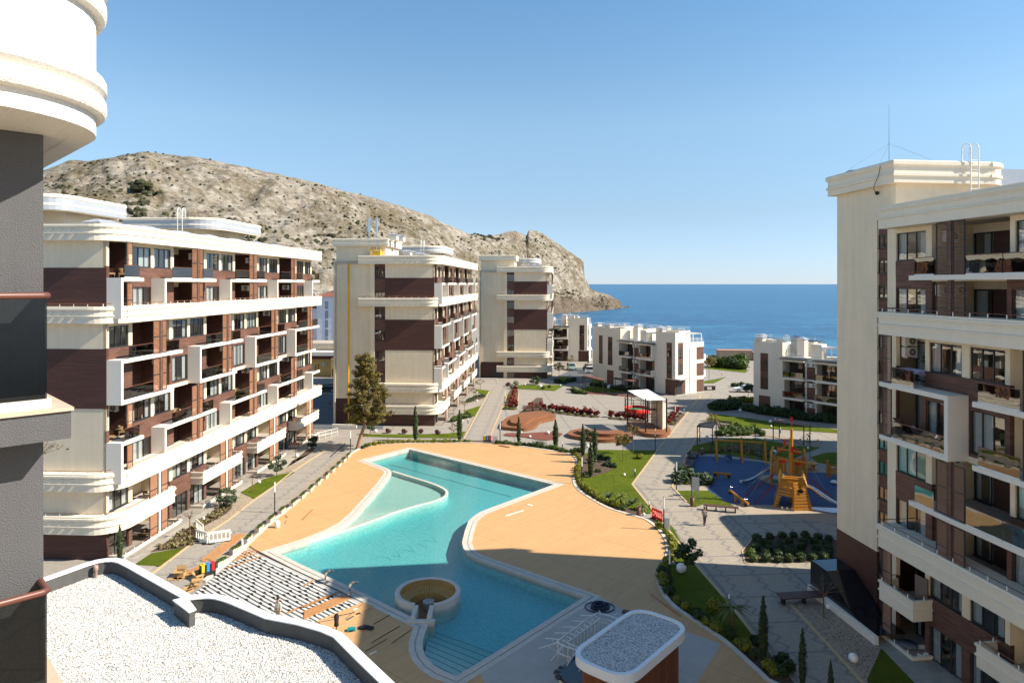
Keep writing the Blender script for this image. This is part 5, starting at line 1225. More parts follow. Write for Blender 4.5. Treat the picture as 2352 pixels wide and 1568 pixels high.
def leaves(mb, c, r, n, size, rng, sq=(1, 1, 1), shell=.55, m=0, up=.2):
    for _ in range(n):
        d = rv(rng); d.normalize(); q = r*(shell+(1-shell)*rng.random()**.6)*rng.uniform(.82, 1.14)
        p = Vector((c[0]+d.x*q*sq[0], c[1]+d.y*q*sq[1], c[2]+d.z*q*sq[2]))
        nrm = (d*.8+rv(rng)*.9+Vector((0, 0, up))); nrm.normalize(); x = nrm.cross(rv(rng)); 
        if x.length < 1e-3: continue
        x.normalize(); y = nrm.cross(x); s = size*rng.uniform(.6, 1.4); mb.blade(p, (x, y*.62), s, m)
def bush_mesh(key, mat, n=260, size=.075, sq=(1, 1, .85), r=.5, lump=0):
    def mk():
        mb = MB(); rng = random.Random(hash(key) % 999 if False else sum(map(ord, str(key))))
        if lump:
            for _ in range(lump): 
                d = rv(rng)*r*.55; leaves(mb, (d.x*sq[0], d.y*sq[1], r*sq[2]*.85+d.z*sq[2]*.8), r*.55, n//lump, size, rng, (1, 1, .9), .45)
        else: leaves(mb, (0, 0, r*sq[2]*.92), r, n, size, rng, sq, .62)
        mb.ball((0, 0, r*sq[2]*.9), r*.72, 8, 6, 0, sq[2]) if not lump else None
        mb.tube([(0, 0, -.05), (0, 0, r*.6)], .03, 5, 1); return mb.mesh('shrub', [mat, m_trunk])
    return cached(('bush', key), mk)
def shrub(name, mesh, xy, d, label, cat='shrub', group=None, z=0.0, squash=1.0):
    o = ob(name, mesh, None, (xy[0], xy[1], z), prng.random()*6.28); o.scale = (d*prng.uniform(.92, 1.08), d*prng.uniform(.92, 1.08), d*squash*prng.uniform(.9, 1.1)); return T(o, label, cat, group)
YG = [bush_mesh(('yg', i), m_yg) for i in range(3)]; DG = [bush_mesh(('dg', i), m_dg) for i in range(3)]; MG = [bush_mesh(('mg', i), m_mg) for i in range(3)]
RL = [bush_mesh(('rl', i), m_rl, 300, .095, (.9, .9, 1.15), .5, 5) for i in range(3)]; JN = [bush_mesh(('jn', i), m_jn, 420, .09, (1.1, 1, .6), .5, 6) for i in range(2)]; SV = bush_mesh('sv', m_sv); PP = bush_mesh('pp', m_pp, 160, .08, (1, 1, 1), .5, 4); LO = [bush_mesh(('lo', i), m_dg, 420, .085, (1.2, 1, .6), .5, 6) for i in range(2)]
# clipped balls along the far edge of the terrace
row = [(400, 905, 1), (430, 890, 1), (460, 880, 0), (510, 872, 0), (555, 864, 0), (597, 860, 0), (645, 856, 0), (690, 856, 0), (740, 853, 0), (785, 853, 0), (835, 850, 0), (885, 850, 0), (930, 850, 0), (975, 850, 0), (1020, 849, 0), (1070, 849, 0), (1120, 848, 0), (1168, 849, 0), (1210, 849, 0), (1255, 848, 1), (1305, 846, 0), (1357, 846, 2), (1397, 846, 0)]
for i, (x, y, k) in enumerate(row):
    shrub('ball_shrub', (DG if k == 1 else MG if k == 2 else YG)[i % 3], G(*zB(x, y)), prng.uniform(.62, .82), f"{'dark' if k else 'yellow-green'} ball shrub on the terrace's far edge, {ORD[i]} along from the leaning pine", group='ball shrubs along the far edge of the terrace')
row2 = [(180, 787), (215, 787), (265, 790), (315, 794), (362, 800), (405, 805), (455, 808), (505, 812), (550, 818), (598, 822), (645, 826), (695, 836), (738, 838), (780, 848), (820, 862), (860, 872), (903, 880), (945, 870), (985, 868), (1022, 872)]
for i, (x, y) in enumerate(row2):
    dk_ = i in (0, 6, 7, 8, 10, 17, 19); shrub('ball_shrub', (DG if dk_ else MG)[i % 3], G(*zC_(x, y)), prng.uniform(.62, .86), f"{'dark' if dk_ else 'green'} ball shrub between terrace and plaza, {ORD[i]} from the colour-striped bins", group='ball shrubs along the far edge of the terrace')
row3 = [(965, 893), (990, 905), (1008, 925), (1022, 945), (1030, 965), (1030, 990), (1026, 1012), (1018, 1035), (1010, 1058), (1004, 1080), (1000, 1103), (1002, 1128), (1008, 1155), (1022, 1182), (1045, 1212), (1068, 1240), (1098, 1263), (1128, 1287), (1158, 1308), (1188, 1328), (1224, 1350), (1260, 1375), (1298, 1392), (1330, 1403), (1370, 1417), (1410, 1434), (1472, 1462)]
for i, (x, y) in enumerate(row3): shrub('edging_shrub', (YG if i != 26 else MG)[i % 3], G(*zC_(x, y+6)), prng.uniform(.6, .85), f'yellow-green shrub along the terrace kerb by the lawn, {ORD[i]} from the plaza', group='yellow-green shrubs along the terrace kerb')
zK = ZC(1200, 1280, 3.673)
row4 = [(30, 160), (88, 205), (128, 255), (148, 300), (152, 345), (152, 390), (140, 440), (105, 470), (68, 515), (56, 570), (60, 630), (75, 690), (120, 755), (195, 835), (275, 900), (385, 985), (470, 1040), (550, 1090), (690, 1160), (765, 1225), (825, 1280), (895, 1345), (1035, 1450), (1075, 1490), (1160, 1500)]
for i, (x, y) in enumerate(row4): shrub('edging_shrub', (YG if i < 8 or i % 3 else DG)[i % 3], G(*zF(x, y)), prng.uniform(.62, .9), f"{'yellow-green' if i < 8 or i % 3 else 'dark green'} shrub edging the terrace kerb past the red barrier, {ORD[i]} from it", group='yellow-green shrubs along the terrace kerb')
for i, (x, y) in enumerate(((40, 560), (55, 620), (230, 860), (330, 930), (420, 1010), (930, 1220), (880, 1180), (1100, 1360), (1180, 1440), (1130, 1330), (1010, 1400))): shrub('low_shrub', LO[i % 2], G(*zF(x+40, y+10)), prng.uniform(.7, 1.0), f'low dark shrub in the shaded strip behind the kerb, {ORD[i]} from the big globe lamp', group='low dark shrubs in the shaded strip')
shrub('ball_shrub', YG[0], G(*zF(530, 915)), 1.05, 'single yellow-green ball shrub on the shaded lawn'); shrub('ball_shrub', YG[1], G(*zC_(1648, 935)), .95, 'single yellow ball shrub on the sunlit lawn')
# dark ball shrubs in the shaded bed
rows5 = [[(925, 255), (1045, 240), (1160, 228), (1265, 228), (1370, 235), (1490, 240), (1585, 262)], [(955, 290), (1025, 300), (1135, 305), (1225, 290), (1350, 290), (1450, 285), (1560, 305)], [(920, 345), (1030, 355), (1135, 355), (1235, 345), (1335, 340), (1470, 345), (1590, 350)], [(868, 395), (1010, 395), (1120, 400), (1235, 390), (1335, 400), (1460, 400), (1580, 400)], [(900, 440), (1010, 445), (1120, 450), (1220, 445), (1330, 440), (1440, 435), (1540, 432)]]
for j, rw in enumerate(rows5):
    for i, (x, y) in enumerate(rw):
        lit = i == 0 and j > 2; shrub('ball_shrub', (MG if lit else DG)[(i+j) % 3], G(*zF(x, y+8)), prng.uniform(.68, .86), f"{'sunlit' if lit else 'dark'} ball shrub beside the stair tower, {ORD[i]} in row {ORD[j]} from the playground", group='ball shrubs in the bed beside the stair tower')  # sunlight on the row ends is put into the colour: lighter leaves
cl = [(620, 435), (735, 438), (815, 432), (880, 430), (945, 428), (1100, 438), (680, 405), (760, 400), (850, 395), (920, 390), (990, 395), (1060, 405), (620, 385), (700, 372), (800, 366), (640, 405), (960, 408), (560, 430)]
for i, (x, y) in enumerate(cl): shrub('ball_shrub', MG[i % 3], G(*zD(x, y)), prng.uniform(.95, 1.25), f'green ball shrub massed behind the swings, {ORD[i]} from the slatted pergola', group='green ball shrubs massed behind the swings')
# red hedges
for nm, pts, z_ in (('at the plaza corner', [(367, 228), (362, 250), (352, 280), (346, 308), (336, 335), (326, 358), (318, 385), (312, 405), (372, 402)], 0), ('behind the double wooden platform', [(525, 415), (580, 415), (630, 412), (665, 422), (720, 425), (745, 430), (780, 440), (825, 446), (860, 452), (900, 456), (925, 460), (960, 463), (1000, 468), (1050, 478), (1090, 482), (1140, 484), (1180, 490), (1212, 492)], 0), ('behind the stage posts', [(1350, 505), (1400, 510), (1440, 514), (1490, 519), (1530, 522), (1570, 525), (1610, 530), (1650, 534), (1700, 540)], 0), ('beside the stage wall', [(1950, 560), (1966, 543), (1980, 524), (1995, 505), (2008, 485), (2022, 466), (2036, 448), (1942, 574)], 0)):
    for i, (x, y) in enumerate(pts): shrub('red_shrub', RL[i % 3], G(*zC_(x, y)), prng.uniform(1.0, 1.35), f'red-leaved shrub in the hedge {nm}, {ORD[i]} from its left end' if 'corner' not in nm else f'red-leaved shrub in the hedge {nm}, {ORD[i]} from the far end', group='red-leaved hedges round the plaza')
low = [(250, 425), (280, 420), (310, 425), (350, 428), (700, 440), (760, 462), (830, 466), (920, 482), (1000, 492), (1080, 500), (1160, 506), (1350, 522), (1450, 530), (1980, 580), (2010, 545), (2045, 505), (2070, 475), (300, 290), (295, 320)]
for i, (x, y) in enumerate(low): shrub('low_shrub', (YG if i % 2 else MG)[i % 3], G(*zC_(x, y)), .6, f'low yellowish shrub under the red hedges, {ORD[i]} of the row round the plaza', group='low shrubs under the red hedges', squash=.7)
# junipers, hedges and low masses
for i, (x, y, d, q) in enumerate(((70, 1010, 2.0, 'largest, beside the tall lamp'), (180, 1000, 2.2, 'beside the planted sapling'), (140, 930, 2.2, 'behind the largest'), (300, 1010, 1.8, 'behind the notice board'), (400, 1020, 2.0, 'at the tip towards the seesaw'), (350, 990, 1.6, 'behind the tip'))): shrub('juniper', JN[i % 2], G(*zD(x, y)), d, f'blue-green juniper at the playground corner, {q}', group='junipers at the playground corner')
HN = {}
def hedge_line(pts, d, lab, mesh, n, f, grp):
    for i in range(n):
        q = i/(n-1)*(len(pts)-1); k = min(int(q), len(pts)-2); t_ = q-k; x = pts[k][0]*(1-t_)+pts[k+1][0]*t_; y = pts[k][1]*(1-t_)+pts[k+1][1]*t_
        shrub('low_shrub', mesh[i % len(mesh)], G(*f(x, y)), d*prng.uniform(.85, 1.2), f'{lab}, {ORD[i+HN.setdefault(lab, 0)]} from the left', group=grp)
    HN[lab] += n
hedge_line([(700, 1290), (800, 1300), (980, 1280)], 1.9, 'low dark shrub massed beside the walk before the hidden house', LO+DG, 14, zE, 'dark shrub mass beside the walk'); hedge_line([(720, 1260), (850, 1262), (980, 1262)], 1.7, 'low dark shrub massed beside the walk before the hidden house', LO+DG, 10, zE, 'dark shrub mass beside the walk')
hedge_line([(1100, 1300), (1300, 1345), (1500, 1370), (1800, 1420), (2200, 1455)], 1.7, 'low dark shrub in the hedge before the half hidden house', LO+DG, 26, zE, 'dark hedge at the foot of the half hidden house')
hedge_line([(920, 1205), (1080, 1205), (1170, 1205)], 1.3, 'yellow-green low shrub beside the conifer and the bench', YG, 7, zE, 'yellow-green low shrubs by the conifer')
hedge_line([(640, 1090), (900, 1130), (1080, 1160), (1300, 1185)], 1.2, 'low dark shrub at the foot of the cream house', LO+DG, 16, zG, 'dark shrubs at the foot of the cream house')
hedge_line([(390, 1180), (450, 1195), (520, 1200)], 1.1, 'low shrub at the end of the plaza pergola bed', MG, 5, zG, 'low shrubs by the plaza pergola'); hedge_line([(170, 1050), (270, 1060), (390, 1030)], 1.5, 'dark low shrub behind the lawn at the farthest block', LO, 7, zG, 'dark shrubs by the car park'); hedge_line([(1900+0, 800), (2000, 815)], 1, 'low shrub', LO, 2, zG, None) if False else None
hedge_line([(700, 770), (830, 775), (950, 790), (1060, 800)], 3.2, 'dark bushy shrub on the sea front behind the lawn', DG+LO+MG, 15, zE, 'shrubs along the sea front'); hedge_line([(940, 735), (1010, 735), (1060, 745)], 3.0, 'green bushy shrub on the sea front behind the lawn', MG, 7, zE, 'shrubs along the sea front')
hedge_line([(950, 1010), (1050, 1005), (1120, 1010)], 1.5, 'dark low shrub beside the white car', LO, 5, zE, 'dark shrubs beside the white car')
hedge_line([(1240, 650), (1300, 625), (1400, 610)], 1.0, 'low green shrub under the balconies of the second block', MG+LO, 9, zB, 'low shrubs under the second block'); hedge_line([(1390, 465), (1450, 430), (1530, 415)], 1.0, 'low grey-green shrub in the bed by the white globe', JN, 8, zB, 'low shrubs under the second block')
for i, (x, y) in enumerate(((640, 755), (790, 760), (940, 758), (1100, 768))): shrub('purple_shrub', PP, G(*zB(x, y)), 1.1, f'small purple-leaved shrub at the foot of the second block, {ORD[i]} from the globe lamp', group='purple shrubs by the second block')
shrub('silver_shrub', SV, G(*zI(455, 1535)), 1.35, 'round silvery shrub by the farthest block, nearer one'); shrub('silver_shrub', SV, G(*zI(485, 1505)), 1.3, 'round silvery shrub by the farthest block, behind its twin'); shrub('purple_shrub', PP, G(*zI(410, 1515)), 1.5, 'dark reddish shrub beside the silvery shrubs')
for i, (x, y) in enumerate(((715, 205), (650, 218))): shrub('ball_shrub', DG[i], G(*zC_(x, y)), .8, f'small dark ball shrub on the lawn by the farthest block, {ORD[i]} from the path')
for i, (x, y) in enumerate(((1250, 920), (1310, 950), (1300, 1010), (1260, 925), (1330, 1000), (1230, 940), (1370, 1025))): shrub('low_shrub', LO[i % 2], G(*zC_(x, y)), 1.0, f'dark spreading shrub in the soil bed on the lawn, {ORD[i]} from the cypresses' if i < 7 else '', group='spreading shrubs in the lawn bed')
for i, (x, y) in enumerate(((1070, 1105), (1110, 1100), (1220, 1075))): shrub('low_shrub', LO[i % 2], G(*zC_(x, y)), .75, f'small dark shrub in the soil bed behind the lamp post, {ORD[i]} from the lamp', group='spreading shrubs in the lawn bed')
# mulch plants
def tufts(me, poly, n, lo_, hi_, name, lab):
    xs, ys = [p[0] for p in poly], [p[1] for p in poly]; mb = MB(); k = 0
    while k < n:
        x, y = prng.uniform(min(xs), max(xs)), prng.uniform(min(ys), max(ys))
        if not inside(x, y, poly): continue
        s_ = prng.uniform(lo_, hi_); a = prng.random()*6; c, d = math.cos(a)*s_, math.sin(a)*s_; b = len(mb.v)
        mb.v.extend([(x+v.co.x*c-v.co.y*d, y+v.co.x*d+v.co.y*c, .04+v.co.z*s_) for v in me.vertices])
        for f in me.polygons: mb.f.append(tuple(b+j for j in f.vertices)); mb.m.append(f.material_index); mb.sm.append(False)
        k += 1
    T(stuff(mb.done(name, [me.materials[0], me.materials[1]])), lab, 'plants')
tufts(bush_mesh('tuft', m_dry, 60, .05, (1, 1, .6), .25, 3), GP([(345, 1268), (470, 1190), (514, 1160), (533, 1157), (520, 1180), (465, 1212), (446, 1250), (429, 1257)]), 110, .6, 1.3, 'ground_plants', 'small brownish ground plants dotted over the mulch bed by the left block')
tufts(bush_mesh('ogr', m_dry, 70, .06, (1, 1, .9), .3, 3), GP([(700, 640), (1250, 720), (1280, 700), (1150, 590), (900, 560), (720, 580), (330, 640), (330, 675)], 0, zD), 130, .9, 1.4, 'ornamental_grass', 'tufts of brownish ornamental grass on the bank behind the swings')
# cypresses
def cypress_mesh(i):
    mb = MB(); rng = random.Random(50+i)
    for k in range(26):
        q = k/25; r = .5*(math.sin(math.pi*min(1, q*.62+.12))**.9)*(1-q**3)+.03; leaves(mb, (rng.uniform(-.05, .05), rng.uniform(-.05, .05), .35+q*4.5), r, int(20+75*r), .085, rng, (1, 1, .75), .5, 0, .9)
    mb.lathe([(.25, .3), (.36, 1.5), (.3, 3), (.12, 4.5), (.01, 4.8)], (0, 0, 0), 7, 0); return mb.mesh('crown', m_cy)
CYP = [cypress_mesh(i) for i in range(3)]; CTR = MB(); CTR.tube([(0, 0, -.05), (0, 0, .9)], .06, 6); CTR = CTR.mesh('trunk', m_trunk)
def tree_thing(nm, xy, crown, trunk, lab, sc=(1, 1, 1), z=0.0, group=None, cat='tree'):
    t_ = thing(nm, lab, cat, (xy[0], xy[1], z), prng.random()*6, group); t_.scale = sc; ob('crown', crown, t_); ob('trunk', trunk, t_); return t_
def cyp(f, xb, yb, yt, lab, wd=1.0):
    u, v = f(xb, yb); x, y = G(u, v); hgt = (v-f(xb, yt)[1])/FPX*y; tree_thing('cypress', (x, y), CYP[int(xb) % 3], CTR, lab, (wd*hgt/4.9*.95, wd*hgt/4.9*.95, hgt/4.9), group='slim cypresses'); return x, y, hgt
cyp(zC_, 400, 780, 498, 'slim cypress before the double wooden platform'); cyp(zC_, 780, 822, 532, 'broad cypress between the two wooden platforms', 1.35); cyp(zC_, 1062, 908, 578, 'cypress in front of the low platform, leftmost of the lawn group', 1.1); cyp(zC_, 1185, 985, 610, 'cypress at the back of the lawn group', 1.0); cyp(zC_, 1142, 1128, 755, 'nearest cypress of the lawn group, in the soil bed', 1.1)
cyp(zB, 890, 830, 503, 'cypress in front of the second block, on its grass strip'); cyp(zB, 1303, 832, 540, 'cypress beside the banded walk at the corner of the second block', 1.1); cyp(zF, 985, 1385, 768, 'tallest cypress in the shaded strip at the lower right', .85); cyp(zF, 1345, 1610, 1062, 'second cypress in the shaded strip, beside the paving bands', .8); cyp(zF, 1605, 1740, 1355, 'cypress at the picture edge beside the gravel bed', .8)
zM = ZC(0, 1280, 3.673); cyp(zM, 1100, 452, 118, 'cypress at the corner of the left block behind the gravel roof', 1.0); cyp(zG, 415, 745, 565, 'thin cypress by the blank wall of the bay house', .7); cyp(zG, 590, 795, 618, 'dark cypress beside the bench at the bay house', 1.0); cyp(zE, 845, 780, 635, 'dark cypress among the sea front shrubs', 1.1)
# leaning pine
px, py = G(820, 1031); pine = thing('pine_tree', 'tall leaning pine with bare lower trunk beside the terrace', 'tree', (px, py, 0))
rng = random.Random(9); tr = [(0, 0, -.1), (.45, .05, 1.6), (1.0, .1, 3.2), (1.35, .1, 4.8), (1.5, .1, 7), (1.3, .1, 9.5), (1.0, .1, 12.4)]
mb = MB(); mb.tube(catmull(tr, 4), [.27-.0098*i for i in range(25)], 8); trk = catmull(tr, 8)
lf = MB()
for k in range(74):
    q = .36+.63*(k/73); i = int(q*(len(trk)-1)); b0 = Vector(trk[i]); a = k*2.4+rng.random(); L = (3.1*(1-(q-.36)/.66)**.8+.4)*rng.uniform(.7, 1.15)*(.75 if q < .45 else 1); rise = .15+.5*(q-.36)
    e = b0+Vector((math.cos(a)*L, math.sin(a)*L, L*rise*.6)); mb.tube([b0, b0.lerp(e, .55)+Vector((0, 0, -.08)), e], [.05*(1.2-q), .035*(1.2-q), .012], 4)
    for s_ in range(5):
        p = b0.lerp(e, .38+.66*s_/4)+rv(rng)*.28; leaves(lf, p, .5*rng.uniform(.7, 1.15), 84, .072, rng, (1, 1, .7), .2, 0, .5)
leaves(lf, (1.0, .1, 12.4), .6, 90, .07, rng, (.6, .6, 1.2), .3); lf.done('crown', m_pn, pine); mb.done('trunk', M('pine_bark', (.34, .20, .12), .9, .25, 4, .4, 18), pine)
# small trees
def tree_meshes(key, h, r, nclump, mat, n=55, size=.085, bare=False, sq=.85):
    def mk():
        rng = random.Random(sum(map(ord, key))); mb = MB(); lf = MB(); hb = h-r*1.1
        mb.tube([(0, 0, -.05), (.02, .01, hb*.5), (0, 0, hb)], [.055, .045, .035], 6)
        for k in range(nclump):
            d = rv(rng); d.normalize(); e = Vector((d.x*r*.8, d.y*r*.8, hb+r*.55+d.z*r*sq*.8)) if not bare else Vector((d.x*r, d.y*r, hb+abs(d.z)*r*.9+.2))
            mid_ = Vector((d.x*r*.3, d.y*r*.3, hb+.15)); mb.tube([(0, 0, hb-.1), mid_, e], [.03, .02, .008], 4)
            if bare:
                for _ in range(5): q = mid_.lerp(e, rng.uniform(.4, 1)); mb.tube([q, q+rv(rng)*r*.35+Vector((0, 0, r*.12))], [.009, .004], 3)
            if n: leaves(lf, e, r*.38, n, size, rng, (1, 1, .8), .25)
        return lf.mesh('crown', mat) if lf.v else None, mb.mesh('trunk', m_trunk)
    return cached(('tm', key), mk)
def small_tree(f, xb, yb, yt, lab, key, r, ncl, mat, n=55, size=.085, bare=False, group=None):
    u, v = f(xb, yb); x, y = G(u, v); hgt = (v-f(xb, yt)[1])/FPX*y; c, t_ = tree_meshes(key+f'{hgt:.1f}', hgt, r, ncl, mat, n, size, bare)
    o = thing('bare_tree' if bare else 'small_tree', lab, 'tree', (x, y, 0), prng.random()*6, group)
    if c: ob('crown', c, o)
    ob('trunk', t_, o); return o
small_tree(zC_, 1476, 962, 700, 'young pine with a round yellow-green crown on the sunlit lawn', 'rp', .95, 14, m_br, 60); small_tree(zC_, 1578, 888, 600, 'young thin tree with sparse leaves behind the round crowned pine', 'st', .9, 12, m_br, 16); small_tree(zC_, 1140, 790, 640, 'small umbrella pine before the low wooden platform', 'up', 1.0, 12, m_dg, 60)
small_tree(zA, 630, 1440, 1290, 'bushy small tree in the mulch bed near the barriers', 'b1', 1.0, 14, m_jn, 55); small_tree(zA, 1092, 1160, 990, 'bushy small tree on the strip of lawn by the left block', 'b2', 1.0, 14, m_jn, 50); small_tree(zA, 1425, 885, 795, 'bushy small tree at the far corner of the left block', 'b3', .9, 12, m_dg, 45)
small_tree(zA, 862, 1308, 1110, 'staked bare sapling on the strip of lawn by the left block', 's1', .55, 9, m_br, 0, bare=True); small_tree(zJ, 437, 385, 70, 'staked bare sapling beside the white barriers', 's2', .6, 9, m_br, 0, bare=True); small_tree(zA, 1268, 1022, 850, 'staked sapling with a few reddish leaves near the far globe lamp', 's3', .55, 8, m_rl, 6, bare=True)
small_tree(zF, 290, 632, 285, 'small dark pine beside the big globe lamp', 'dp', 1.0, 15, m_dg, 70, .09); small_tree(zF, 1540, 972, 570, 'bare spreading tree in the gravel bed by the dark bench', 's4', 1.15, 16, m_br, 0, bare=True)
small_tree(zG, 200, 1010, 800, 'small tree with budding leaves by the car park', 'c1', 1.4, 14, m_br, 40); small_tree(zG, 345, 790, 690, 'pale budding bush on the lawn of the bay house', 'c2', 1.2, 10, m_br, 30); small_tree(zE, 1130, 1195, 985, 'dark young conifer at the corner of the half hidden house', 'cn', .95, 16, m_dg, 60); small_tree(zE, 650, 960, 650, 'thin tree with yellowish leaves by the sea front lawn', 'sf', 1.5, 14, m_br, 45); small_tree(zG, 720, 990, 915, 'small dark round tree before the white car', 'dr', 1.0, 10, m_dg, 50); small_tree(zG, 1225, 1180, 1075, 'yellowish sapling at the plaza pergola', 'yp', .6, 8, m_br, 20)
small_tree(zI, 665, 1500, 1420, 'dark green conifer on the lawn at the farthest block', 'dcn', 1.3, 14, m_dg, 60); small_tree(zI, 152, 1540, 1455, 'bare sapling by the walk before the farthest block', 's5', .9, 9, m_br, 8, bare=True); small_tree(zB, 1350, 580, 455, 'bare sapling on the bed beside the second block', 's6', .7, 9, m_br, 6, bare=True); small_tree(zB, 1437, 460, 345, 'bare sapling near the far lawn of the second block', 's7', .7, 9, m_br, 6, bare=True); small_tree(zB, 1248, 785, 680, 'bare low sapling on the grass strip by the second block', 's8', .8, 9, m_br, 5, bare=True)
small_tree(zD, 1018, 560, 230, 'bare thin tree between the pergola and the swings', 's9', .9, 10, m_br, 0, bare=True); small_tree(zD, 1690, 740, 420, 'bare thin tree beside the playground table', 's10', 1.0, 10, m_br, 4, bare=True); small_tree(zD, 500, 260, 185, 'reddish-yellow budding shrub behind the small pergola', 'rb', 1.1, 12, m_br, 40); small_tree(zD, 238, 1180, 990, 'yellow-leaved sapling by the notice board', 'ys', .5, 7, m_yg, 12); small_tree(zB, 470, 770, 690, 'small young pine by the globe lamp at the second block', 'yp2', .6, 9, m_dg, 40)
small_tree(zA, 1590, 540, 440, 'bare sapling by the shaded car park', 's11', .8, 9, m_br, 0, bare=True); small_tree(zC_, 1185, 440, 385, 'bare sapling standing on the plaza', 's12', .7, 8, m_br, 0, bare=True); small_tree(zC_, 2085, 460, 370, 'bare sapling by the walk beyond the stage', 's13', .6, 8, m_br, 0, bare=True)
c_, t__ = tree_meshes('tallbare', 12.3, 1.3, 22, m_br, 5, .06, True); o = thing('bare_tree', 'tall thin golden treetop showing before the end wall of the left block', 'tree', (-30.7, 44, 0)); ob('crown', c_, o); ob('trunk', t__, o)
# palms and yuccas
def palm(f, xb, yb, h, r, lab, nfr=22, trunk=True, mat=None, cat='palm', group=None):
    u, v = f(xb, yb); x, y = G(u, v); o = thing('palm' if trunk else 'yucca', lab, cat, (x, y, 0), prng.random()*6, group); lf = MB(); rng = random.Random(int(xb))
    for k in range(nfr):
        a = k*2.4; el = rng.uniform(-.2, 1.2) if trunk else rng.uniform(.2, 1.4); P = []
        for s_ in range(5): q = s_/4; P.append((math.cos(a)*r*q*math.cos(el*(1-q*.5)), math.sin(a)*r*q*math.cos(el*(1-q*.5)), h+r*(math.sin(el)*q-.55*q*q*(1 if trunk else .2))))
        wd = [.03, .10, .12, .07, .01] if trunk else [.04, .045, .035, .025, .005]; n_ = Vector((-math.sin(a), math.cos(a), 0))
        lf.grid([[Vector(p)-n_*w_, Vector(p)+Vector((0, 0, .03)), Vector(p)+n_*w_] for p, w_ in zip(P, wd)])
    lf.done('crown', mat or m_pl, o)
    if trunk: t_ = MB(); t_.tube([(0, 0, -.05), (0, 0, h)], [.12, .09], 8); t_.done('trunk', m_trunk, o)
    return o
palm(zC_, 1455, 1415, .85, .85, 'small palm on the lawn edge near the terrace kerb'); palm(zC_, 1665, 1465, .45, .75, 'small palm beside the litter bin and red barrier'); palm(zF, 700, 1070, 1.35, 1.2, 'palm in the shaded lawn beside the paved walk')
for x, y, l in ((1325, 1355, 'spiky blue-green yucca at the lawn edge, farther from the red barrier'), (1572, 1415, 'spiky blue-green yucca at the lawn edge, nearer the red barrier'), (585, 800, 'dark spiky yucca in the shrub row before the plaza'), (640, 805, 'dark spiky yucca next to the broad cypress')): palm(zC_, x, y, .12, .75, l, 34, False, m_jn, 'yucca')
# ================================================================== street furniture
m_opal = M('opal_tube', (.82, .82, .80), .4, .03, 4)
lp0 = None
def lamp_meshes():
    a = MB(); a.tube([(0, 0, 0), (0, 0, 2.02)], .055, 8); a.lathe([(.09, 0), (.09, .05), (.055, .06)], n=10)
    b = MB(); b.tube([(0, 0, 2.0), (0, 0, 3.0)], .06, 8); c = MB(); c.lathe([(.065, 3.0), (.065, 3.05), (.001, 3.06)], n=8); return a.mesh('pole', m_black), b.mesh('lamp_tube', m_opal), c.mesh('lamp_cap', m_black)
LPM = lamp_meshes()
def lamp(f, x, y, lab):
    X, Y = G(*f(x, y)); o = thing('lamp_post', lab, 'lamp post', (X, Y, 0), 0, 'slim lamp posts with white tops')
    for n_, m_ in zip(('pole', 'lamp_tube', 'lamp_cap'), LPM): ob(n_, m_, o)
for f, x, y, l in ((zC_, 1051, 1200, 'slim lamp post at the terrace edge on the sunlit lawn'), (zC_, 1808, 857, 'slim lamp post at the far corner of the sunlit lawn, before the stage'), (zC_, 2027, 1256, 'slim lamp post in front of the juniper bed by the playground'), (zC_, 207, 782, 'slim lamp post beside the oval red mulch bed'), (zC_, 257, 408, 'slim lamp post beside the red hedge at the plaza corner'), (zC_, 2014, 582, 'slim lamp post in front of the red hedge by the stage wall'), (zK, 1688, 172, 'slim lamp post behind the red barrier'), (zK, 1742, 730, 'slim lamp post beside the big globe, standing in the shade'), (zA, 1071, 1500, 'slim lamp post on the walk beside the planter row'), (zB, 284, 948, 'slim lamp post at the foot of the leaning pine')): lamp(f, x, y, l)
bm = MB(); bm.tube([(0, 0, 0), (0, 0, .55)], .06, 8); bt_ = MB(); bt_.tube([(0, 0, .55), (0, 0, .82)], .062, 8); bm, bt_ = bm.mesh('pole', m_black), bt_.mesh('lamp_tube', m_opal)
for f, x, y, l in ((zC_, 1598, 1117, 'low bollard lamp on the sunlit lawn near its globe'), (zC_, 1746, 1460, 'low bollard lamp at the lawn tip by the walk'), (zF, 671, 865, 'low bollard lamp at the edge of the shaded lawn'), (zD, 147, 167, 'low bollard lamp by the walk beyond the stage hedge'), (zD, 211, 692, 'low bollard lamp by the benches of the playground'), (zC_, 850, 825, 'low bollard lamp behind the broad cypress'), (zC_, 1042, 205, 'low bollard lamp by the plaza pergola'), (zB, 1382, 665, 'low bollard lamp beside the banded walk'), (zE, 806, 870, 'low bollard lamp by the sea front lawn'), (zG, 345, 965, 'low bollard lamp at the car park edge'), (zD, 1328, 405, 'low bollard lamp behind the long pergola')):
    X, Y = G(*f(x, y)); o = thing('bollard_lamp', l, 'bollard lamp', (X, Y, 0), 0, 'low bollard lamps'); ob('pole', bm, o); ob('lamp_tube', bt_, o)
glb = MB(); glb.ball((0, 0, 1), 1, 20, 14); glb = glb.mesh('globe', m_ball)
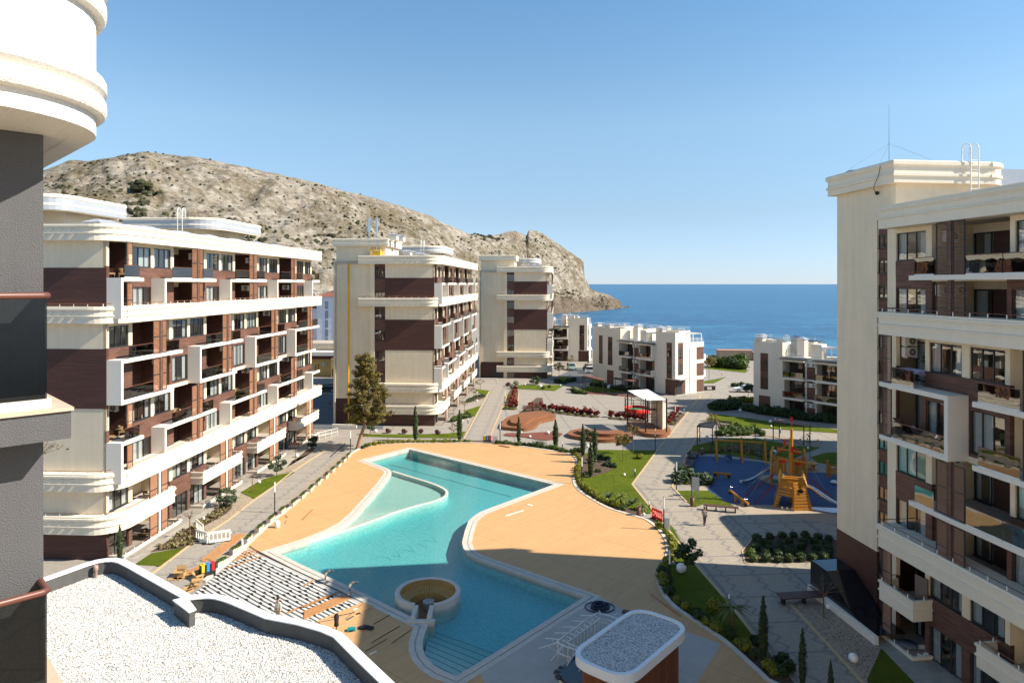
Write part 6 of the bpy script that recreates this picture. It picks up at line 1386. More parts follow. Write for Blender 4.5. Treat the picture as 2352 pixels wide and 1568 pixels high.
for f, x, y, r, l in ((zJ, 590, 165, 21, 'white globe lamp in the mulch bed near the barriers'), (zA, 927, 1210, 15, 'white globe lamp on the strip of lawn by the left block'), (zA, 1278, 965, 17, 'white globe lamp at the far mulch bed'), (zA, 1393, 893, 11, 'white globe lamp near the far corner of the left block'), (zC_, 703, 666, 17, 'white globe lamp on the oval mulch bed, by the broad cypress'), (zC_, 515, 705, 13, 'white globe lamp at the front of the oval mulch bed'), (zC_, 425, 662, 11, 'white globe lamp behind the slim cypress on the oval bed'), (zC_, 1112, 803, 18, 'white globe lamp between the cypresses of the lawn group'), (zC_, 1488, 1098, 14, 'white globe lamp on the sunlit lawn'), (zC_, 1690, 1505, 15, 'white globe lamp beside the red barrier'), (zC_, 1330, 195, 20, 'large white globe lamp under the plaza pergola'), (zC_, 625, 187, 18, 'white globe lamp on the lawn at the farthest block'), (zC_, 463, 167, 11, 'small white globe lamp by the silvery shrubs'), (zC_, 1655, 240, 12, 'white globe lamp at the foot of the cream house'), (zC_, 830, 178, 8, 'small white globe lamp at the tip of the farthest lawn'), (zC_, 872, 140, 9, 'small white globe lamp by the dark shrubs at the car park'), (zF, 232, 515, 46, 'largest white globe lamp, on the shaded lawn beside the dark pine'), (zF, 1580, 865, 22, 'white globe lamp in the gravel bed by the bare tree'), (zH, 226, 1372, 36, 'white globe lamp in the gravel bed at the lower right'), (zD, 833, 125, 17, 'white globe lamp in the gravel by the dark hedge'), (zD, 1205, 262, 19, 'white globe lamp left of the long pergola, upper of two'), (zD, 1212, 318, 13, 'white globe lamp left of the long pergola, lower of two'), (zD, 1268, 230, 11, 'small white globe lamp behind the long pergola roof'), (zD, 428, 447, 20, 'white globe lamp under the small slatted pergola'), (zD, 378, 607, 23, 'white globe lamp on the shaded grass left of the swings'), (zD, 1257, 632, 24, 'white globe lamp on the shaded grass right of the swings'), (zD, 1667, 585, 15, 'white globe lamp by the thin bare tree'), (zD, 1972, 820, 24, 'white globe lamp behind the wooden playground seat'), (zB, 520, 735, 15, 'white globe lamp at the foot of the second block'), (zB, 1465, 376, 8, 'small white globe lamp in the far bed of the second block, upper'), (zB, 1465, 453, 10, 'small white globe lamp in the far bed of the second block, lower'), (zB, 1330, 640, 7, 'tiny white globe lamp beside the cypress at the banded walk')):
    s_ = {id(zJ): 4.611, id(zA): 3.734, id(zB): 3.734, id(zC_): 4.127, id(zF): 3.673, id(zH): 3.092, id(zD): 4.9}[id(f)]
    u, v = f(x, y); rp = r/s_/1.08844; Y = FPX*H/(v+rp*.9-HY); R2 = rp*Y/FPX; X = (u-CX)/FPX*Y
    T(ob('globe_lamp', glb, None, (X, Y, -.02), None), l, 'globe lamp', 'white globe lamps on the lawns').scale = (R2, R2, R2)
# planters along the terrace
pl_m = MB(); pl_m.prism([(-.21, -.5), (.21, -.5), (.21, .5), (-.21, .5)], 0, .46, 0, 0, [[(-.16, -.45), (-.16, .45), (.16, .45), (.16, -.45)]]); pl_m.poly([(-.16, -.45), (.16, -.45), (.16, .45), (-.16, .45)], .40, 1); pl_m = pl_m.mesh('trough', [M('stone_trough', (.47, .42, .35), .8, .1, 3, .2, 30), m_soil])
lf = MB(); rr = random.Random(2)
for k in range(5): leaves(lf, (rr.uniform(-.05, .05), -.36+.18*k, .50), .17, 46, .06, rr, (1, 1, .8), .3)
pl_l = lf.mesh('leaves', m_mg)
for i, (u, v) in enumerate([(512, 1300), (545, 1270), (573, 1245.5), (599, 1221), (625, 1200), (650, 1180), (676, 1162.5), (697, 1145.5), (716, 1129.5), (733, 1114.5), (751, 1099.5), (766, 1085.5), (780, 1073.5), (792, 1062), (802, 1052)]):
    X, Y = G(u, v); o = thing('planter', f'stone planter with green leaves along the terrace, {ORD[i]} from the striped bin', 'planter', (X-.15, Y, .02), R_(-3 if i > 1 else -22), 'stone planters along the terrace'); ob('trough', pl_m, o); ob('leaves', pl_l, o)
# bins with colour stripes
def bins(f, x, y, rot, lab, sc=1):
    X, Y = G(*f(x, y)); o = thing('recycling_bin', lab, 'bin', (X, Y, 0), rot); o.scale = (sc,)*3
    for i, c in enumerate(((.75, .50, .0), (.03, .25, .62), (.55, .02, .02))):
        mb = MB(); bx = (i-1)*.36; mb.box(bx-.175, -.2, 0, bx+.175, .2, 1.0); mb.done('compartment', m_black, o)
        mb = MB(); mb.box(bx-.10, -.206, .45, bx+.10, -.2, .98); mb.box(bx-.175, -.2, 1.0, bx+.175, .2, 1.02); mb.done('colour_panel', M(f'bin_panel_{i}', c, .45), o); mb = MB(); mb.lathe([(.001, 1.026), (.08, 1.026), (.085, 1.02)], (bx, 0, 0), 10); mb.done('opening', m_black, o)
zL = ZC(420, 1270, 7.84)
bins(zL, 775, 1340, R_(40), 'black recycling bin with yellow, blue and red panels by the cardboard boxes'); bins(zC_, 75, 772, R_(5), 'black recycling bin with yellow, blue and red panels at the end of the banded walk')
def lbin(f, x, y, lab, h=.9):
    X, Y = G(*f(x, y)); mb = MB(); mb.lathe([(.2, 0), (.22, h), (.17, h), (.15, .2), (.001, .2)], n=14); T(mb.done('litter_bin', M('brown_bin', (.10, .04, .03), .5), loc=(X, Y, 0)), lab, 'bin', 'brown litter bins')
lbin(zC_, 1636, 1528, 'brown round litter bin by the lawn tip and red barrier'); lbin(zD, 247, 1300, 'brown round litter bin at the long bench'); lbin(zE, 905, 1190, 'brown litter bin by the low shrubs and conifer', 1.1)
X, Y = G(*zC_(157, 785)); mb = MB(); mb.prism(fillet([(-.35, -.06), (.35, -.06), (.35, .06), (-.35, .06)], .05, 3), 0, 1.1); T(mb.done('notice_board', m_metal, loc=(X, Y, 0)), 'grey rounded panel beside the striped bins at the plaza', 'panel'); X, Y = G(*zF(97, 168)); mb = MB(); mb.prism(fillet([(-.3, -.06), (.3, -.06), (.3, .06), (-.3, .06)], .05, 3), 0, 1.15); T(mb.done('notice_board', m_metal, loc=(X, Y, 0)), 'grey rounded panel behind the red barrier and lamp post', 'panel')
# temporary barriers
def barrier(p, q, f, lab, mat, h=1.0, n=5, feet=True, slots=True):
    A, B = Vector(G(*f(*p))), Vector(G(*f(*q))); L = (B-A).length; o = thing('barrier', lab, 'barrier', (A.x, A.y, 0), math.atan2(B.y-A.y, B.x-A.x), 'plastic barriers' if mat is not m_red else None)
    mb = MB(); mb.box(0, -.03, .08, L, .03, .30); mb.box(0, -.03, h-.2, L, .03, h)
    for i in range(n+1): x = (L-.09)*i/n; mb.box(x, -.028, .30, x+.09, .028, h-.2)
    mb.box(L, -.02, h-.32, L+.12, .02, h-.22); mb.done('panel', mat, o)
    if feet:
        for x in (.2, L-.2): m2 = MB(); m2.lathe([(.30, 0), (.30, .06), (.12, .08), (.001, .08)], (x, 0, 0), 12); m2.done('foot', m_rubber, o)
m_wpl = M('white_plastic', (.80, .78, .73), .5, .04, 3)
barrier((795, 700), (1225, 640), zL, 'white plastic barrier standing across the walk, the one facing the pool', m_wpl); barrier((545, 635), (770, 705), zL, 'white plastic barrier angled by the mulch bed, joined to the front one', m_wpl); barrier((690, 545), (550, 430), zL, 'white plastic barrier standing behind, half on the pebbles', m_wpl)
barrier((1775, 1545), (1880, 1590), zC_, 'red plastic barrier at the corner of the terrace and the walk', m_red, 1.0)
# boxes and board piles on the walk
m_card = M('cardboard', (.42, .26, .11), .85, .12, 4)
def carton(f, x, y, s, rot, lab, openb=True, z=0):
    X, Y = G(*f(x, y)); o = thing('cardboard_box', lab, 'box', (X, Y, z), rot, 'cardboard boxes on the walk'); mb = MB(); a, b, h = s[0]/2, s[1]/2, s[2]
    mb.prism([(-a, -b), (a, -b), (a, b), (-a, b)], 0, h, 0, 0, [[(-a+.02, -b+.02), (-a+.02, b-.02), (a-.02, b-.02), (a-.02, -b+.02)]]); mb.poly([(-a+.02, -b+.02), (a-.02, -b+.02), (a-.02, b-.02), (-a+.02, b-.02)], .03); mb.done('carton', m_card, o)
    if openb:
        mb = MB(); mb.face([(-a, b, h), (a, b, h), (a, b+.1, h+b*.9), (-a, b+.1, h+b*.9)]); mb.face([(-a, -b, h), (a, -b, h), (a, -b-.22, h-.05), (-a, -b-.22, h-.05)]); mb.face([(a, -b, h), (a, b, h), (a+.22, b, h+.04), (a+.22, -b, h+.04)]); mb.done('flap', m_card, o)
carton(zL, 235, 1325, (.7, .5, .45), R_(5), 'open cardboard box standing on the walk, leftmost'); carton(zL, 590, 1395, (.6, .45, .4), R_(50), 'open cardboard box tipped against the striped bin'); carton(zJ, 500, 955, (.55, .4, .35), R_(20), 'cardboard box lying below the striped bin by the parapet'); carton(zJ, 415, 1000, (.5, .5, .25), R_(-30), 'low cardboard box nearest the white parapet'); 
for i, (x, y, r) in enumerate(((90, 1395, 10), (190, 1385, -20), (300, 1370, 30))): X, Y = G(*zL(x, y)); mb = MB(); mb.obox((X, Y, .02), (.7, .4, .03), R_(r), 0); T(mb.done('cardboard_sheet', m_card), f'flattened cardboard sheet under the open boxes, {ORD[i]} from the left', 'cardboard', 'flattened cardboard on the walk')
def pile(a, b, n, wd, lab, f=zL, z=0.0, lay=2):
    A, B = Vector(G(*f(*a))), Vector(G(*f(*b))); d = (B-A).normalized(); nn = Vector((-d.y, d.x)); o = thing('board_pile', lab, 'board pile', (0, 0, 0)); rr = random.Random(n)
    for l_ in range(lay):
        for i in range(n):
            s_ = rr.uniform(-.25, .25); p = A+nn*(i*wd*1.04)+d*s_; q = B+nn*(i*wd*1.04)+d*(s_+rr.uniform(-.3, .3)); mb = MB(); mb.beam((p.x, p.y, z+.02+.03*l_), (q.x, q.y, z+.02+.03*l_), wd, .026); mb.done('board', m_wood, o)
pile((870, 1030), (1520, 520), 7, .145, 'long pile of new terrace boards lying along the planters'); pile((480, 1300), (770, 1130), 3, .145, 'narrow pile of terrace boards behind the striped bin', lay=3); pile((230, 1411), (700, 1140), 4, .145, 'loose terrace boards lying towards the white parapet', lay=1)
for i, (a, b, w_) in enumerate((((2290, 300), (2330, 235), .09), ((2300, 135), (2340, 190), .09))): A, B = G(*zL(*a), ZD), G(*zL(*b), ZD); mb = MB(); mb.beam((*A, ZD+.02), (*B, ZD+.03), w_, .03); T(mb.done('offcut', m_wood), f'short timber offcut on the terrace by the planters, {("nearer", "farther")[i]}', 'offcut', 'timber offcuts')
A, B = G(*zJ(1735, 180), ZD), G(*zJ(1850, 65), ZD); mb = MB(); mb.beam((*A, ZD+.03), (*B, ZD+.03), .15, .05); T(mb.done('loose_board', m_wood), 'dark timber board lying alone on the terrace left of the pool', 'board')
X, Y = G(*zL(2140, 375), ZD); mb = MB(); mb.lathe([(.2, 0), (.24, .05), (.25, .3), (.24, .52), (.2, .58), (.001, .58)], n=14); T(mb.done('barrel', m_wpl, loc=(X, Y, ZD)), 'white plastic barrel on the terrace beside the planters', 'barrel')
X, Y = G(*zL(1455, 790), 0); mb = MB(); mb.obox((X, Y, 0), (.45, .12, .75), R_(-60), 0); T(mb.done('white_sheet', m_wpl), 'white board leaning behind a planter by the board pile', 'panel')
A, B = G(*zC_(262, 1528), ZD), G(*zC_(448, 1472), ZD); mb = MB(); mb.tube([(*A, ZD+.04), (*B, ZD+.04)], .04, 6); T(mb.done('white_pole', m_wpl), 'white pole lying on the sunlit terrace right of the pool', 'pole'); X, Y = G(*zC_(512, 1414), ZD); mb = MB(); mb.obox((X, Y, ZD), (.5, .22, .05), R_(-30)); T(mb.done('paper_scrap', m_wpl), 'white scrap lying on the terrace at the pool edge', 'scrap')
A, B = G(*zC_(195, 800), ZD), G(*zC_(305, 820), ZD); mb = MB(); mb.beam((*A, ZD+.05), (*B, ZD+.05), .35, .06); T(mb.done('board_heap', M('reddish_boards', (.25, .10, .05), .6)), 'small heap of reddish boards on the far terrace edge', 'boards')
# tools on the boards near the parapet
zN = ZC(760, 1280, 3.673)
X, Y = G(*zN(435, 1085), ZD); o = thing('tool_case', 'teal tool case lying on the unfinished boards', 'tool case', (X, Y, ZD), R_(15)); mb = MB(); mb.box(-.25, -.16, 0, .25, .16, .16); mb.done('case', M('teal_plastic', (.0, .22, .24), .4), o); mb = MB(); mb.box(-.12, -.2, .05, .12, -.16, .10); mb.done('handle', m_black, o)
X, Y = G(*zN(575, 1070), ZD); mb = MB(); rr = random.Random(3)
for k in range(7): mb.ball((rr.uniform(-.4, .4), rr.uniform(-.2, .2), .07), rr.uniform(.14, .26), 9, 5, 1 if k == 2 else 0, .4)
T(mb.done('work_clothes', [M('dark_cloth', (.025, .022, .03), .9, .2, 6), M('pink_cloth', (.45, .12, .14), .9)], loc=(X, Y, ZD)), 'heap of dark clothes with a pink piece on the boards', 'clothes')
X, Y = G(*zN(298, 1075), ZD); o = thing('clothes_stand', 'dark jacket hanging on a post beside the parapet', 'jacket', (X, Y, ZD)); mb = MB(); mb.tube([(0, 0, 0), (0, 0, 1.0)], .03, 6); mb.done('post', m_black, o); mb = MB(); mb.lathe([(.10, .98), (.17, .85), (.13, .5), (.16, .25), (.10, .2)], n=9); mb.done('jacket', M('dark_jacket', (.03, .02, .025), .9), o)
for i, (a, b, r) in enumerate((((135, 1015), (275, 990), .03), ((250, 970), (465, 925), .03), ((600, 1310), (665, 1280), .035), ((390, 995), (455, 960), .07), ((480, 940), (515, 930), .09), ((455, 905), (485, 885), .08))): A, B = G(*zN(*a), ZD), G(*zN(*b), ZD); mb = MB(); mb.beam((*A, ZD+.03), (*B, ZD+.03), r*2, .05); T(mb.done('tool', (m_steel, m_black, m_wpl)[i % 3]), f'hand tool or scrap lying on the boards near the parapet, {ORD[i]} of the scattered ones', 'tool', 'tools on the boards')
for i, (a, b) in enumerate((((640, 1030), (785, 945)), ((620, 1200), (880, 1045)), ((805, 1205), (985, 1080)), ((560, 1280), (760, 1165)), ((380, 985), (545, 835)))): A, B = G(*zN(*a), ZD), G(*zN(*b), ZD); mb = MB(); mb.beam((*A, ZD+.036), (*B, ZD+.03), .035, .025); T(mb.done('batten', M('dark_batten', (.12, .06, .03), .7) if i == 0 else bpy.data.materials['dark_batten']), f'dark batten laid on the unfinished boards, {ORD[i]} from the jacket', 'batten', 'battens on the boards')
# manholes and floor vents
for i, (f, x, y, r) in enumerate(((zF, 275, 98, 30), (zF, 160, 165, 30), (zF, 728, 212, 36), (zG, 235, 1335, 22), (zG, 540, 1362, 20), (zD, 185, 255, 20))): X, Y = G(*f(x, y)); mb = MB(); mb.lathe([(.001, .014), (.34, .014), (.36, .008)], n=18); T(mb.done('manhole_cover', M('cast_iron', (.13, .125, .12), .7, .2, 9) if i == 0 else bpy.data.materials['cast_iron'], loc=(X, Y, 0)), ('manhole cover beside the walking man', 'manhole cover near the grey panel by the red barrier', 'manhole cover in the shade before the ball shrub bed', 'manhole cover on the plaza, farther left', 'manhole cover on the plaza, nearer the stage', 'manhole cover on the walk beyond the stage')[i], 'manhole')
# benches
def bench(f, a, b, lab, dep=.5, h=.45, legs=3, mat=None, back=False, z=0):
    A, B = Vector(G(*f(*a))), Vector(G(*f(*b))); L = (B-A).length; o = thing('bench', lab, 'bench', (A.x, A.y, z), math.atan2(B.y-A.y, B.x-A.x)); mt = mat or M_bench
    for i in range(4): mb = MB(); w_ = dep/4; mb.box(0, i*w_+.012-dep/2, h, L, (i+1)*w_-.012-dep/2, h+.07); mb.done('seat_slat', mt, o)
    for i in range(legs): x = .3+(L-.6)*i/max(1, legs-1); mb = MB(); mb.lathe([(.16, 0), (.16, h)], (x, 0, 0), 12) if legs == 3 else mb.box(x-.06, -dep/2+.03, 0, x+.06, dep/2-.03, h); mb.done('leg', m_black if mt is not M_bench2 else M_bench2, o)
    if back: 
        for i in range(3): mb = MB(); mb.box(0, dep/2, h+.18+.14*i, L, dep/2+.04, h+.28+.14*i); mb.done('back_slat', mt, o)
M_bench = M('brown_bench_wood', (.10, .045, .03), .6, .2, 5); M_bench2 = M('bench_dark', (.05, .035, .03), .6, .2, 5)
bench(zF, (1130, 840), (1580, 815), 'long dark bench on round supports beside the shaded gravel bed', 1.0, .5); bench(zD, (385, 1340), (815, 1380), 'long brown bench on the paving behind the walking man', .55, .45, 4)
bench(zD, (190, 860), (240, 770), 'dark slatted bench by the juniper bed, nearer of two', .9, .42, 2, M_bench2, True); bench(zD, (235, 745), (290, 680), 'dark slatted bench by the playground, farther of two', .9, .42, 2, M_bench2, True); bench(zD, (570, 335), (735, 345), 'dark bench behind the slatted pergola', .5, .45, 2, M_bench2, True)
bench(zC_, (445, 450), (640, 438), 'slatted bench behind the double wooden platform', .5, .45, 3, M_bench, True); bench(zG, (490, 765), (580, 760), 'brown bench at the bay house', .6, .5, 2, M_bench, True); bench(zE, (590, 1055), (720, 1048), 'dark timber table bench beside the cream house', 1.2, .7, 2, M_bench2); bench(zE, (950, 1175), (1080, 1165), 'pale bench before the conifer', .5, .5, 2, M_bench)
# pergolas
def pergola(f, c4, h, lab, mat, slats, name='pergola'):
    P = [Vector(G(*f(*c))) for c in c4]; o = thing(name, lab, 'pergola'); mt = mat
    n_ = 3 if (P[1]-P[0]).length > 4.5 else 2
    for i in range(n_):
        for a, b in ((P[0], P[1]), (P[3], P[2])): p = a.lerp(b, i/(n_-1)); mb = MB(); mb.beam((p.x, p.y, 0), (p.x, p.y, h), .11, .11); mb.done('post', m_dkframe, o)
    for a, b in ((P[0], P[1]), (P[3], P[2]), (P[0], P[3]), (P[1], P[2])): mb = MB(); mb.beam((a.x, a.y, h), (b.x, b.y, h), .12, .14); mb.done('beam', m_dkframe, o)
    for i in range(slats):
        q = (i+.5)/slats; a, b = P[0].lerp(P[1], q), P[3].lerp(P[2], q); mb = MB(); mb.beam((a.x, a.y, h+.09), (b.x, b.y, h+.09), (P[1]-P[0]).length/slats*.72, .05); mb.done('slat', mt, o)
m_pgw = M('pergola_boards', (.16, .07, .05), .6, .2, 4); m_pgw2 = M('pinkish_boards', (.30, .155, .12), .7, .2, 4)
pergola(zC_, [(1165, 262), (1275, 276), (1300, 235), (1065, 222)][0:0] or [(1060, 222), (1270, 278), (1300, 262), (1085, 212)], 2.8, 'brown roofed pergola behind the plaza, left one', m_pgw, 14); pergola(zC_, [(1365, 250), (1575, 290), (1610, 275), (1395, 240)], 2.8, 'brown roofed pergola behind the plaza, right one by the globe', m_pgw, 14)
pergola(zD, [(310, 545), (495, 565), (541, 482), (340, 508)], 2.5, 'small dark slatted pergola beside the upper walk', m_pgw, 12); pergola(zD, [(1240, 492), (1615, 556), (1690, 520), (1315, 468)], 2.6, 'long pergola with faded pinkish boards behind the play ship', m_pgw2, 18)
# ================================================================== plaza: platforms, stage
def platform(low, up, lab, f=zC_, hl=.45):
    o = thing('wooden_platform', lab, 'platform'); 
    for k, (pts, z0, z1) in enumerate(((low, 0, hl), (up, hl, hl*2))):
        if not pts: continue
        P = catmull(GP(pts, z1, f), 4, True); mb = MB(); mb.prism(P, z0+.02, z1-.05, 0); stuff(mb.done('frame', M('platform_dark', (.10, .045, .02), .8) if 'platform_dark' not in bpy.data.materials else bpy.data.materials['platform_dark'], o))
        mb = MB(); mb.prism(offset(P, .06), z1-.05, z1, 0); mb.done('deck', m_tim, o); Pq = offset(P, .03); mb = MB()
        L = 0
        for a, b in zip(Pq, Pq[1:]+Pq[:1]):
            va, vb = Vector(a), Vector(b); n_ = max(1, int((vb-va).length/.14))
            for i in range(n_): p, q = va.lerp(vb, i/n_), va.lerp(vb, (i+.92)/n_); mb.beam((p.x, p.y, (z0+z1)/2-.02), (q.x, q.y, (z0+z1)/2-.02), .03, (z1-z0)-.05)
        stuff(mb.done('fascia_board', m_timv, o))
platform([(222, 585), (245, 535), (310, 497), (400, 470), (500, 455), (640, 452), (720, 460), (776, 483), (768, 507), (690, 525), (615, 548), (585, 582), (540, 605), (450, 620), (330, 613), (245, 603)], [(315, 540), (340, 505), (420, 470), (520, 450), (620, 443), (685, 452), (692, 468), (640, 487), (560, 508), (510, 530), (480, 555), (420, 568), (340, 563)], 'two-tier kidney shaped timber platform on the plaza, left one')
platform([(905, 668), (940, 642), (1010, 630), (1150, 648), (1300, 655), (1450, 652), (1545, 668), (1572, 692), (1550, 715), (1420, 730), (1250, 736), (1080, 714), (950, 692)], [(1003, 640), (1030, 622), (1100, 627), (1200, 640), (1320, 643), (1430, 640), (1480, 652), (1465, 668), (1350, 678), (1200, 674), (1075, 662)], 'two-tier low timber platform on the plaza behind the cypresses')
zS = ZC(1560, 960, 10.456)
platform([(70, 1010), (160, 985), (400, 985), (720, 1010), (1000, 1060), (1150, 1110), (1210, 1180), (1190, 1250), (1050, 1300), (850, 1310), (600, 1285), (430, 1230), (300, 1150), (160, 1070)], None, 'low timber stage floor under the white canopy', zS, .5)
st = thing('stage_canopy', 'white flat stage canopy on four black truss posts', 'canopy')
zt_ = 5.1; fl, fr_ = Vector(G(*zS(565, 1255), .5)), Vector(G(*zS(1112, 1245), .5)); bl_ = Vector(G(*zS(95, 1000), .5)); br_ = bl_+(fr_-fl)*1.02
for p in (fl, fr_, bl_, br_): mb = MB(); mb.tube([(p.x, p.y, .5), (p.x, p.y, zt_+.25)], .11, 8); mb.done('post', m_black, st)
for a, b in ((fl, fr_), (fl, bl_), (bl_, br_), (fr_, br_)):
    mb = MB(); d = b-a; n_ = int(d.length/.45)
    for z in (zt_-.35, zt_): mb.tube([(a.x, a.y, z), (b.x, b.y, z)], .03, 5)
    for i in range(n_): p, q = a.lerp(b, i/n_), a.lerp(b, (i+1)/n_); mb.tube([(p.x, p.y, zt_-.35 if i % 2 else zt_), (q.x, q.y, zt_ if i % 2 else zt_-.35)], .018, 4)
    stuff(mb.done('truss', m_black, st))
mb = MB(); cc = (fl+fr_+bl_+br_)/4; c4 = [cc+(p-cc)*1.0 for p in (fl, fr_, br_, bl_)]; zz = (zt_+.02, zt_+.02, zt_+.5, zt_+.35)
mb.grid([[(*(c4[0].lerp(c4[1], i/8)).lerp(c4[3].lerp(c4[2], i/8), j/8), (zz[0]*(1-i/8)+zz[1]*i/8)*(1-j/8)+(zz[3]*(1-i/8)+zz[2]*i/8)*j/8-.12*math.sin(math.pi*i/8)*math.sin(math.pi*j/8)) for i in range(9)] for j in range(9)]); mb.done('canopy_sheet', M('white_membrane', (.82, .82, .82), .5, .03, 1), st)
sw = thing('stage_wall', 'folded beige back wall standing on the stage', 'wall'); a, b, c = Vector(G(*zS(1003, 1185), .5)), Vector(G(*zS(712, 1010), .5)), Vector(G(*zS(1098, 1130), .5)); m_bw = M('beige_board', (.55, .45, .35), .8, .08, 1)
for p, q in ((a, b), (a, c)):
    mb = MB(); mb.beam((p.x, p.y, 2.6), (q.x, q.y, 2.6), .08, 4.2); mb.done('panel', m_bw, sw)
sc_ = thing('scaffold', 'thin black scaffold ladder standing beside the stage wall', 'scaffold'); A = Vector(G(*zS(600, 1120), .5))
mb = MB()
for dx, dy in ((0, 0), (1.5, .2), (0, 1.2), (1.5, 1.4)): mb.tube([(A.x+dx, A.y+dy, .5), (A.x+dx, A.y+dy, 4.6)], .03, 5)
for z in (1, 1.5, 2, 2.5, 3, 3.5, 4, 4.5): mb.tube([(A.x, A.y, z), (A.x+1.5, A.y+.2, z)], .02, 4)
mb.done('frame', m_black, sc_); mb = MB(); mb.box(A.x, A.y, 3.0, A.x+1.5, A.y+1.4, 3.05); mb.done('platform', M_bench, sc_)
mb = MB()
for d in (-2.2, 1.6): mb.tube([(A.x+.7, A.y+.6, 2.4), (A.x+d, A.y-1.2, .5)], .03, 4); mb.tube([(A.x+.7, A.y+.6, 2.0), (A.x+d*.6, A.y-1.6, .5)], .03, 4)
mb.done('brace', m_black, sc_)
# round trampoline ring behind the stage
X, Y = G(*zS(345, 770)); tr_ = thing('trampoline', 'round red skirted trampoline with black hoop rail behind the stage', 'trampoline', (X, Y, 0)); rad = 2.15
mb = MB(); mb.lathe([(rad, .35), (rad, 1.05), (rad-.05, 1.05), (rad-.05, .35)], n=28); mb.done('skirt', M('red_fabric', (.60, .015, .012), .6), tr_); mb = MB(); mb.lathe([(.001, .6), (rad-.1, .6)], n=28); mb.done('mat', M('green_mat', (.06, .22, .10), .7), tr_)
mb = MB()
for z in (1.35, 2.6): mb.tube([(rad*math.cos(k*math.pi/14), rad*math.sin(k*math.pi/14), z) for k in range(29)], .045, 5)
for k in range(8): a = k*math.pi/4+.3; mb.tube([(rad*math.cos(a), rad*math.sin(a), 0), (rad*math.cos(a), rad*math.sin(a), 2.6)], .06, 6)
mb.done('hoop_rail', m_black, tr_)
# ================================================================== playground
m_pw = M('orange_play_timber', (.50, .21, .022), .5, .18, 4); m_rope = M('red_rope', (.35, .03, .04), .8); m_grope = M('grey_rope', (.35, .33, .30), .8)
sx, sy = G(1822, 1172); sh = thing('play_ship', 'orange timber play ship with two masts, slides and climbing nets', 'climbing frame', (sx, sy, 0), R_(-19))
def part(nm, mb, mt): return mb.done(nm, mt, sh)
# bow castle: tapering slatted hull round y=0..3
def hullpt(q, z):  # q: -1..1 side
    w_ = 1.75-.28*z; return w_
for side in (-1, 1):
    for i in range(9):
        z0 = .15+.30*i; mb = MB(); w0 = hullpt(0, z0); mb.beam((side*w0, .5+.12*z0, z0), (side*(w0-.1), 3.6, z0), .05, .24); part('hull_board', mb, m_pw)
for i in range(9):
    z0 = .15+.30*i; w0 = hullpt(0, z0)
    mb = MB()
    if z0 < 1.1: mb.beam((.02, -.12+.12*z0, z0), (w0, .5+.12*z0, z0), .05, .23); mb.beam((-w0, .5+.12*z0, z0), (-w0+.35, .42+.12*z0, z0), .05, .23)
    else: mb.beam((.0, -.12+.12*z0, z0), (w0, .5+.12*z0, z0), .05, .24); mb.beam((-w0, .5+.12*z0, z0), (0, -.12+.12*z0, z0), .05, .24)
    part('hull_board', mb, m_pw)
for side in (-1, 0, 1): mb = MB(); mb.beam((side*1.72, .45 if side else -.22, -.05), (side*1.0, .85 if side else .15, 2.75 if side else 2.3), .16, .14); part('stem_post', mb, m_pw)
mb = MB(); mb.beam((-1.15, .55, 2.55), (1.15, .55, 2.55), .10, .38); part('name_board', mb, m_pw); mb = MB(); mb.face([(-.28, .492, 2.50), (-.05, .492, 2.50), (-.05, .492, 2.62)]); [mb.box(.02+.1*i, .488, 2.5, .08+.1*i, .495, 2.59) for i in range(5)]; part('lettering', mb, m_black)
mb = MB(); mb.beam((-1.1, .62, 2.85), (1.1, .62, 2.85), .2, .2); mb.beam((-1.0, .8, 3.0), (1.0, .8, 3.0), .16, .16); part('bow_rail', mb, m_pw); mb = MB(); mb.face([(-1.2, .5, 1.9), (1.2, .5, 1.9), (1.0, 3.4, 1.9), (-1.0, 3.4, 1.9)]); part('deck_floor', mb, m_pw)
for side in (-1, 1):
    for i in range(4): mb = MB(); y = .6+.75*i; mb.tube([(side*(1.25), y, 2.35), (side*(1.0-.12*(i == 0)), y+.05, 3.25)], .085, 7); part('bulwark_post', mb, M_pwl if i or side > 0 else (globals().__setitem__('M_pwl', M('pale_timber_end', (.55, .31, .09), .6, .15, 4)) or M_pwl))
mb = MB(); mb.lathe([(.001, 0), (.22, 0)], (.62, .28, 0), 12); 
mb = MB(); mb.box(.45, .30, 1.65, .85, .36, 2.0); part('porthole', mb, m_black)
for y, h_, yd in ((2.6, 7.4, 4.2), (5.2, 5.9, 4.6)):
    mb = MB(); mb.tube([(0, y, 0), (0, y, h_)], [.17, .13], 9); part('mast', mb, m_pw); mb = MB(); mb.tube([(-1.25, y-.15, yd+.15), (1.25, y-.15, yd-.05)], .11, 8); part('yard', mb, m_pw)
for (x, y, z) in ((-.75, 5.1, 3.6), (.75, 5.1, 3.45), (-.7, 2.5, 6.0), (.0, 2.45, 5.4), (-.9, 7.8, 4.1), (.8, 7.8, 4.0)):
    mb = MB(); mb.box(x-.28, y-.02, z-.3, x+.28, y+.02, z+.25) if abs(x) > .1 and y > 5 else mb.box(x-.1, y-.22, z-.3, x+.12, y-.19, z+.3); part('pennant', mb, m_red)
mb = MB(); mb.tube([(0, 2.6, 7.4), (0, 2.6, 8.4)], .03, 5); mb.box(-.12, 2.58, 8.1, .10, 2.61, 8.6); part('flag', mb, m_red)
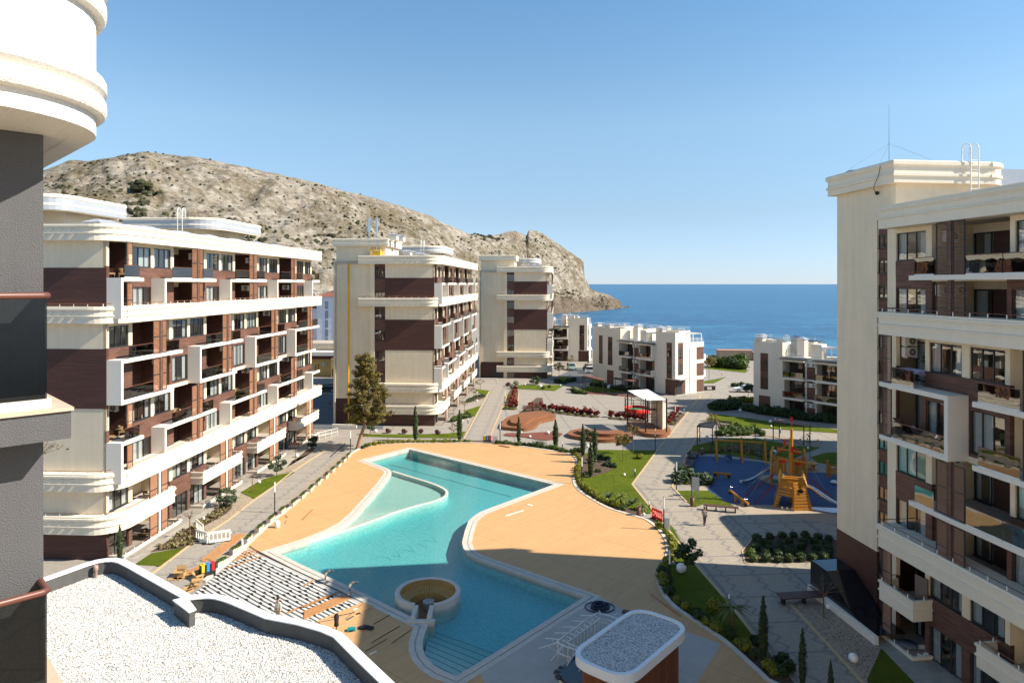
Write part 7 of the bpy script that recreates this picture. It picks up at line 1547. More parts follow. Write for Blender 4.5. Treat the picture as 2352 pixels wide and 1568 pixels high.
# stern castle
for x in (-1.7, -.75, .75, 1.7):
    for y in (8.2, 10.2): mb = MB(); mb.tube([(x, y, 0), (x*1.0, y, 3.2 if abs(x) > 1 else 2.6)], .12, 8); part('stern_post', mb, m_pw)
for side in (-1, 1):
    for i in range(7): mb = MB(); mb.beam((side*1.75, 8.0, 1.35+.3*i), (side*1.75, 10.4, 1.35+.3*i+.1), .05, .26); part('hull_board', mb, m_pw)
for i in range(11):
    x = -1.65+.33*i
    if abs(x) < .3: continue
    mb = MB(); mb.beam((x, 8.0, 1.3), (x*1.02, 8.05, 3.1+.18*abs(x)), .28, .05); part('stern_board', mb, m_pw)
mb = MB(); mb.box(-1.7, 8.0, 1.3, 1.7, 10.3, 1.42); part('deck_floor', mb, m_pw)
for side in (-1, 1): mb = MB(); mb.beam((side*1.8, 7.95, 3.15), (side*1.55, 8.1, 4.3), .2, .14); mb.beam((side*1.8, 7.95, 1.2), (side*1.8, 7.95, 3.3), .18, .14); part('stern_rail', mb, M_pwl)
def slide(pts, lab='slide'):
    mb = MB(); P = catmull(pts, 5); rows = []
    for i, p in enumerate(P):
        a, b = Vector(P[max(0, i-1)]), Vector(P[min(len(P)-1, i+1)]); d = b-a; n_ = Vector((-d.y, d.x, 0)).normalized()*.27; v_ = Vector(p); rows.append([v_-n_+Vector((0, 0, .2)), v_-n_, v_-n_*.5-Vector((0, 0, .04)), v_+n_*.5-Vector((0, 0, .04)), v_+n_, v_+n_+Vector((0, 0, .2))])
    mb.grid(rows); part('slide', mb, m_steel)
slide([(-1.7, 8.9, 1.45), (-2.3, 8.8, 1.35), (-3.2, 8.2, .75), (-4.2, 7.6, .35), (-4.9, 7.2, .3)]); slide([(1.1, 1.6, 1.95), (1.8, 1.5, 1.85), (3.2, .9, 1.1), (4.6, .2, .5), (5.6, -.4, .3)])
def net(a, b, c, d, n, m_, mt, nm='climbing_net'):
    a, b, c, d = (Vector(q) for q in (a, b, c, d)); mb = MB()
    for i in range(n+1): mb.tube([a.lerp(b, i/n), d.lerp(c, i/n)], .013, 3)
    for j in range(m_+1): mb.tube([a.lerp(d, j/m_), b.lerp(c, j/m_)], .013, 3)
    part(nm, mb, mt)
net((-1.7, 3.6, 2.2), (-1.5, 7.0, 1.6), (-4.2, 6.0, .05), (-4.4, 2.6, .05), 6, 5, m_rope); net((1.7, 3.4, 2.2), (1.6, 7.4, 1.9), (4.0, 6.6, .05), (4.3, 3.0, .05), 6, 5, m_rope); net((-1.6, 1.2, 1.8), (-1.6, 2.8, 1.8), (-3.6, 1.6, .05), (-3.6, .2, .05), 5, 6, m_rope); net((-.6, 4.0, 2.2), (.6, 4.0, 2.2), (.6, 7.9, 1.6), (-.6, 7.9, 1.6), 5, 9, m_grope, 'rope_bridge')
for a, b in (((-1.2, 5.05, 4.6), (-3.9, 3.2, .1)), ((1.2, 5.05, 4.5), (3.9, 3.6, .1)), ((-1.2, 2.45, 4.3), (-4.6, 4.6, .1)), ((0, 5.2, 5.6), (-1.7, 8, 3.2)), ((0, 5.2, 5.6), (1.7, 8, 3.2)), ((0, 2.6, 6.2), (-1.7, 8, 3.0)), ((0, 2.6, 6.2), (1.7, 8, 3.0))): mb = MB(); mb.tube([a, b], .022, 4); part('shroud_rope', mb, m_grope)
# swings
sa, sb = Vector(G(*zD(545, 735))), Vector(G(*zD(1140, 765))); swg = thing('swing_set', 'orange timber swing frame with three swings', 'swing'); dd = sb-sa; nn = Vector((-dd.y, dd.x)).normalized()
for q in (0, .52, 1):
    p = sa+dd*q
    for s_ in (-1, 1): mb = MB(); e = p+nn*s_*1.0; t2 = p-nn*s_*.12; mb.tube([(e.x, e.y, 0), (t2.x, t2.y, 2.95)], .12, 8); mb.done('post', m_pw, swg)
mb = MB(); e0, e1 = sa-dd*.03, sb+dd*.03; mb.tube([(e0.x, e0.y, 2.5), (e1.x, e1.y, 2.45)], .12, 8); mb.done('beam', m_pw, swg)
for q, w_, nest in ((.25, .9, True), (.63, .4, False), (.85, .4, False)):
    p = sa+dd*q; d1 = dd.normalized()*w_*.5; mb = MB()
    for s_ in (-1, 1): mb.tube([(p.x+d1.x*s_*.9, p.y+d1.y*s_*.9, 2.4), (p.x+d1.x*s_, p.y+d1.y*s_, .5)], .014, 4)
    mb.done('chain', m_grope, swg); mb = MB()
    if nest: mb.lathe([(.001, .46), (.46, .48), (.52, .52), (.48, .56), (.4, .5)], (p.x, p.y, 0), 18); nestp = p
    else: mb.obox((p.x, p.y, .45), (.45, .2, .05), math.atan2(dd.y, dd.x))
    mb.done('seat', M('blue_seat', (.02, .06, .22), .6) if nest else bpy.data.materials['blue_seat'], swg)
def seesaw(a, b, za, zb_, lab):
    A, B = Vector(G(*zD(*a), za)), Vector(G(*zD(*b), zb_)); o = thing('seesaw', lab, 'seesaw'); mb = MB(); mb.tube([(A.x, A.y, za), (B.x, B.y, zb_)], .13, 8); mb.done('beam', m_pw, o); c = (A+B)/2; d = (B-A).normalized()
    for s_ in (-.45, .45): mb = MB(); p = c+d*s_; mb.tube([(p.x, p.y, 0), (p.x, p.y, max(.35, (za+zb_)/2+s_*(zb_-za)/(B-A).length))], .13, 8); mb.done('post', m_pw, o)
    for p, z, s_ in ((A, za, 1), (B, zb_, -1)):
        q = p+d*.35*s_; mb = MB(); mb.tube([(q.x, q.y, z), (q.x, q.y, z+.4)], .02, 5); h_ = Vector((-d.y, d.x))*.18; mb.tube([(q.x-h_.x, q.y-h_.y, z+.4), (q.x+h_.x, q.y+h_.y, z+.4)], .02, 5); mb.done('handle', m_steel, o); r_ = p+d*.2*s_; mb = MB(); mb.tube([(r_.x-h_.x, r_.y-h_.y, max(.16, z-.22)), (r_.x+h_.x, r_.y+h_.y, max(.16, z-.22))], .16, 10); mb.done('tyre', m_rubber, o)
seesaw((505, 888), (722, 908), .62, .50, 'orange timber seesaw standing level, left of the ship'); seesaw((702, 1102), (935, 1272), .95, .32, 'orange timber seesaw tilted down towards the bow of the ship')
X, Y = G(*zD(1660, 850)); o = thing('play_table', 'round timber playground table on stump legs behind the ship', 'table', (X, Y, 0)); mb = MB(); mb.lathe([(.001, .85), (1.1, .85), (1.1, .72), (.001, .72)], n=18); mb.done('table_top', m_pw, o)
for k in range(4): a = k*1.57+.6; mb = MB(); mb.tube([(.75*math.cos(a), .75*math.sin(a), 0), (.75*math.cos(a), .75*math.sin(a), .72)], .17, 8); mb.done('leg', m_pw, o)
X, Y = G(*zD(1905, 940)); o = thing('play_bench', 'orange timber seat with posts at the far right of the playground', 'seat', (X, Y, 0), R_(-18)); mb = MB(); mb.tube([(0, 0, 0), (0, 0, 1.9)], .15, 8); mb.tube([(.2, 0, 0), (.2, 0, 1.3)], .15, 8); mb.done('post', m_pw, o)
for i in range(4): mb = MB(); mb.beam((.2, 0, .4+.3*i), (2.8, 0, .4+.3*i), .08, .2); mb.done('rail', m_pw, o)
X, Y = G(*zD(1985, 1030)); mb = MB(); mb.ball((0, 0, .25), .4, 10, 6, 0, .5); T(mb.done('spring_rider', m_wpl, loc=(X, Y, 0)), 'white spring rider half hidden by the stair tower', 'rider')
A = Vector(G(*zD(288, 1225))); o = thing('information_board', 'grey two-post information board at the playground corner', 'sign', (A.x, A.y, 0), R_(-20)); mb = MB(); mb.box(-.36, -.03, 0, -.28, .03, 2.3); mb.box(.28, -.03, 0, .36, .03, 2.3); mb.done('post', m_metal, o); mb = MB(); mb.box(-.36, -.05, 1.0, .36, -.03, 2.35); mb.done('panel', M('sign_grey', (.5, .5, .5), .5), o)
# ================================================================== kiosk and counter frame
e1 = Vector((.65, .76)).normalized(); e2 = Vector((e1.y, -e1.x))
kc = e1*31.4+e2*-18.55; ka = math.atan2(e1.y, e1.x); kk = thing('kiosk', 'rounded timber kiosk with white rimmed gravel roof at the pool end', 'kiosk', (kc.x, kc.y, 0), ka)
def rrect(a, b, r, n=8): return fillet([(-a, -b), (a, -b), (a, b), (-a, b)], r, n)
ro, ri = rrect(3.45, 1.75, 1.35), rrect(3.22, 1.52, 1.15); mb = MB(); mb.prism(ro, 2.85, 3.32, 0, 0, [ri]); mb.poly(ro, 2.851, 0); mb.done('roof_rim', m_cap, kk); mb = MB(); mb.poly(ri, 3.24); mb.done('roof_gravel', gravelm('grey_roof_gravel', [(.40, .39, .37), (.68, .67, .64), (.78, .77, .74), (.6, .59, .57), (.24, .23, .22), (.72, .71, .69), (.76, .75, .72)], 17), kk)
m_kw = planks('kiosk_cladding', (.20, .065, .028), 3.0, .12, axis='FZ', mortar=.012, dark=.3, var=.25, rough=.5); mb = MB(); mb.wall(rrect(3.15, 1.45, 1.1), 0, 2.86); mb.done('wall', m_kw, kk)
cfm = thing('counter_frame', 'white welded frame of an unfinished U-shaped bar counter beside the kiosk', 'counter frame'); m_wst = M('white_steel', (.70, .69, .66), .4, .06, 4)
zB1 = 1.1; fo = ZC(1200, 1280, 3.673)
outp = [(940, 1275), (845, 1250), (745, 1215), (718, 1190), (735, 1165), (1040, 945), (1090, 930), (1190, 950), (1290, 990)]; inn = [(935, 1255), (800, 1200), (1105, 975), (1255, 1018)]
for pts in (outp, inn):
    P = catmull(GP(pts, zB1, fo), 3) if len(pts) > 5 else GP(pts, zB1, fo)
    for z in (zB1, .55) if pts is outp else (zB1, .1): mb = MB(); mb.tube([(x, y, z) for x, y in P], .045, 6); mb.done('top_rail', m_wst, cfm)
    L = 0; nxt = .1
    for a, b in zip(P, P[1:]):
        va, vb = Vector(a), Vector(b); l_ = (vb-va).length
        while nxt < L+l_: p = va.lerp(vb, (nxt-L)/l_); mb = MB(); mb.tube([(p.x, p.y, 0.1), (p.x, p.y, zB1)], .035, 5); mb.done('leg', m_wst, cfm); nxt += .8
        L += l_
Pa, Pb = Vector(G(735, 0) if False else G(*fo(760, 1170), zB1)), Vector(G(*fo(1060, 950), zB1)); Qa, Qb = Vector(G(*fo(810, 1195), zB1)), Vector(G(*fo(1100, 985), zB1))
for k in range(9): a, b = Pa.lerp(Pb, k/8), Qa.lerp(Qb, k/8); mb = MB(); mb.tube([(a.x, a.y, zB1), (b.x, b.y, zB1)], .03, 5); mb.done('cross_rail', m_wst, cfm)
for a, b in (((920, 945), (1060, 948)), ((845, 995), (985, 1000)), ((765, 1048), (905, 1055)), ((685, 1102), (825, 1108)), ((598, 1153), (730, 1165)), ((542, 1247), (720, 1193)), ((652, 1352), (770, 1228)), ((792, 1408), (890, 1275)), ((1095, 900), (1110, 935)), ((905, 1458), (945, 1400)), ((1190, 950), (1265, 930))):
    A, B = G(*fo(*a), 1.0), G(*fo(*b), 1.1); mb = MB(); mb.tube([(*A, .98), (*B, 1.1)], .032, 6); mb.done('outrigger', m_wst, cfm)
    c = Vector(A).lerp(Vector(B), .45); mb = MB(); mb.tube([(c.x, c.y, 1.03), (B[0], B[1], .5)], .022, 5); mb.done('brace', m_wst, cfm)
ct = thing('bar_counter', 'white panelled bar counter with a black plastic cover by the kiosk', 'counter'); P = [G(*fo(*q), 1.0) for q in ((735, 1490), (720, 1460), (760, 1420), (880, 1330), (930, 1310), (985, 1440), (990, 1580), (880, 1620))]
P = fillet(P, .25, 3); mb = MB(); mb.prism(P, 0, .96); mb.done('front', planks('counter_slats', (.62, .60, .54), 2, .08, axis='FZ', mortar=.012, dark=.6), ct)
mb = MB(); rr = random.Random(8); P2 = offset(P, .08)
mb.prism(P2, .80, .99); 
for p in P2: mb.ball((p[0], p[1], .92), rr.uniform(.16, .24), 8, 5, 0, .6)
mb.done('plastic_cover', M('black_polythene', (.018, .02, .026), .28, .2, 6, .6, 9, spec=.6), ct)
X, Y = G(*fo(1100, 875), ZD); mb = MB(); rr = random.Random(6)
for k in range(15): r = rr.uniform(.32, .62); cx, cy = rr.uniform(-.12, .12), rr.uniform(-.12, .12); mb.tube([(cx+r*math.cos(a*.3491), cy+r*.92*math.sin(a*.3491), .05+.02*k*rr.uniform(.5, 1)+.03*math.sin(a+k)) for a in range(19)], .035, 5)
mb.tube([(1.0*math.cos(a*.3), .8*math.sin(a*.3), .04) for a in range(21)], .035, 5); T(mb.done('hose_coil', M('blue_hose', (.015, .03, .07), .45), loc=(X, Y, ZD)), 'coiled dark blue hose on the grey slabs at the pool corner', 'hose')
A, B = G(*fo(1312, 915), ZD), G(*fo(1385, 935), ZD); mb = MB(); mb.beam((*A, ZD+.08), (*B, ZD+.08), .35, .12); T(mb.done('plank_stack', M_bench), 'short dark plank stack at the corner of the kiosk roof', 'planks')
A, B = G(*fo(1565, 750), ZD), G(*fo(1840, 955), ZD); mb = MB(); mb.beam((*A, ZD+.04), (*B, ZD+.04), .14, .05); T(mb.done('loose_board', m_wood), 'long board lying along the shaded terrace kerb', 'board')
# ================================================================== cars
def car(f, x, y, rot, lab, col, suv=True, L=4.6):
    X, Y = G(*f(x, y)); o = thing('parked_car', lab, 'car', (X, Y, 0), rot); m_c = M('car_paint_'+lab.split()[0], col, .25, .05, 2, spec=.6); w_ = .92; h1 = 1.0 if suv else .9; h2 = 1.72 if suv else 1.42
    pr = [(-L/2, .35), (-L/2, h1-.1), (-L/2+.15, h1), (-L/2+.35 if suv else -L/2+.8, h1+.02), (L/2-1.25, h1+.02), (L/2-.1, h1-.18), (L/2, h1-.4), (L/2, .35)]
    mb = MB(); mb.grid([[(a, s_*w_, z) for a, z in pr] for s_ in (-1, 1)], 0, False); mb.face([(a, -w_, z) for a, z in pr]); mb.face([(a, w_, z) for a, z in pr[::-1]])
    if suv: c_ = [(-L/2+.12, h1), (-L/2+.45, h2-.05), (-L/2+.7, h2), (L/2-2.3, h2), (L/2-1.25, h1)]
    else: c_ = [(-L/2+.75, h1), (-L/2+1.35, h2), (L/2-2.2, h2), (L/2-1.35, h1)]
    wr = w_-.16; mb.grid([[(a, s_*(w_-.04 if z <= h1 else wr), z) for a, z in c_] for s_ in (-1, 1)], 0, False); mb.done('body', m_c, o)
    mb = MB()
    for s_ in (-1, 1):
        q = [(a+(.14 if i < len(c_)/2 else -.16), z) for i, (a, z) in enumerate(c_)]; z0, z1 = h1+.06, h2-.12
        mb.face([(q[0][0]+.1, s_*(w_-.035), z0), (q[-1][0]-.1, s_*(w_-.035), z0), (q[-2][0], s_*(wr+.012), z1), (q[1][0]+.1, s_*(wr+.012), z1)])
    a, b = c_[-1], c_[-2]; mb.face([(a[0]-.05, -w_+.15, a[1]+.06), (a[0]-.05, w_-.15, a[1]+.06), (b[0]+.08, wr-.06, b[1]-.06), (b[0]+.08, -wr+.06, b[1]-.06)]); a, b = c_[0], c_[1]; mb.face([(a[0]-.0, -w_+.15, a[1]+.08), (a[0]-.0, w_-.15, a[1]+.08), (b[0]-.06, wr-.06, b[1]-.1), (b[0]-.06, -wr+.06, b[1]-.1)])
    for s_ in (-1, 1): pass
    mb.done('glazing', M('car_glass', (.015, .018, .02), .08, .05, 2, spec=.7) if 'car_glass' not in bpy.data.materials else bpy.data.materials['car_glass'], o)
    for sx_ in (-L/2+.85, L/2-.9):
        for s_ in (-1, 1):
            mb = MB(); mb.tube([(sx_, s_*(w_-.18), .34), (sx_, s_*(w_+.02), .34)], .34, 14); wh = mb.done('wheel', m_rubber, o); mb = MB(); mb.tube([(sx_, s_*(w_+.0), .34), (sx_, s_*(w_+.035), .34)], .20, 10); mb.done('rim', m_metal, wh)
    for s_ in (-1, 1): mb = MB(); mb.box(L/2-.03, s_*.66-.16, h1-.48, L/2+.015, s_*.66+.16, h1-.33); mb.done('headlight', m_steel, o); mb = MB(); mb.box(-L/2-.01, s_*.7-.12, h1-.4, -L/2+.02, s_*.7+.12, h1-.15); mb.done('tail_light', m_red, o)
    return o
car(zG, 670, 925, R_(-4), 'white off-road car parked beside the cream house', (.75, .75, .75)); car(zG, 640, 895, R_(-4), 'black car parked behind the white off-road car', (.03, .03, .035)); car(zG, 368, 878, R_(-84), 'grey-green off-road car facing the court in the car park', (.20, .25, .24)); car(zE, 1090, 1075, R_(172), 'white saloon car half hidden by the house on the right', (.72, .72, .72), False)
zP = ZC(760, 700, 4.36); car(zP, 245, 1212, R_(176), 'dark car parked before the grey fence, between the first two blocks', (.015, .017, .025))
X, Y = G(*zG(735, 845)); o = thing('motorbike', 'dark motorbike parked at the wall of the cream house', 'motorbike', (X, Y, 0), R_(10))
for x in (-.65, .65): mb = MB(); mb.tube([(x, -.06, .3), (x, .06, .3)], .3, 12); mb.done('wheel', m_rubber, o)
mb = MB(); mb.tube([(-.6, 0, .35), (-.1, 0, .6), (.35, 0, .75), (.6, 0, .35)], .1, 6); mb.box(-.7, -.12, .72, .1, .12, .85); mb.tube([(.35, -.35, 1.05), (.35, .35, 1.05)], .025, 5); mb.done('frame', m_black, o)
# ================================================================== people
m_skin = M('skin', (.42, .22, .15), .6, .05, 5); m_hair = M('dark_hair', (.02, .014, .01), .8); m_shoe = M('dark_shoes', (.03, .025, .02), .6)
def skin(name, vs, es, rad, mat, parent, lv=1):
    me = bpy.data.meshes.new(name); me.from_pydata(vs, es, []); me.materials.append(mat); o = ob(name, me, parent); me.skin_vertices if me.skin_vertices else None
    md = o.modifiers.new('skin', 'SKIN'); 
    if not me.skin_vertices: me.attributes.new('skin', 'FLOAT', 'POINT')
    try:
        for i, r in enumerate(rad): me.skin_vertices[0].data[i].radius = (r, r) if not isinstance(r, tuple) else r
        me.skin_vertices[0].data[0].use_root = True
    except Exception: pass
    sb = o.modifiers.new('sub', 'SUBSURF'); sb.levels = sb.render_levels = lv; return o
def person(xy, z, rot, lab, shirt, trous, pose, h=1.75):
    o = thing('person', lab, 'person', (xy[0], xy[1], z), rot); o.scale = (h/1.75,)*3
    J = dict(pel=(0, 0, .95), wst=(0, 0, 1.08), cst=(0, 0, 1.30), nck=(0, 0, 1.48), hd0=(0, -.01, 1.55), hd1=(0, -.02, 1.66), hd2=(0, -.01, 1.74), hipl=(-.10, 0, .90), knl=(-.11, -.02, .50), anl=(-.11, .02, .09), tol=(-.12, -.15, .03), hipr=(.10, 0, .90), knr=(.11, -.02, .50), anr=(.11, .02, .09), tor=(.12, -.15, .03), shl=(-.19, 0, 1.41), ell=(-.25, .03, 1.14), wrl=(-.25, -.05, .90), hal=(-.25, -.08, .80), shr=(.19, 0, 1.41), elr=(.25, .03, 1.14), wrr=(.25, -.05, .90), har=(.25, -.08, .80)); J.update(pose)
    K = list(J); I = {k: i for i, k in enumerate(K)}; rad = dict(pel=(.15, .11), wst=(.135, .10), cst=(.155, .11), nck=.06, hd0=.075, hd1=.095, hd2=.07, hip=.085, kn=.058, an=.042, to=.038, sh=.06, el=.043, wr=.032, ha=.036)
    E = [('pel', 'wst'), ('wst', 'cst'), ('cst', 'nck'), ('nck', 'hd0'), ('hd0', 'hd1'), ('hd1', 'hd2')]
    for s_ in 'lr': E += [('pel', 'hip'+s_), ('hip'+s_, 'kn'+s_), ('kn'+s_, 'an'+s_), ('an'+s_, 'to'+s_), ('cst', 'sh'+s_), ('sh'+s_, 'el'+s_), ('el'+s_, 'wr'+s_), ('wr'+s_, 'ha'+s_)]
    def rr_(k, f=1.0): q = rad.get(k, rad.get(k[:-1])); return tuple(x*f for x in q) if isinstance(q, tuple) else q*f
    skin('body', [J[k] for k in K], [(I[a], I[b]) for a, b in E], [rr_(k, .9) for k in K], m_skin, o)
    def sub(nm, keys, mat, f): 
        ks = [k for k in K if k in keys]; ii = {k: i for i, k in enumerate(ks)}; skin(nm, [J[k] for k in ks], [(ii[a], ii[b]) for a, b in E if a in ii and b in ii], [rr_(k, f) for k in ks], mat, o)
    sub('shirt', ('wst', 'cst', 'shl', 'ell', 'shr', 'elr', 'wrl', 'wrr', 'pel'), shirt, 1.12); sub('trousers', ('pel', 'hipl', 'knl', 'anl', 'hipr', 'knr', 'anr'), trous, 1.2)
    for s_ in 'lr': sub('shoe', ('an'+s_, 'to'+s_), m_shoe, 1.3)
    hd = Vector(J['hd1']); mb = MB(); mb.ball((hd.x, hd.y+.02, hd.z+.035), .105, 10, 7); mb.done('hair', m_hair, o)
    mb = MB(); mb.box(hd.x-.012, hd.y-.125, hd.z-.04, hd.x+.012, hd.y-.085, hd.z+.0); mb.done('nose', m_skin, o)
    for s_ in (-1, 1): mb = MB(); mb.ball((hd.x+s_*.035, hd.y-.088, hd.z+.015), .012, 6, 4); mb.done('eye', m_black, o)
    for s_ in 'lr':
        a, b = Vector(J['wr'+s_]), Vector(J['ha'+s_]); d = (b-a).normalized(); x = d.cross(Vector((0, 1, .2))).normalized()
        for q in range(4): mb = MB(); p = b+x*(.012*(q-1.5)*1.4); e = p+d*(.075 if 0 < q < 3 else .06)+Vector((0, -.012, 0)); mb.tube([p, p.lerp(e, .5), e], [.009, .008, .006], 5); mb.done('finger', m_skin, o)
        mb = MB(); p = a.lerp(b, .6); mb.tube([p, p+d*.04+Vector((0, -.04, 0)), p+d*.07+Vector((0, -.045, 0))], [.011, .009, .007], 5); mb.done('thumb', m_skin, o)
    return o
m_gry = M('grey_jacket', (.22, .19, .17), .9, .35, 9); m_jean = M('dark_trousers', (.03, .03, .035), .9); m_khk = M('beige_trousers', (.36, .28, .2), .9); m_ws = M('pale_shirt', (.62, .57, .50), .9); m_brs = M('brown_shirt', (.12, .06, .04), .9)
person(G(*zD(398, 1535)), .0, R_(10), 'man in a grey patterned jacket walking towards us on the paved walk', m_gry, m_jean, dict(knl=(-.11, -.14, .52), anl=(-.12, -.10, .11), tol=(-.12, -.26, .06), knr=(.11, .04, .5), anr=(.11, .16, .10), tor=(.12, .02, .03), wrl=(-.24, -.14, .94), hal=(-.22, -.22, .90), wrr=(.24, -.12, .92), har=(.22, -.2, .86)), 1.68)
wp = G(*zJ(1455, 1085), 1.62); person(wp, .0, R_(-30), 'worker in a pale shirt standing among the bare joists behind the white parapet', m_ws, m_khk, dict(hd1=(0, -.05, 1.65), hd2=(0, -.04, 1.73)), 1.72)
pa_ = wpt(blkA, .55, 18.0, zf(5)); person(pa_[:2], pa_[2], R_(70), 'man in dark shirt leaning on a glass balcony of the left block', m_brs, m_khk, dict(cst=(0, -.12, 1.28), nck=(0, -.24, 1.42), hd0=(0, -.30, 1.47), hd1=(0, -.36, 1.55), hd2=(0, -.38, 1.62), shl=(-.19, -.16, 1.37), shr=(.19, -.16, 1.37), ell=(-.24, -.3, 1.15), elr=(.24, -.3, 1.15), wrl=(-.12, -.42, 1.1), wrr=(.12, -.42, 1.1), hal=(-.06, -.46, 1.1), har=(.06, -.46, 1.1)))
person((nestp.x, nestp.y-.1), .02, R_(-70), 'child in dark clothes lying over the round nest swing', m_jean, m_jean, dict(pel=(0, 0, .62), wst=(0, -.14, .66), cst=(0, -.36, .68), nck=(0, -.52, .70), hd0=(0, -.60, .72), hd1=(0, -.70, .72), hd2=(0, -.78, .72), hipl=(-.1, .05, .60), knl=(-.1, .40, .48), anl=(-.1, .5, .14), tol=(-.1, .4, .06), hipr=(.1, .05, .60), knr=(.1, .42, .48), anr=(.12, .52, .14), tor=(.12, .42, .06), shl=(-.18, -.40, .68), shr=(.18, -.40, .68), ell=(-.3, -.5, .62), elr=(.3, -.5, .62), wrl=(-.34, -.62, .55), wrr=(.34, -.62, .55), hal=(-.34, -.7, .54), har=(.34, -.7, .54)), 1.3)
# ================================================================== things on the balconies
m_wick = M('wicker', (.22, .14, .07), .8, .25, 10); m_tab = M('grey_tabletop', (.22, .23, .25), .5)
def armchair(bl, p, s_, z, rot, lab, mat=None, grp='wicker chairs on the balconies'):
    x, y, zz = wpt(bl, p, s_, z); o = thing('armchair', lab, 'chair', (x, y, zz), rot, grp); mt = mat or m_wick
    mb = MB(); mb.box(-.28, -.28, .28, .28, .26, .42); mb.done('seat', mt, o); mb = MB(); mb.lathe([(.30, .42), (.34, .82), (.30, .82), (.27, .42)], n=10, a0=-.2, a1=math.pi+.2); mb.done('backrest', mt, o)
    for sx in (-.24, .24):
        for sy in (-.24, .22): mb = MB(); mb.box(sx-.025, sy-.025, 0, sx+.025, sy+.025, .28); mb.done('leg', mt, o)
def rtable(bl, p, s_, z, r, lab, mat=None):
    x, y, zz = wpt(bl, p, s_, z); o = thing('balcony_table', lab, 'table', (x, y, zz), 0, 'tables on the balconies'); mb = MB(); mb.lathe([(.001, .72), (r, .72), (r, .69), (.001, .69)], n=16); mb.done('table_top', mat or m_wick, o); mb = MB(); mb.tube([(0, 0, 0), (0, 0, .7)], .04, 6); mb.lathe([(.001, .03), (.25, .03), (.25, 0)], n=10); mb.done('pedestal', m_black, o)
n_ = 0
for k, s_, nm in ((4, 15.8+1.2, 'fifth floor, middle bay'), (3, 9.74+.9, 'fourth floor, first bay'), (3, 22.2+.9, 'fourth floor, second bay'), (2, 9.74+1, 'third floor, first bay'), (7, .9, 'top floor corner'), (3, .9, 'fourth floor corner'), (5, 28.2+1, 'sixth floor, third bay'), (3, 34.5+1, 'fourth floor, last bay'), (1, 4.4, 'first floor, near corner'), (0, 4.4, 'ground floor, near corner'), (7, 9.74+1, 'top floor, first bay')):
    armchair(blkA, -.3, s_, zf(k), R_(60), f'wicker chair on the left block, {nm}, nearer chair'); armchair(blkA, -.5, s_+1.9, zf(k), R_(120), f'wicker chair on the left block, {nm}, beyond the table'); rtable(blkA, -.3, s_+.95, zf(k), .4, f'round table on the left block balcony, {nm}')
rtable(R, .35, 3.4, zf(0)+.0, .62, 'round grey table on the lowest balcony of the right block', m_tab); armchair(R, -.2, 4.1, zf(0), R_(-60), 'pale chair beside the round grey table, right block', m_white, 'chairs on the right block balconies'); armchair(R, .3, 4.6, zf(0), R_(200), 'small chair at the rail of the lowest balcony, right block', m_white, 'chairs on the right block balconies')
x, y, z = wpt(R, .3, 3.8, zf(5)); o = thing('drying_rack', 'drying rack with lavender laundry on the right block balcony under the cornice', 'drying rack', (x, y, z), R_(100)); mb = MB()
for sx in (-.7, .7): mb.tube([(sx, -.3, 0), (sx, .3, .95)], .012, 4); mb.tube([(sx, .3, 0), (sx, -.3, .95)], .012, 4)
mb.done('rack', m_steel, o); mb = MB()
for i in range(5): yy = -.3+.15*i; mb.grid([[(-.75+.1*j, yy+.02*math.sin(j*1.7), .97-.0) for j in range(16)], [(-.75+.1*j, yy+.05+.03*math.sin(j*2.1+i), .97-.28-.08*math.sin(j*.7+i)) for j in range(16)]])
mb.done('laundry', M('lavender_cloth', (.42, .38, .55), .9, .08, 4), o)
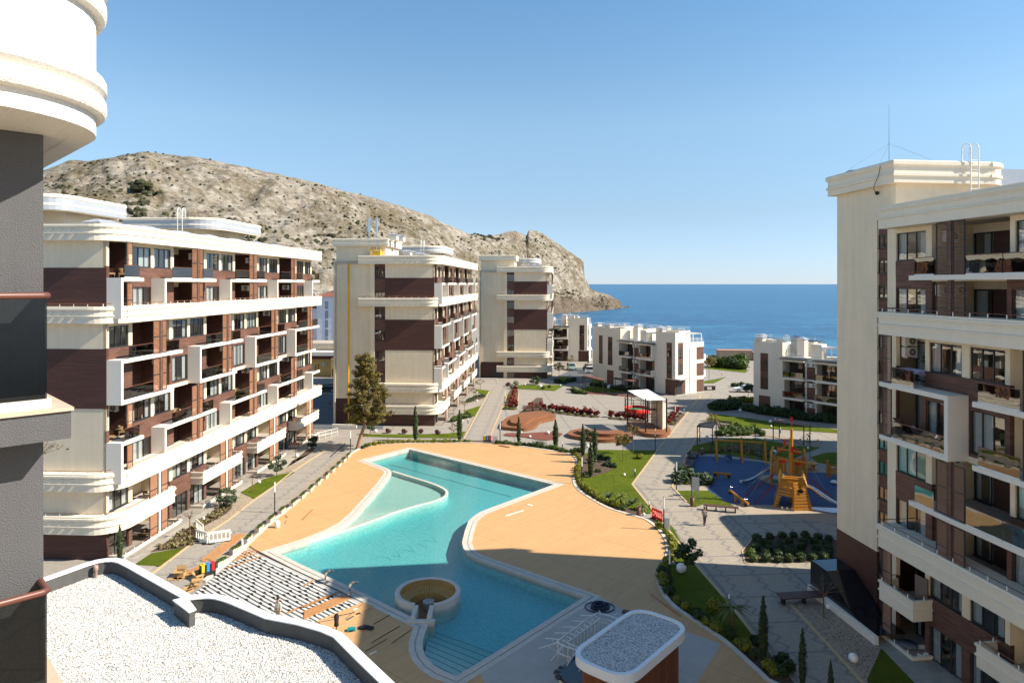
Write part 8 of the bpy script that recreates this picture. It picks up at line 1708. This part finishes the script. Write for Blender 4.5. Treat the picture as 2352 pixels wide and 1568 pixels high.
x, y, z = wpt(R, -.6, 4.1, zf(5)); o = thing('potted_plant', 'dark bushy potted plant on the right block balcony behind the laundry', 'plant', (x, y, z)); mb = MB(); mb.lathe([(.16, 0), (.22, .4), (.18, .4), (.001, .36)], n=12); mb.done('pot', m_black, o); lf = MB(); leaves(lf, (0, 0, 1.5), .5, 160, .1, random.Random(1), (1, 1, 1.1), .3); lf.tube([(0, 0, .36), (0, 0, 1.3)], .03, 5); lf.done('foliage', m_dg, o)
x, y, z = wpt(R, .1, 3.0, zf(4)); o = thing('deck_chair', 'brown folded lounger leaning on the framed balcony of the right block', 'lounger', (x, y, z), R_(100)); mb = MB(); mb.beam((0, 0, .3), (0, .7, 1.15), .6, .06); mb.beam((0, -.7, .3), (0, 0, .3), .6, .06); mb.done('cushion', M('brown_canvas', (.13, .06, .04), .9), o)
x, y, z = wpt(R, .2, 4.2, zf(4)); o = thing('folding_chair', 'white folding chair on the framed balcony of the right block', 'chair', (x, y, z), R_(80)); mb = MB(); mb.box(-.2, -.2, .42, .2, .2, .45); mb.beam((0, .2, .45), (0, .3, .9), .4, .03); mb.tube([(-.2, -.2, .45), (-.2, .2, 0)], .015, 4); mb.tube([(.2, -.2, .45), (.2, .2, 0)], .015, 4); mb.done('frame', m_white, o)
x, y, z = wpt(R, .2, 4.1, zf(1)); o = thing('leaning_panels', 'boards and a cabinet stored upright on the right block first balcony', 'boards', (x, y, z), R_(97)); mb = MB(); mb.obox((-.3, 0, 0), (.9, .08, 1.9), .1, 0, None); mb.done('board', M('grey_brown_panel', (.17, .13, .11), .7), o)
X, Y = G(*zA(1365, 850)); o = thing('white_railing', 'thin white railing at the ramp by the far end of the left block', 'railing', (X, Y, 0), R_(60)); mb = MB()
for i in range(6): mb.tube([(i*1.2, 0, 0), (i*1.2, 0, 1.0)], .03, 5)
for z in (.5, 1.0): mb.tube([(0, 0, z), (6, 0, z)], .03, 5)
mb.done('bars', m_wmetal, o)
A = G(758, 1050); B = G(793, 1018); mb = MB(); mb.beam((*A, .03), (*B, .03), .12, .05); T(mb.done('drain_channel', m_black), 'dark straight drain line across the walk before the second block', 'drain')
